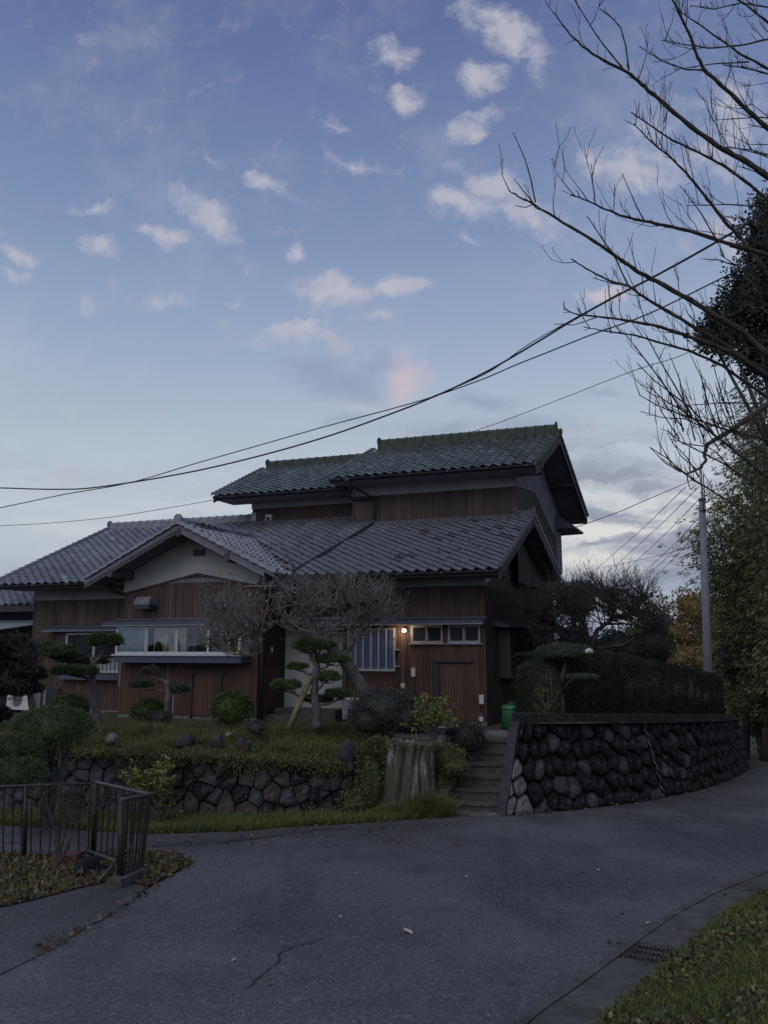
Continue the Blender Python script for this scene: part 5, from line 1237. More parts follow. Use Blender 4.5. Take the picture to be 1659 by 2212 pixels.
for x, y, s_, lb, m in spots:
    q = gnd(x, y); a = rnd.uniform(0, 3.1); c_, s2 = math.cos(a), math.sin(a); vs = []
    for u_, v_, h_ in ((-.5, 0, 0), (-.2, .2, .12), (.2, .17, .1), (.5, 0, .15), (.2, -.17, .12), (-.2, -.2, .08), (0, 0, .0)):
        vs.append((q.x+(u_*c_-v_*s2)*s_, q.y+(u_*s2+v_*c_)*s_, gz(q.y)+.012+h_*s_))
    o = MB().add(vs, [(i, (i+1) % 6, 6) for i in range(6)]).obj('fallen_leaf', m, None, origin=Vector((q.x, q.y, gz(q.y)+.01))); tag(o, lb, 'leaf', 'single leaves on the asphalt')

# rocks
def rock(label, x0, x1, y0, y1, Y, m=M_STONE, grp='rocks in the garden bank', name='rock', sub=0):
    c, r = ell(x0, x1, y0, y1, Y); c = (c[0], c[1], c[2]-r[2]*.12); v, f = lumpy_core(c, r, 1, 14, 9, .9)
    v = [tuple(Vector(p)+Vector((mn.noise(Vector(p)*6), mn.noise(Vector(p)*6+Vector((9, 0, 0))), mn.noise(Vector(p)*6+Vector((0, 9, 0)))))*.035) for p in v]
    o = MB().add(v, f).obj(name, m, None, True, origin=Vector((c[0], c[1], c[2]-r[2]))); return tag(o, label, 'rock', grp)
rock('pale round stone in the grass above the left stone wall', 232, 255, 1584, 1606, 14.3, M_STONEPALE)
rock('broad grey rock on the bank above the middle of the stone wall', 384, 418, 1588, 1622, 14.0)
rock('narrow grey rock just right of the broad rock on the bank', 460, 484, 1589, 1624, 13.9)
rock('dark rock on the bank between the small dark shrub and the wall top', 508, 542, 1596, 1628, 13.85, M_STONE2)
rock('small pale pinkish stone high on the bank', 487, 504, 1578, 1590, 14.5, M_STONEPALE)
rock('upright dark slab of rock at the wall top left of the ivy', 732, 772, 1600, 1660, 14.0)
rock('small grey stone on the bank above the broad grey rock', 398, 412, 1582, 1592, 14.6)
rock('dark boulder in the planting bed behind the bent railing', 165, 228, 1850, 1925, 8.6, M_STONEBLACK, None, 'boulder')
# ------------------------------------------------------------------ hedge and the plants behind the right-hand wall
hd = thing('clipped_hedge', RW[1]+Vector((0, 0, RT[1])), 'long dark clipped hedge standing on top of the roadside wall', 'hedge')
def hedge():
    prof = [(1218, 1412), (1240, 1408), (1290, 1406), (1350, 1413), (1420, 1428), (1490, 1444), (1560, 1460), (1587, 1472)]
    V_ = []; CV = []; CF = []; HL = plen(RW[:7])-1.0; n = 60; secs = []
    for i in range(n+1):
        s = 2.0+(HL-2.0)*i/n; p, d, zt = path_at(RW, RT, s); nn_ = Vector((-d.y, d.x, 0)); fr = p+nn_*.55
        # find the height from the silhouette at this place
        w_ = fr-CAM; x = 829.5+1700*w_.x/(w_.y*math.cos(PITCH)+(zt-CAM.z+.8)*math.sin(PITCH))
        y = prof[-1][1]
        for (xa, ya), (xb, yb) in zip(prof, prof[1:]):
            if xa <= x <= xb: y = ya+(yb-ya)*(x-xa)/(xb-xa)
        if x < prof[0][0]: y = prof[0][1]
        zt2 = at(x, y, fr.y).z; f = min(1, i/1.5, (n-i)/1.5)*.15+.85
        secs.append((fr, nn_, zt-.12, zt2, d, f))
    for i, (fr, nn_, z0, z1, d, f) in enumerate(secs):
        z1 = z0+(z1-z0)*f
        for a_, b_ in ((0.08, z0), (.0, (z0+z1)/2), (.06, z1-.06), (.25, z1-.05), (.75, z1-.05), (.95, z1-.08), (1.0, z0)): CV.append(tuple(fr+nn_*a_+Vector((0, 0, b_))))
    for i in range(n):
        for k in range(6): CF.append((7*i+k, 7*i+7+k, 7*i+8+k, 7*i+k+1))
    CF += [tuple(range(7)), tuple(range(7*n, 7*n+7))[::-1]]
    N = 85000; P_ = []; D_ = []
    for k in range(N):
        u_ = rnd.random()*n; i = int(u_); t = u_-i
        A = secs[i]; B = secs[min(n, i+1)]; fr = A[0].lerp(B[0], t); nn_ = A[1]; z0 = A[2]*(1-t)+B[2]*t; z1 = A[3]*(1-t)+B[3]*t
        if rnd.random() < .62: v_ = rnd.random(); p = fr+nn_*(.02+rnd.gauss(0, .02)); p.z = z0+(z1-z0)*v_; d = -nn_+Vector((0, 0, .4))
        else: p = fr+nn_*rnd.random(); p.z = z1-.02+rnd.gauss(0, .022); d = Vector((0, 0, 1))
        b_ = mn.noise(Vector((p.x*2.2, p.y*2.2, p.z*2.2)))*.05; p = p-nn_*b_+Vector((0, 0, b_*.6 if d.z > .9 else 0)); P_.append(p[:]); D_.append(d[:])
    # the near end
    fr, nn_, z0, z1, d, f = secs[0]
    for k in range(2500):
        p = fr+nn_*rnd.random()-d*(.02+rnd.random()*.06); p.z = z0+(z1-z0)*rnd.random(); P_.append(p[:]); D_.append((-d)[:])
    return leaves(np.array(P_), np.array(D_), .034, .019, .5), (CV, CF)
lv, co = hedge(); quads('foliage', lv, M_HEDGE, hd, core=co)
tp = bush('flat_topped_tree', 'small grey-green tree clipped to a flat cushion beside the hedge', [ell(1162, 1275, 1391, 1424, 15.4), ell(1175, 1240, 1400, 1432, 15.6), ell(1165, 1262, 1400, 1420, 15.2)], 4300, .028, .014, M_PINEGREY, cat='tree', part='crown', loc=at(1212, 1560, 15.4))
MB().tube([at(1214, 1556, 15.4), at(1213, 1510, 15.4), at(1208, 1478, 15.4), at(1216, 1450, 15.4), at(1222, 1420, 15.4)], [.06, .05, .05, .045, .03], 7).obj('trunk', M_BARK, tp, True)
MB().tube([at(1216, 1488, 15.4), at(1230, 1472, 15.3), at(1246, 1462, 15.2)], [.018, .012, .006], 5).obj('branch', M_BARK, tp, True)
bush('flat_topped_tree', 'low flat green cushion of foliage in front of the hedge end', [ell(1222, 1290, 1456, 1466, 14.9)], 4000, .028, .014, M_PINEGREY, cat='tree', part='crown')
def bin_(x0, x1, y0, Y, lb):
    c = at((x0+x1)/2, y0, Y); r = (x1-x0)/2*Y/1700; t = thing('compost_bin', Vector((c.x, c.y, GZ)), lb, 'bin', 'green bins by the side wall'); zt = c.z
    MB().tube([(c.x, c.y, GZ-.03), (c.x, c.y, zt-.12), (c.x, c.y, zt-.10)], [r*1.16, r*1.0, r*.98], 22).obj('barrel', M_GREENPLASTIC, t, True)
    MB().tube([(c.x, c.y, zt-.115), (c.x, c.y, zt-.085), (c.x, c.y, zt-.03), (c.x, c.y, zt-.015)], [r*1.06, r*1.06, r*.9, r*.45], 22).obj('lid', M_GREENPLASTIC, t, True)
    MB().tube([(c.x-r*.4, c.y, zt-.03), (c.x-r*.3, c.y, zt+.02), (c.x+r*.3, c.y, zt+.02), (c.x+r*.4, c.y, zt-.03)], .015, 6).obj('handle', M_GREENPLASTIC, t, True)
bin_(1085, 1126, 1520, 17.2, 'green plastic compost bin nearest to the front corner of the house'); bin_(1147, 1171, 1519, 18.6, 'smaller-looking green bin behind the thin white post')
o = MB().box(-.035, .035, -.035, .035, 0, at(1131, 1480, 16.6).z-GZ, lambda a, b, z: Vector((at(1131, 1480, 16.6).x+a, 16.6+b, GZ+z))).obj('white_post', M_ALUDULL, None, origin=Vector((at(1131, 1480, 16.6).x, 16.6, GZ))); tag(o, 'thin pale square post standing between the two green bins', 'post')
o = MB().tube([at(1136, 1541, 16.3), at(1140, 1534, 16.3), at(1147, 1541, 16.3)], [.06, .09, .05], 10).obj('flower_pot', M_STONE2, None, True, origin=at(1140, 1545, 16.3)); tag(o, 'small tan pot beside the white post on the terrace edge', 'pot')
gl = thing('garden_lamp', at(957, 1620, 14.4), 'small dark mushroom-shaped garden lamp behind the stump', 'lamp')
a = at(957, 1568, 14.4); MB().tube([(a.x, a.y, a.z-.45), (a.x, a.y, a.z-.09)], .012, 6).obj('post', M_DARK, gl); MB().tube([(a.x, a.y, a.z-.13), (a.x, a.y, a.z-.03), (a.x, a.y, a.z-.028), (a.x, a.y, a.z)], [.045, .06, .11, .02], 12).obj('lamp_head', M_SOFFIT, gl, True)

# ------------------------------------------------------------------ branching trees
def twigs(mb, p, d, L, r, lvl, spread=.55, up=.12, kids=(2, 4), seg=3, minr=.0022, flat=0, ctr=None):
    pts = [p.copy()]; rr = [r]; q = p.copy(); dd = d.normalized()
    for i in range(seg):
        dd = (dd+Vector((rnd.gauss(0, .16), rnd.gauss(0, .16), rnd.gauss(0, .12)+up*.5))).normalized(); q = q+dd*L/seg; pts.append(q.copy()); rr.append(max(minr, r*(1-.75*(i+1)/seg)))
    mb.tube(pts, rr, 3 if r < .012 else 5, False)
    if lvl <= 0: return
    for k in range(rnd.randint(*kids)):
        t = rnd.uniform(.3, 1.); i = min(seg-1, int(t*seg)); b = pts[i].lerp(pts[i+1], t*seg-i)
        ax = Vector((rnd.gauss(0, 1), rnd.gauss(0, 1), rnd.gauss(0, 1)*(1-flat))).normalized()
        nd_ = (dd+ax*spread*1.4+Vector((0, 0, up))).normalized()
        twigs(mb, b, nd_, L*rnd.uniform(.5, .8), max(minr, r*.6), lvl-1, spread, up, kids, seg, minr, flat)
def limb(mb, pts, r0, r1, sides=7):
    # smooth the polyline a little and add knots
    out = []; n = len(pts)
    for i in range(n-1):
        a = pts[i]; b = pts[i+1]
        for k in range(4): out.append(a.lerp(b, k/4)+Vector((mn.noise(a*3+Vector((k, 0, 0))), mn.noise(a*3+Vector((0, k, 0))), mn.noise(a*3+Vector((0, 0, k)))))*r0*.35*(k > 0))
    out.append(pts[-1]); m = len(out)
    mb.tube(out, [(r0+(r1-r0)*i/(m-1))*(1+.12*math.sin(i*2.3)) for i in range(m)], sides)
    return out

# the bare garden tree in front of the entrance (gnarled leaning trunk)
YT = 16.2
def A3(x, y, dy=0): return at(x, y, YT+dy)
gt = thing('bare_garden_tree', A3(795, 1560), 'gnarled bare tree with a leaning trunk and dense twigs before the house entrance', 'tree')
mb = MB(); limb(mb, [A3(808, 1560), A3(791, 1508), A3(776, 1478), A3(759, 1447), A3(738, 1422), A3(715, 1402), A3(690, 1385)], .16, .10, 9)
mb.obj('trunk', M_BARK, gt, True)
mb = MB(); L1 = limb(mb, [A3(700, 1392), A3(682, 1372), A3(668, 1352), A3(658, 1330), A3(672, 1318), A3(698, 1307), A3(722, 1312), A3(752, 1313), A3(785, 1300), A3(815, 1296)], .085, .03)
mb.obj('branch', M_BARK, gt, True)
mb = MB(); L2 = limb(mb, [A3(668, 1352), A3(640, 1345), A3(620, 1345), A3(592, 1345), A3(575, 1362), A3(562, 1370), A3(545, 1362), A3(520, 1345), A3(490, 1320), A3(462, 1300)], .07, .02); mb.obj('branch', M_BARK, gt, True)
mb = MB(); L3 = limb(mb, [A3(562, 1370), A3(560, 1390), A3(566, 1408), A3(552, 1418), A3(530, 1415), A3(505, 1400), A3(498, 1385)], .04, .012); L4 = limb(mb, [A3(530, 1362), A3(505, 1378), A3(480, 1390), A3(452, 1392), A3(430, 1388)], .035, .01); mb.obj('branch', M_BARK, gt, True)
mb = MB(); L5 = limb(mb, [A3(738, 1422), A3(760, 1395), A3(778, 1370), A3(800, 1345), A3(830, 1330)], .05, .015); L6 = limb(mb, [A3(682, 1372), A3(715, 1360), A3(740, 1345), A3(770, 1340), A3(800, 1320)], .04, .015); L7 = limb(mb, [A3(658, 1330), A3(640, 1310), A3(625, 1290), A3(640, 1270)], .04, .012); mb.obj('branch', M_BARK, gt, True)
def crown_twigs(parent, src, lobes, n, L, r, m, name='twigs', Y=YT, dy=.9, lvl=2):
    """shoots that fan upward and outward through the crown, each from the nearest limb point"""
    mb = MB()
    for k in range(n):
        x0, x1, y0, y1 = lobes[k % len(lobes)]
        an = rnd.uniform(0, 6.28); q = math.sqrt(rnd.random()); tip = at((x0+x1)/2+(x1-x0)/2*math.cos(an)*q, (y0+y1)/2+(y1-y0)/2*math.sin(an)*q, Y+rnd.uniform(-dy, dy))
        cand = min(rnd.sample(src, min(len(src), 9)), key=lambda p: (p-tip).length)
        v = tip-cand; 
        if v.length > 1.6: cand = tip-v.normalized()*1.1
        mid = cand.lerp(tip, .5)+Vector((rnd.gauss(0, .05), rnd.gauss(0, .05), -.05))
        mb.tube([cand, mid, tip], [r*2.4, r*1.3, r*.6], 4, False)
        d = (tip-mid).normalized()
        for j in range(rnd.randint(2, 4)):
            b = mid.lerp(tip, rnd.uniform(.0, 1)); twigs(mb, b, (d+Vector((rnd.gauss(0, .6), rnd.gauss(0, .6), rnd.gauss(0, .5)+.5))), L*rnd.uniform(.5, 1.1), r*.65, lvl-1, .6, .15, (1, 3), 2, .003)
    o = mb.obj(name, m, parent); o['kind'] = 'stuff'; return o
src = L1+L2+L3+L4+L5+L6+L7
crown_twigs(gt, src, [(410, 560, 1262, 1345), (560, 700, 1235, 1330), (640, 840, 1215, 1310), (740, 872, 1262, 1350), (430, 560, 1330, 1415), (600, 760, 1250, 1340), (700, 860, 1225, 1320), (440, 600, 1265, 1340), (640, 800, 1330, 1400)], 400, .30, .0078, M_TWIG)
lvp = []; 
for x, y in [(478, 1235), (502, 1240), (568, 1255), (430, 1318), (440, 1322), (436, 1340), (560, 1330), (790, 1290), (850, 1380), (470, 1335), (455, 1340), (425, 1285)]: lvp += [at(x+rnd.gauss(0, 3), y+rnd.gauss(0, 3), YT-.4)[:] for _ in range(3)]
lvp += [at(508+rnd.gauss(0, 8), 1398+rnd.gauss(0, 6), YT-.3)[:] for _ in range(20)]
lvp += [at(rnd.uniform(415, 700), rnd.uniform(1250, 1400), YT-.2)[:] for _ in range(45)]
d = rng.normal(0, .4, (len(lvp), 3)); d[:, 2] -= 1; quads('last_leaves', leaves(np.array(lvp), d, .085, .04), M_ORANGE, gt)

# pines clipped into pads
def needle_pads(parent, pads, per=9000, ln=.05, wd=.006, m=M_PINE, name='needle_pad'):
    for (c, r) in pads:
        c = np.array(c); r = np.array(r); out = []; k = max(9, int(r[0]*r[1]*110)); CV = []; CF = []
        for q_ in range(k):
            an = rnd.uniform(0, 6.28); u_ = math.sqrt(rnd.random())*.82; s_ = rnd.uniform(.28, .50)
            cc = c+np.array([math.cos(an)*r[0]*u_, math.sin(an)*r[1]*u_, r[2]*(rnd.uniform(-.45, .35)*(1-u_)-.25*u_)]); rr = np.array([r[0]*s_, r[1]*s_, min(r[2]*.7, r[0]*s_*.95)])
            area = 4*math.pi*rr[0]*(rr[1]+rr[2])/2; n = max(40, int(area*per*.5)); dr_ = sph_pts(n); dr_ = dr_[dr_[:, 2] > -.35]; n = len(dr_)
            p = cc+dr_*rr*rng.uniform(.5, 1.0, n)[:, None]; nr = unit(dr_); nr[:, 2] = nr[:, 2]*.7+.55
            out.append(leaves(p, nr, ln*1.25, wd*1.9, .3)); v_, f_ = lumpy_core(cc, rr*np.array([.8, .8, .6]), .9, 8, 5, .3); b0_ = len(CV); CV += v_; CF += [tuple(i+b0_ for i in q) for q in f_]
        quads(name, np.concatenate(out), m, parent, core=(CV, CF))
YP = 15.5
pt = thing('cloud_pruned_pine', at(684, 1575, YP), 'cloud-pruned garden pine with flat needle pads in front of the entrance', 'tree')
mb = MB(); limb(mb, [at(684, 1575, YP), at(684, 1530, YP), at(679, 1500, YP), at(681, 1465, YP), at(686, 1440, YP), at(677, 1415, YP), at(682, 1395, YP), at(676, 1380, YP)], .095, .04, 8); mb.obj('trunk', M_BARK, pt, True)
pads = [(618, 712, 1373, 1412, .0), (665, 724, 1382, 1402, .25), (684, 748, 1410, 1438, -.1), (622, 672, 1430, 1450, .0), (669, 736, 1447, 1476, -.15), (588, 655, 1462, 1496, -.1), (660, 712, 1496, 1524, .2), (705, 770, 1485, 1512, .0)]
needle_pads(pt, [ell(a, b, c_, d_, YP+e) for a, b, c_, d_, e in pads])
mb = MB()
for a, b, c_, d_, e in pads:
    cx, cy = (a+b)/2, d_-3; sy = min(1560, cy+rnd.uniform(8, 22)); s_ = at(682, sy, YP); t_ = at(cx, cy, YP+e); mb.tube([s_, s_.lerp(t_, .5)+Vector((0, 0, -.04)), t_], [.035, .025, .014], 5)
    for k in range(12): q = at(rnd.uniform(a+6, b-6), rnd.uniform(c_+10, d_-2), YP+e); mb.tube([t_.lerp(s_, rnd.random()*.3), q.lerp(t_, .4)+Vector((0, 0, -.03)), q], [.010, .008, .005], 3, False)
mb.obj('branch', M_BARK, pt, True)
o = MB().tube([at(625, 1572, 15.2), at(648, 1517, 15.3), at(672, 1462, 15.45)], [.062, .058, .052], 9).obj('prop_pole', M_BAMBOOPOLE, None, True, origin=at(625, 1572, 15.2)); tag(o, 'leaning old bamboo pole propping the cloud-pruned pine', 'pole')

YQ = 17.2
p1 = thing('left_garden_pine', at(208, 1565, YQ), 'garden pine with rough grey trunk and green needle clumps before the left window', 'tree')
mb = MB(); limb(mb, [at(212, 1570, YQ), at(208, 1540, YQ), at(204, 1505, YQ), at(200, 1470, YQ), at(203, 1440, YQ), at(201, 1420, YQ)], .11, .06, 8); limb(mb, [at(201, 1432, YQ), at(215, 1422, YQ), at(224, 1408, YQ), at(226, 1395, YQ)], .045, .03); limb(mb, [at(202, 1450, YQ), at(180, 1440, YQ), at(150, 1425, YQ), at(125, 1418, YQ)], .045, .02); limb(mb, [at(202, 1470, YQ), at(180, 1462, YQ), at(150, 1458, YQ)], .035, .02); mb.obj('trunk', M_BARK, p1, True)
needle_pads(p1, [ell(196, 266, 1363, 1404, YQ-.1), ell(93, 160, 1385, 1432, YQ-.2), ell(130, 190, 1402, 1442, YQ), ell(118, 204, 1436, 1464, YQ-.3), ell(165, 200, 1415, 1445, YQ+.2), ell(66, 125, 1372, 1432, YQ+.6), ell(205, 235, 1415, 1440, YQ+.2)], 6500, .07, .007)
p2 = thing('small_garden_pine', at(364, 1562, 16.9), 'small pruned pine with three needle pads on a pale trunk before the bay window', 'tree')
Y2 = 16.9; mb = MB(); limb(mb, [at(364, 1562, Y2), at(362, 1530, Y2), at(364, 1500, Y2), at(361, 1470, Y2)], .07, .05, 8); limb(mb, [at(362, 1473, Y2), at(345, 1467, Y2), at(328, 1460, Y2)], .025, .015); limb(mb, [at(364, 1494, Y2), at(340, 1491, Y2), at(312, 1490, Y2)], .025, .014); limb(mb, [at(364, 1502, Y2), at(380, 1498, Y2)], .02, .014); mb.obj('trunk', M_BARK, p2, True)
needle_pads(p2, [ell(302, 342, 1434, 1466, Y2), ell(284, 337, 1465, 1490, Y2), ell(366, 410, 1476, 1502, Y2)], 6500, .06, .007, M_PINEGREY)
o = MB().tube([at(375, 1502, 16.6), at(373, 1560, 16.6)], .014, 5).obj('garden_stake', M_ALUDULL, None, origin=at(373, 1560, 16.6)); tag(o, 'thin pale stake standing right of the small pruned pine', 'stake')
# the dark tangled conifer at the left edge
Y0 = 15.6
p0 = thing('shaggy_conifer', at(40, 1600, Y0), 'shaggy dark conifer with bare grey twigs at the left edge before the annex', 'tree')
mb = MB(); limb(mb, [at(70, 1590, Y0), at(72, 1540, Y0), at(66, 1500, Y0), at(50, 1460, Y0), at(30, 1420, Y0)], .09, .04, 8); tr = limb(mb, [at(60, 1490, Y0), at(20, 1470, Y0), at(-20, 1460, Y0)], .05, .03); tr2 = limb(mb, [at(55, 1470, Y0), at(75, 1430, Y0), at(85, 1400, Y0)], .04, .02); mb.obj('trunk', M_BARK, p0, True)
needle_pads(p0, [ell(-40, 75, 1365, 1440, Y0), ell(-20, 92, 1420, 1490, Y0+.2), ell(-30, 80, 1470, 1508, Y0), ell(10, 75, 1362, 1410, Y0), ell(-60, 20, 1500, 1580, Y0)], 5200, .075, .009, M_CONIFER, 'foliage')
crown_twigs(p0, tr+tr2, [(0, 100, 1378, 1470), (-20, 80, 1450, 1520), (40, 95, 1395, 1450)], 90, .26, .006, M_TWIGDARK, Y=Y0-.35, dy=.4)
# bare tree behind the hedge and the dark clipped trees behind it
YR = 19.5
def B3(x, y): return at(x, y, YR)
rt = thing('bare_plum_tree', B3(1290, 1560), 'wide bare tree with fine upright twigs behind the hedge right of the house', 'tree')
mb = MB(); limb(mb, [B3(1290, 1570), B3(1288, 1500), B3(1280, 1440), B3(1270, 1400)], .13, .09, 8); mb.obj('trunk', M_TWIGDARK, rt, True)
mb = MB(); q1 = limb(mb, [B3(1270, 1400), B3(1235, 1372), B3(1195, 1352), B3(1150, 1335), B3(1120, 1322)], .07, .02); q2 = limb(mb, [B3(1275, 1400), B3(1290, 1360), B3(1320, 1340), B3(1360, 1322), B3(1395, 1290)], .07, .02); q3 = limb(mb, [B3(1270, 1390), B3(1262, 1350), B3(1240, 1310), B3(1215, 1280)], .06, .02); q4 = limb(mb, [B3(1320, 1340), B3(1330, 1300), B3(1320, 1270)], .04, .02); q5 = limb(mb, [B3(1290, 1400), B3(1340, 1395), B3(1390, 1370), B3(1440, 1335)], .05, .015); mb.obj('branch', M_TWIGDARK, rt, True)
crown_twigs(rt, q1+q2+q3+q4+q5, [(1105, 1230, 1265, 1345), (1180, 1300, 1235, 1300), (1280, 1420, 1232, 1300), (1120, 1250, 1300, 1370), (1330, 1415, 1270, 1340), (1380, 1450, 1310, 1375), (1230, 1330, 1280, 1340), (1150, 1280, 1340, 1400)], 620, .42, .0085, M_TWIGDARK, Y=YR, dy=1.0)
bush('dark_clipped_tree', 'dark ball-shaped clipped tree standing behind the bare tree', [ell(1200, 1292, 1257, 1300, 22), ell(1210, 1285, 1280, 1340, 22)], 900, .05, .028, M_CONIFER, cat='tree', part='crown', stem=stems((at(1245, 1400, 22).x, 22, None), at(1245, 1320, 22).z, 3, .15, M_TWIGDARK, .07))
bush('dark_evergreen_row', 'dark low evergreen trees behind the hedge in front of the far pole', [ell(1195, 1290, 1352, 1440, 23), ell(1270, 1380, 1362, 1450, 24), ell(1360, 1455, 1350, 1450, 25), ell(1395, 1440, 1338, 1400, 25)], 520, .07, .04, M_CONIFER, cat='tree', part='crown', lump=.35)
o = MB().tube([at(1264, 1410, 14.9), at(1267, 1407, 14.9), at(1272, 1405, 14.9), at(1277, 1407, 14.9), at(1280, 1410, 14.9)], [.02, .04, .05, .04, .02], 8).obj('white_ornament', M_WHITE, None, True, origin=at(1272, 1415, 14.9)); tag(o, 'small white rounded ornament showing above the hedge top', 'ornament')

# ------------------------------------------------------------------ the big bare tree whose branches reach in from the right
big = thing('overhanging_bare_tree', Vector((5.6, 7.6, gz(7.6)+.3)), 'large bare tree reaching in from the right edge with long ascending branches', 'tree')
TR = Vector((5.6, 7.7, 0))
mb = MB(); limb(mb, [Vector((5.7, 7.6, gz(7.6))), Vector((5.55, 7.6, .6)), Vector((5.5, 7.6, 2.0)), Vector((5.6, 7.8, 3.6)), Vector((5.8, 7.9, 5.5)), Vector((5.9, 8.1, 7.5))], .26, .10, 10); mb.obj('trunk', M_LIMB, big, True)
def big_limb(px_, Y0_, Y1_, r0, r1, root=None, dens=7., tl=.16, name='branch', straight=False):
    n = len(px_); pts = [at(x, y, Y0_+(Y1_-Y0_)*i/(n-1)) for i, (x, y) in enumerate(px_)]
    if root is not None: pts.append(root)
    mb = MB(); out = limb(mb, pts[::-1], r0, r1, 6); L_ = sum((b-a).length for a, b in zip(out, out[1:]))
    nt = int(L_*dens*1.0); m = len(out)
    for k in range(nt):
        t = rnd.uniform(.1, 1.0)**.8; i = min(m-2, int(t*(m-1))); b = out[i].lerp(out[i+1], t*(m-1)-i); dd = (out[i+1]-out[i]).normalized()
        sd = Vector((-dd.z, 0, dd.x)).normalized()*(1 if k % 2 else -1); nd_ = dd*rnd.uniform(.2, .9)+sd*rnd.uniform(.5, 1)*(1 if sd.z > 0 else .45)+Vector((0, rnd.gauss(0, .5), .28))
        if rnd.random() < .66: twigs(mb, b, nd_, tl*rnd.uniform(.3, .9), .0045, 0, .4, .1, (0, 1), 2, .003)
        else: twigs(mb, b, nd_, tl*rnd.uniform(1.3, 3.4), .0058, 1, .34, .34, (1, 3), 4, .0026)
    mb.obj(name, M_LIMB, big, False); return out
R1 = Vector((5.6, 7.8, 3.4)); R2 = Vector((5.7, 7.8, 4.6)); R3 = Vector((5.85, 7.9, 6.0)); R0 = Vector((5.5, 7.6, 2.2))
big_limb([(1198, 29), (1225, 66), (1255, 99), (1306, 132), (1354, 156), (1385, 182), (1417, 209), (1490, 272), (1549, 316), (1600, 342), (1659, 382), (1760, 440)], 6.4, 7.2, .035, .005, R2, 6)
big_limb([(1240, -5), (1258, 28), (1277, 59), (1295, 86), (1314, 110), (1347, 151)], 6.5, 6.55, .008, .004, None, 3, .08)
big_limb([(1294, 18), (1318, 36), (1340, 59), (1351, 98), (1358, 151)], 6.5, 6.55, .008, .004, None, 3, .08)
big_limb([(1440, -40), (1452, 0), (1470, 38), (1487, 70), (1502, 112), (1520, 151), (1564, 191), (1619, 243), (1659, 279), (1760, 370)], 6.6, 7.3, .030, .007, R2, 7)
big_limb([(1099, 412), (1125, 428), (1152, 441), (1215, 481), (1284, 522), (1332, 555), (1369, 581), (1417, 607), (1490, 647), (1545, 684), (1600, 713), (1659, 768), (1760, 830)], 6.2, 7.2, .034, .005, R1, 5, .12)
big_limb([(1108, 287), (1122, 316), (1134, 345), (1147, 390), (1156, 437)], 6.2, 6.25, .007, .003, None, 2, .05)
big_limb([(1110, 386), (1130, 412), (1152, 439)], 6.2, 6.25, .006, .003, None, 2, .05)
big_limb([(1112, 444), (1135, 448), (1152, 441)], 6.2, 6.25, .005, .003, None, 2, .05)
big_limb([(1231, 421), (1270, 434), (1306, 452), (1350, 468), (1391, 478), (1440, 488), (1490, 499), (1582, 529), (1659, 551), (1760, 590)], 6.6, 7.4, .026, .005, R2, 6)
big_limb([(1343, 375), (1362, 418), (1375, 448), (1391, 476)], 6.8, 6.85, .007, .003, None, 3, .08)
big_limb([(1267, 466), (1290, 500), (1330, 560), (1358, 620)], 6.6, 6.8, .008, .004, None, 4, .08)
big_limb([(1218, 669), (1250, 680), (1292, 684), (1350, 692), (1409, 702), (1450, 714), (1490, 728), (1582, 761), (1659, 813), (1760, 860)], 6.4, 7.3, .028, .004, R1, 8, .10)
big_limb([(1195, 700), (1240, 702), (1275, 690), (1292, 684)], 6.4, 6.45, .006, .003, None, 3, .06)
big_limb([(1260, 706), (1310, 716), (1370, 724), (1430, 742), (1490, 758), (1560, 790), (1660, 860)], 6.7, 7.4, .018, .004, R0, 8, .10)
big_limb([(1233, 559), (1265, 580), (1310, 604), (1358, 618), (1400, 648), (1435, 669), (1509, 713), (1570, 748), (1620, 790), (1700, 850)], 6.5, 7.3, .024, .005, R1, 6, .13)
big_limb([(1279, 600), (1320, 612), (1358, 618)], 6.5, 6.55, .006, .003, None, 3, .06)
big_limb([(1369, 268), (1410, 310), (1453, 345), (1480, 372), (1501, 397), (1535, 440), (1564, 478), (1600, 515), (1680, 620)], 6.8, 7.5, .022, .005, R1, 7)
big_limb([(1362, 242), (1400, 268), (1453, 304), (1510, 330), (1560, 356), (1620, 400), (1700, 470)], 6.9, 7.6, .020, .005, R2, 7)
big_limb([(1380, 100), (1430, 132), (1480, 150), (1520, 151)], 6.9, 7.0, .009, .004, None, 5, .12)
big_limb([(1430, 87), (1470, 95), (1530, 104), (1600, 98), (1680, 80)], 7.0, 7.6, .012, .004, R3, 6, .14)
big_limb([(1490, 12), (1540, 20), (1600, 6), (1680, 20)], 7.0, 7.6, .010, .004, R3, 6, .14)
big_limb([(1580, -10), (1620, 18), (1659, 50), (1740, 120)], 7.0, 7.6, .02, .006, R3, 6, .14)
big_limb([(1460, 20), (1520, 60), (1600, 118), (1660, 150), (1760, 220)], 7.1, 7.7, .02, .005, R3, 7, .16)
big_limb([(1560, 140), (1600, 145), (1659, 160), (1750, 200)], 7.1, 7.7, .014, .005, R3, 6, .16)
big_limb([(1395, 827), (1430, 862), (1472, 886), (1510, 915), (1549, 945), (1600, 985), (1659, 1033), (1740, 1080)], 7.4, 7.9, .020, .004, R0, 9, .14)
big_limb([(1380, 853), (1420, 876), (1472, 897), (1520, 912), (1564, 927), (1659, 952), (1740, 980)], 7.4, 7.9, .016, .004, R0, 8, .14)
big_limb([(1383, 889), (1430, 902), (1480, 905), (1530, 930)], 7.4, 7.6, .008, .003, None, 6, .12)
big_limb([(1350, 722), (1380, 760), (1420, 812), (1472, 886)], 7.3, 7.5, .009, .004, None, 4, .08)
big_limb([(1395, 725), (1425, 780), (1455, 830), (1495, 900)], 7.3, 7.5, .009, .004, None, 4, .08)
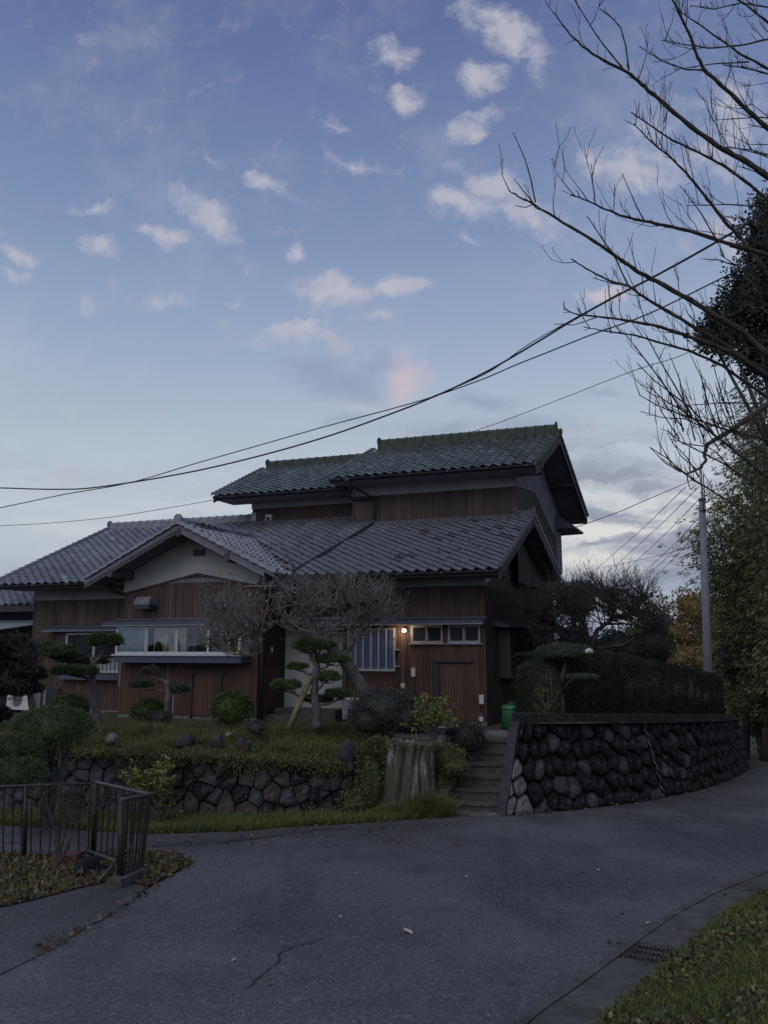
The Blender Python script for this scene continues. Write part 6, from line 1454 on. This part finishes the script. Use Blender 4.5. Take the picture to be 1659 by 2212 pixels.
big_limb([(1375, 784), (1410, 820), (1450, 850), (1490, 880), (1540, 935)], 7.3, 7.6, .009, .004, None, 4, .08)
for k in range(17):
    x = rnd.uniform(1400, 1560); y = rnd.uniform(760, 860); big_limb([(x, y), (x+rnd.uniform(12, 30), y+55), (x+rnd.uniform(30, 60), y+115)], 7.4, 7.7, .0075, .003, None, 3, .07)
big_limb([(1440, 930), (1470, 955), (1510, 975), (1560, 1000), (1620, 1040), (1700, 1090)], 7.4, 7.9, .014, .004, R0, 8, .12)
big_limb([(1402, 965), (1440, 990), (1480, 1025), (1520, 1050), (1570, 1080), (1640, 1140)], 7.5, 8.0, .012, .004, R0, 7, .12)
for k in range(38):      # the thicket nearer the crown's centre
    x = rnd.uniform(1440, 1690); y = rnd.uniform(60, 960); a = rnd.uniform(-.2, 1.0); L_ = rnd.uniform(70, 190)
    big_limb([(x, y), (x+L_*.5*math.cos(a)+4, y+L_*.5*math.sin(a)), (x+L_*math.cos(a), y+L_*math.sin(a)+8)], 7.4+rnd.uniform(-.5, .8), 7.8, .009, .0035, None, 6, .13)

# a second, darker curling branch
db = thing('curling_branch_tree', Vector((6.4, 9.6, gz(9.6))), 'darker tree behind with one curling branch above the utility pole', 'tree')
mb = MB(); limb(mb, [Vector((6.4, 9.6, gz(9.6))), Vector((6.3, 9.6, 2.0)), Vector((6.0, 9.6, 4.0)), at(1740, 800, 9.3)], .16, .06, 8); mb.obj('trunk', M_LIMB, db, True)
mb = MB(); q = limb(mb, [at(1740, 800, 9.3), at(1659, 871, 9.1), at(1620, 900, 9.), at(1582, 927, 9), at(1545, 948, 9), at(1527, 960, 9), at(1521, 978, 9), at(1523, 996, 9), at(1510, 1012, 9), at(1483, 1024, 9)], .04, .012)
for e in ([(1483, 1024), (1455, 1008), (1420, 985)], [(1483, 1024), (1485, 1040), (1490, 1058)], [(1483, 1024), (1450, 1004), (1425, 960)], [(1470, 1020), (1436, 1000), (1403, 966)], [(1490, 1022), (1488, 985), (1489, 955)], [(1505, 1015), (1470, 985), (1440, 935)], [(1527, 965), (1490, 960), (1445, 948)]): limb(mb, [at(x, y, 9) for x, y in e], .009, .004, 4)
mb.obj('branch', M_LIMB, db, True)

# ------------------------------------------------------------------ the dark evergreen, the bamboo and the trees at the right
def leafy_tree(name, label, ells, per, ln, wd, m, trunk=None, grp=None, cat='tree', **kw):
    c = Vector(ells[0][0]); loc = Vector((c.x, c.y, gz(c.y))) if trunk is None else trunk
    t = thing(name, loc, label, cat, grp)
    quads('crown', ell_leaves(ells, per, ln, wd, **kw), m, t, core=cores(ells, .66, amp=.5))
    mb = MB(); top = Vector(ells[0][0]); mb.tube([loc, loc.lerp(top, .5)+Vector((.2, 0, 0)), top], [.22, .16, .08], 8)
    for e in ells[1:]: mb.tube([loc.lerp(top, .55), Vector(e[0])], [.08, .03], 5)
    mb.obj('trunk', M_TWIGDARK, t, True); return t
KW = dict(lump=.55, shell=(.55, 1.15), jit=.8, up=.1)
leafy_tree('dark_evergreen_tree', 'tall dark evergreen tree behind the bare branches at the right edge', [ell(1600, 1720, 440, 620, 22), ell(1560, 1680, 560, 740, 22), ell(1520, 1610, 640, 780, 21.8), ell(1500, 1560, 690, 760, 21.7), ell(1590, 1720, 700, 830, 22.2), ell(1625, 1760, 400, 520, 22.4), ell(1640, 1800, 480, 900, 22.6)], 330, .15, .07, M_CONIFER, Vector((11.5, 22.5, gz(22.5))), bottom=1, **KW)
# bamboo: culms bending outwards with drooping leaf sprays
def bamboo(name, label, culms, m, Y, grp=None, per=380, droop=.55):
    b = at(culms[0][0][0], 1560, Y); loc = Vector((b.x, Y, gz(Y))); t = thing(name, loc, label, 'bamboo', grp); mb = MB(); P_ = []; D_ = []
    for (bx, tx, ty) in [(c[0][0], c[1][0], c[1][1]) for c in culms]:
        bb = at(bx, 1600, Y+rnd.uniform(-1, 1)); bb.z = gz(bb.y); tp_ = at(tx, ty, Y+rnd.uniform(-2, 1)); pts = []
        for i in range(11): u_ = i/10; q = bb.lerp(tp_, u_); q.z = bb.z+(tp_.z-bb.z)*(1-(1-u_)**1.7); pts.append(q)
        mb.tube(pts, [.05*(1-.8*i/10)+.006 for i in range(11)], 5)
        for k in range(per):
            u_ = rnd.uniform(.12, 1); i = min(9, int(u_*10)); q = pts[i].lerp(pts[i+1], u_*10-i); off = Vector((rnd.gauss(0, .55), rnd.gauss(0, .55), rnd.gauss(0, .3)))
            c = q+off
            for _ in range(9): P_.append((c+Vector((rnd.gauss(0, .09), rnd.gauss(0, .09), rnd.gauss(0, .06))))[:]); D_.append((off.x*.8-.35, off.y*.5, -droop))
    mb.obj('culm', M_TWIGDARK, t); quads('foliage', leaves(np.array(P_), np.array(D_), .19, .045, .35), m, t); return t
random.seed(3)
bamboo('bamboo_clump', 'tall feathery bamboo clump drooping leftward behind the utility pole', [((1650, 0), (1535, 1130)), ((1665, 0), (1570, 1070)), ((1640, 0), (1505, 1165)), ((1675, 0), (1615, 980)), ((1660, 0), (1585, 1150)), ((1645, 0), (1560, 1220)), ((1680, 0), (1640, 900)), ((1670, 0), (1600, 1080)), ((1700, 0), (1660, 980)), ((1640, 0), (1580, 1250)), ((1690, 0), (1650, 1160))], M_BAMBOO, 33, 'bamboo at the right edge', 420)
bamboo('bamboo_clump', 'pale green bamboo tops at the right edge below the dark evergreen', [((1700, 0), (1640, 850)), ((1720, 0), (1665, 780)), ((1700, 0), (1620, 920)), ((1740, 0), (1690, 860)), ((1720, 0), (1655, 1010)), ((1760, 0), (1720, 960))], M_BAMBOO, 30, 'bamboo at the right edge', 380)
leafy_tree('broad_leaved_tree', 'olive green tree mass beside the utility pole at the right edge', [ell(1575, 1690, 1240, 1400, 36), ell(1555, 1650, 1340, 1440, 36), ell(1600, 1760, 1150, 1330, 37), ell(1590, 1720, 1380, 1520, 35)], 190, .16, .09, M_BROAD, bottom=1, **KW)
leafy_tree('leafy_thicket', 'dense dark green thicket behind the bamboo at the right edge', [ell(1650, 1800, 960, 1150, 38), ell(1610, 1760, 1090, 1300, 38.5), ell(1570, 1700, 1200, 1420, 39), ell(1650, 1850, 1250, 1560, 38)], 150, .2, .1, M_BAMBOO, bottom=1, **KW)
leafy_tree('autumn_tree', 'yellowing autumn tree between the two utility poles', [ell(1450, 1530, 1275, 1350, 52), ell(1430, 1500, 1340, 1400, 52), ell(1500, 1580, 1290, 1400, 53), ell(1440, 1560, 1380, 1450, 52)], 75, .22, .12, M_AUTUMN, bottom=1, **KW)
leafy_tree('rusty_shrub', 'rusty brown shrub at the foot of the far thin pole', [ell(1430, 1500, 1395, 1450, 46), ell(1490, 1530, 1410, 1455, 46), ell(1380, 1440, 1420, 1460, 47)], 90, .18, .1, M_AUTUMN, bottom=1, cat='shrub', **KW)
leafy_tree('orange_leaved_tree', 'small tree with pale yellow and orange leaves above the dark shrub', [ell(1548, 1580, 1358, 1378, 34.5), ell(1580, 1625, 1352, 1384, 34.5), ell(1560, 1600, 1370, 1390, 34.5)], 90, .16, .1, M_ORANGE, bottom=1, lump=.7, shell=(.4, 1.3), jit=.9)
leafy_tree('dark_round_shrub', 'dark rounded shrub under the orange leaves at the right', [ell(1545, 1640, 1386, 1480, 33), ell(1600, 1680, 1400, 1500, 33)], 260, .12, .07, M_CONIFER, bottom=1, cat='shrub', **KW)
leafy_tree('roadside_bush', 'green bushes spilling to the road edge beyond the end of the wall', [ell(1600, 1680, 1450, 1540, 31.5), ell(1585, 1660, 1480, 1560, 32.5), ell(1640, 1740, 1430, 1590, 31), ell(1612, 1700, 1520, 1600, 33)], 260, .12, .07, M_BROAD, bottom=1, cat='shrub', **KW)
def far_wood():
    E_ = []
    for k in range(46): x = -60+k*4.3+rnd.uniform(-2, 2); y = 95+rnd.uniform(-8, 14); h = rnd.uniform(3.5, 7.5)*(1.2 if x > 30 else .8); E_.append(((x, y, gz(60)+h*.6), (rnd.uniform(3, 5), 3, h*.75)))
    return E_
E_ = far_wood(); o = quads('far_wood', ell_leaves(E_, 14, .5, .3, jit=.9, lump=.5, shell=(.8, 1.2), bottom=1), M_BROAD, core=cores(E_, .85, amp=.4)); tag(o, kind='stuff')
# trees on the bank out of the picture at the right, which shade the wall
leafy_tree('unseen_bank_evergreen', 'evergreen tree on the bank right of the road, out of view, shading the wall', [((13.0, 13.5, 3.5), (3., 3.2, 4.)), ((14, 17, 3.0), (3.2, 3, 4.2)), ((13.5, 10.5, 3.), (2.6, 2.6, 3.4))], 60, .25, .13, M_CONIFER, Vector((13.6, 13.5, gz(13.5))), bottom=1, **KW)

# ------------------------------------------------------------------ poles and cables
def px_cable(label, pts, Ys, r, grp=None, sag=True):
    n = len(pts); P_ = [at(x, y, Ys[0]+(Ys[1]-Ys[0])*i/(n-1)) for i, (x, y) in enumerate(pts)]
    # Catmull-Rom through the surveyed points
    out = []
    for i in range(n-1):
        p0 = P_[max(0, i-1)]; p1 = P_[i]; p2 = P_[i+1]; p3 = P_[min(n-1, i+2)]
        for k in range(5):
            t = k/5; out.append(.5*((2*p1)+(p2-p0)*t+(2*p0-5*p1+4*p2-p3)*t*t+(-p0+3*p1-3*p2+p3)*t**3))
    out.append(P_[-1]); o = MB().tube(out, r, 6).obj('overhead_cable', M_WIRE, None, origin=P_[0]); return tag(o, label, 'cable', grp)
px_cable('thick twisted cable starting level at the left edge and climbing right over the roof', [(-60, 1055), (0, 1054), (120, 1057), (215, 1052), (400, 1022), (560, 985), (700, 945), (820, 903), (935, 858), (1050, 803), (1150, 745), (1240, 690), (1330, 640), (1430, 588), (1560, 515), (1700, 430)], (20, 10), .017)
px_cable('cable climbing from the left edge and crossing the thick cable above the low roof', [(-60, 1107), (0, 1097), (140, 1068), (280, 1043), (420, 1002), (560, 962), (700, 922), (850, 882), (935, 857), (1040, 820), (1110, 790), (1180, 762), (1280, 722), (1400, 678), (1560, 600), (1700, 530)], (19.5, 10.5), .011)
px_cable('thin cable splitting from the bundle left of the branches', [(935, 856), (1000, 830), (1065, 798), (1140, 745), (1240, 688), (1340, 632)], (14, 12.2), .008)
px_cable('thin faint cable rising from the upper roof ridge to the right', [(965, 951), (1080, 912), (1200, 866), (1330, 815), (1400, 790), (1470, 768), (1620, 700)], (24, 16), .009)
px_cable('faint cable between the left edge and the upper eave', [(-40, 1138), (0, 1136), (120, 1129), (240, 1117), (360, 1098), (462, 1080)], (26, 23), .009)
px_cable('thin cable from the rear of the house up to the utility pole', [(1207, 1150), (1270, 1130), (1340, 1104), (1400, 1078), (1452, 1056), (1510, 1030)], (26, 30), .014)
for i, (a, b, c_, d_) in enumerate([(1480, 1052, 1285, 1232), (1508, 1052, 1318, 1232), (1510, 1078, 1345, 1238), (1512, 1115, 1390, 1236), (1512, 1128, 1402, 1240), (1512, 1140, 1411, 1250), (1509, 1175, 1300, 1226)]):
    nm = ['leftmost of the steep thin wires descending left of the utility pole', 'second from the left of the steep thin wires beside the utility pole', 'third from the left of the steep thin wires beside the utility pole', 'upper of the three close wires low beside the utility pole', 'middle of the three close wires low beside the utility pole', 'lowest of the three close wires beside the utility pole', 'flat thin wire crossing behind the steep ones to the bare tree'][i]
    px_cable(nm, [(a, b), ((a+c_)/2, (b+d_)/2+4), (c_, d_)], (30, 70), .016, 'wires running from the utility pole')
pl = thing('utility_pole', Vector((at(1519, 1440, 30).x, 30, gz(30))), 'grey concrete utility pole with a thin steel extension behind the hedge', 'utility pole')
x0 = at(1519, 1440, 30); x1 = at(1515.5, 1076, 30); x2 = at(1512, 1010, 30); low = Vector((x0.x+.02, 30, gz(30)-.3))
MB().tube([low, x1], [.185, .115], 16).obj('pole_shaft', M_POLE, pl, True)
MB().tube([x1+Vector((-.03, -.1, -.6)), x2+Vector((-.03, -.1, 0))], .035, 8).obj('steel_extension', M_POLE, pl, True); MB().tube([x1+Vector((.05, -.1, -.6)), x2+Vector((.05, -.1, -.3))], .025, 6).obj('steel_extension', M_POLE, pl, True)
for dz in (-.08, -.5): MB().tube([x1+Vector((0, 0, dz-.03)), x1+Vector((0, 0, dz+.03))], .145, 16).obj('pole_band', M_DARK, pl)
mb = MB()
for k in range(16): z = low.z+2.5+k*.42; sg = 1 if k % 2 else -1; xx = low.x+(x1.x-low.x)*(z-low.z)/(x1.z-low.z); mb.tube([(xx, 30, z), (xx+sg*.22, 30-.05, z)], .009, 4)
mb.obj('step_bolts', M_DARK, pl)['kind'] = 'stuff'
MB().tube([x1+Vector((-.1, -.05, -.35)), x1+Vector((-.28, -.08, -.42))], .02, 5).obj('hook', M_DARK, pl)
p2_ = thing('far_utility_pole', Vector((at(1487, 1435, 58).x, 58, gz(58))), 'thin far utility pole with a crossarm left of the big pole', 'utility pole')
a = at(1487, 1348, 58); MB().tube([Vector((a.x+.05, 58, gz(58))), a], [.15, .10], 10).obj('pole_shaft', M_POLE, p2_, True); MB().tube([a+Vector((-.9, 0, -.4)), a+Vector((.5, 0, -.4))], .05, 5).obj('crossarm', M_DARK, p2_)

# ------------------------------------------------------------------ the bent railing and what stands by it
fc = thing('bent_railing', gnd(263, 1905), 'bent black metal railing with vertical bars around the planting bed', 'railing')
K0b, K0t = at(-60, 1862, 9.8), at(-60, 1702, 9.8); K1b, K1t = at(201, 1850, 9.3), at(208, 1692, 9.3); K2b, K2t = at(311, 1884, 8.55), at(330, 1717, 8.55); K3b, K3t = at(262, 1900, 8.05), at(263, 1727, 8.05)
def rail_panel(b0, t0, b1, t1, n, top_m, rt=.018, rb=.014, inset=.06, z_lift=.0):
    MB().tube([t0, t1], rt, 8).obj('top_rail', top_m, fc, True)
    lo0 = b0.lerp(t0, inset); lo1 = b1.lerp(t1, inset); MB().tube([lo0, lo1], rb, 6).obj('bottom_rail', top_m if False else M_RAIL, fc, True)
    for i in range(n):
        t = (i+.5)/n; a = lo0.lerp(lo1, t); b = t0.lerp(t1, t)-Vector((0, 0, .01)); MB().tube([a, a.lerp(b, .5)+Vector((rnd.gauss(0, .003), rnd.gauss(0, .003), 0)), b], .0085, 6).obj('baluster', M_RAIL, fc)
rail_panel(K0b, K0t, K1b, K1t, 13, M_RAIL); rail_panel(K1b, K1t+Vector((0, 0, .01)), K2b, K2t, 9, M_RAILTOP, .022); rail_panel(K3b, K3t, K2b, K2t, 8, M_RAILTOP, .02)
for b, t_, r in ((K1b, K1t, .028), (K3b-Vector((0, 0, .05)), K3t, .034), (K0b.lerp(K1b, .45), K0t.lerp(K1t, .45), .024)): MB().tube([Vector((b.x, b.y, gz(b.y)-.05)) if True else b, t_], r, 8).obj('post', M_RAIL, fc, True)
MB().tube([at(193, 1838, 9.2), at(250, 1860, 8.5)], .018, 6).obj('loose_bar', M_RAILTOP, fc, True); MB().tube([at(250, 1862, 8.3), at(212, 1906, 8.1)], .016, 6).obj('loose_bar', M_RAILTOP, fc, True); MB().tube([at(288, 1826, 8.2), at(268, 1842, 8.1)], .014, 6).obj('loose_bar', M_RAILTOP, fc, True)
fb = MB(); a = gnd(263, 1922); b = gnd(322, 1895); d = (b-a).normalized(); n = Vector((-d.y, d.x, 0)); z = gz(a.y)
fb.hexa([a+Vector((0, 0, -.05)), b+Vector((0, 0, -.05)), b+n*.17+Vector((0, 0, -.05)), a+n*.17+Vector((0, 0, -.05)), a+n*.01+Vector((0, 0, .09)), b+n*.01+Vector((0, 0, .085)), b+n*.16+Vector((0, 0, .085)), a+n*.16+Vector((0, 0, .09))])
o = fb.obj('concrete_footing', M_CONCDARK, None, origin=a); tag(o, 'mossy concrete kerb block under the end of the bent railing', 'kerb block')
fs = thing('twiggy_shrub', gnd(125, 1862), 'bare twiggy shrub with pale forked stems among the railing bars', 'shrub'); mb = MB()
YS = 9.0
for px_ in ([(128, 1862), (138, 1810), (142, 1760), (136, 1720), (132, 1690)], [(133, 1862), (150, 1815), (175, 1775), (205, 1755)], [(126, 1860), (120, 1805), (112, 1760), (100, 1735)], [(150, 1815), (155, 1780), (150, 1740)], [(120, 1862), (122, 1830), (125, 1800)]):
    o_ = limb(mb, [at(x, y, YS) for x, y in px_], .016, .006, 6)
    for k in range(10): b = rnd.choice(o_[4:]); twigs(mb, b, Vector((rnd.gauss(0, .7), rnd.gauss(0, .5), 1)), .22, .004, 2, .6, .15, (1, 3), 2, .0018)
mb.obj('stems', M_TWIGDARK, fs)
lp = np.array([at(rnd.gauss(150, 38), rnd.gauss(1722, 24), YS+rnd.gauss(0, .15))[:] for _ in range(700)]); quads('foliage', leaves(lp, rng.normal(0, 1, (700, 3))+np.array([0, 0, .5]), .03, .010), M_SHRUBDARK, fs)
MB().tube([at(124, 1862, 8.9), at(123, 1800, 8.9)], .008, 5).obj('stake', M_RAILTOP, fs)
o = MB().box(-.14, .14, -.1, .1, 0, .09, lambda a, b, z: gnd(145, 1866)+Vector((a, b, z+.02))).obj('brick_edging', mat('red_brick', (.10, .045, .035), (.15, .07, .055), rough=.95, bump=.5), None, origin=gnd(145, 1866)); tag(o, 'half-buried reddish brick at the foot of the twiggy shrub', 'brick')
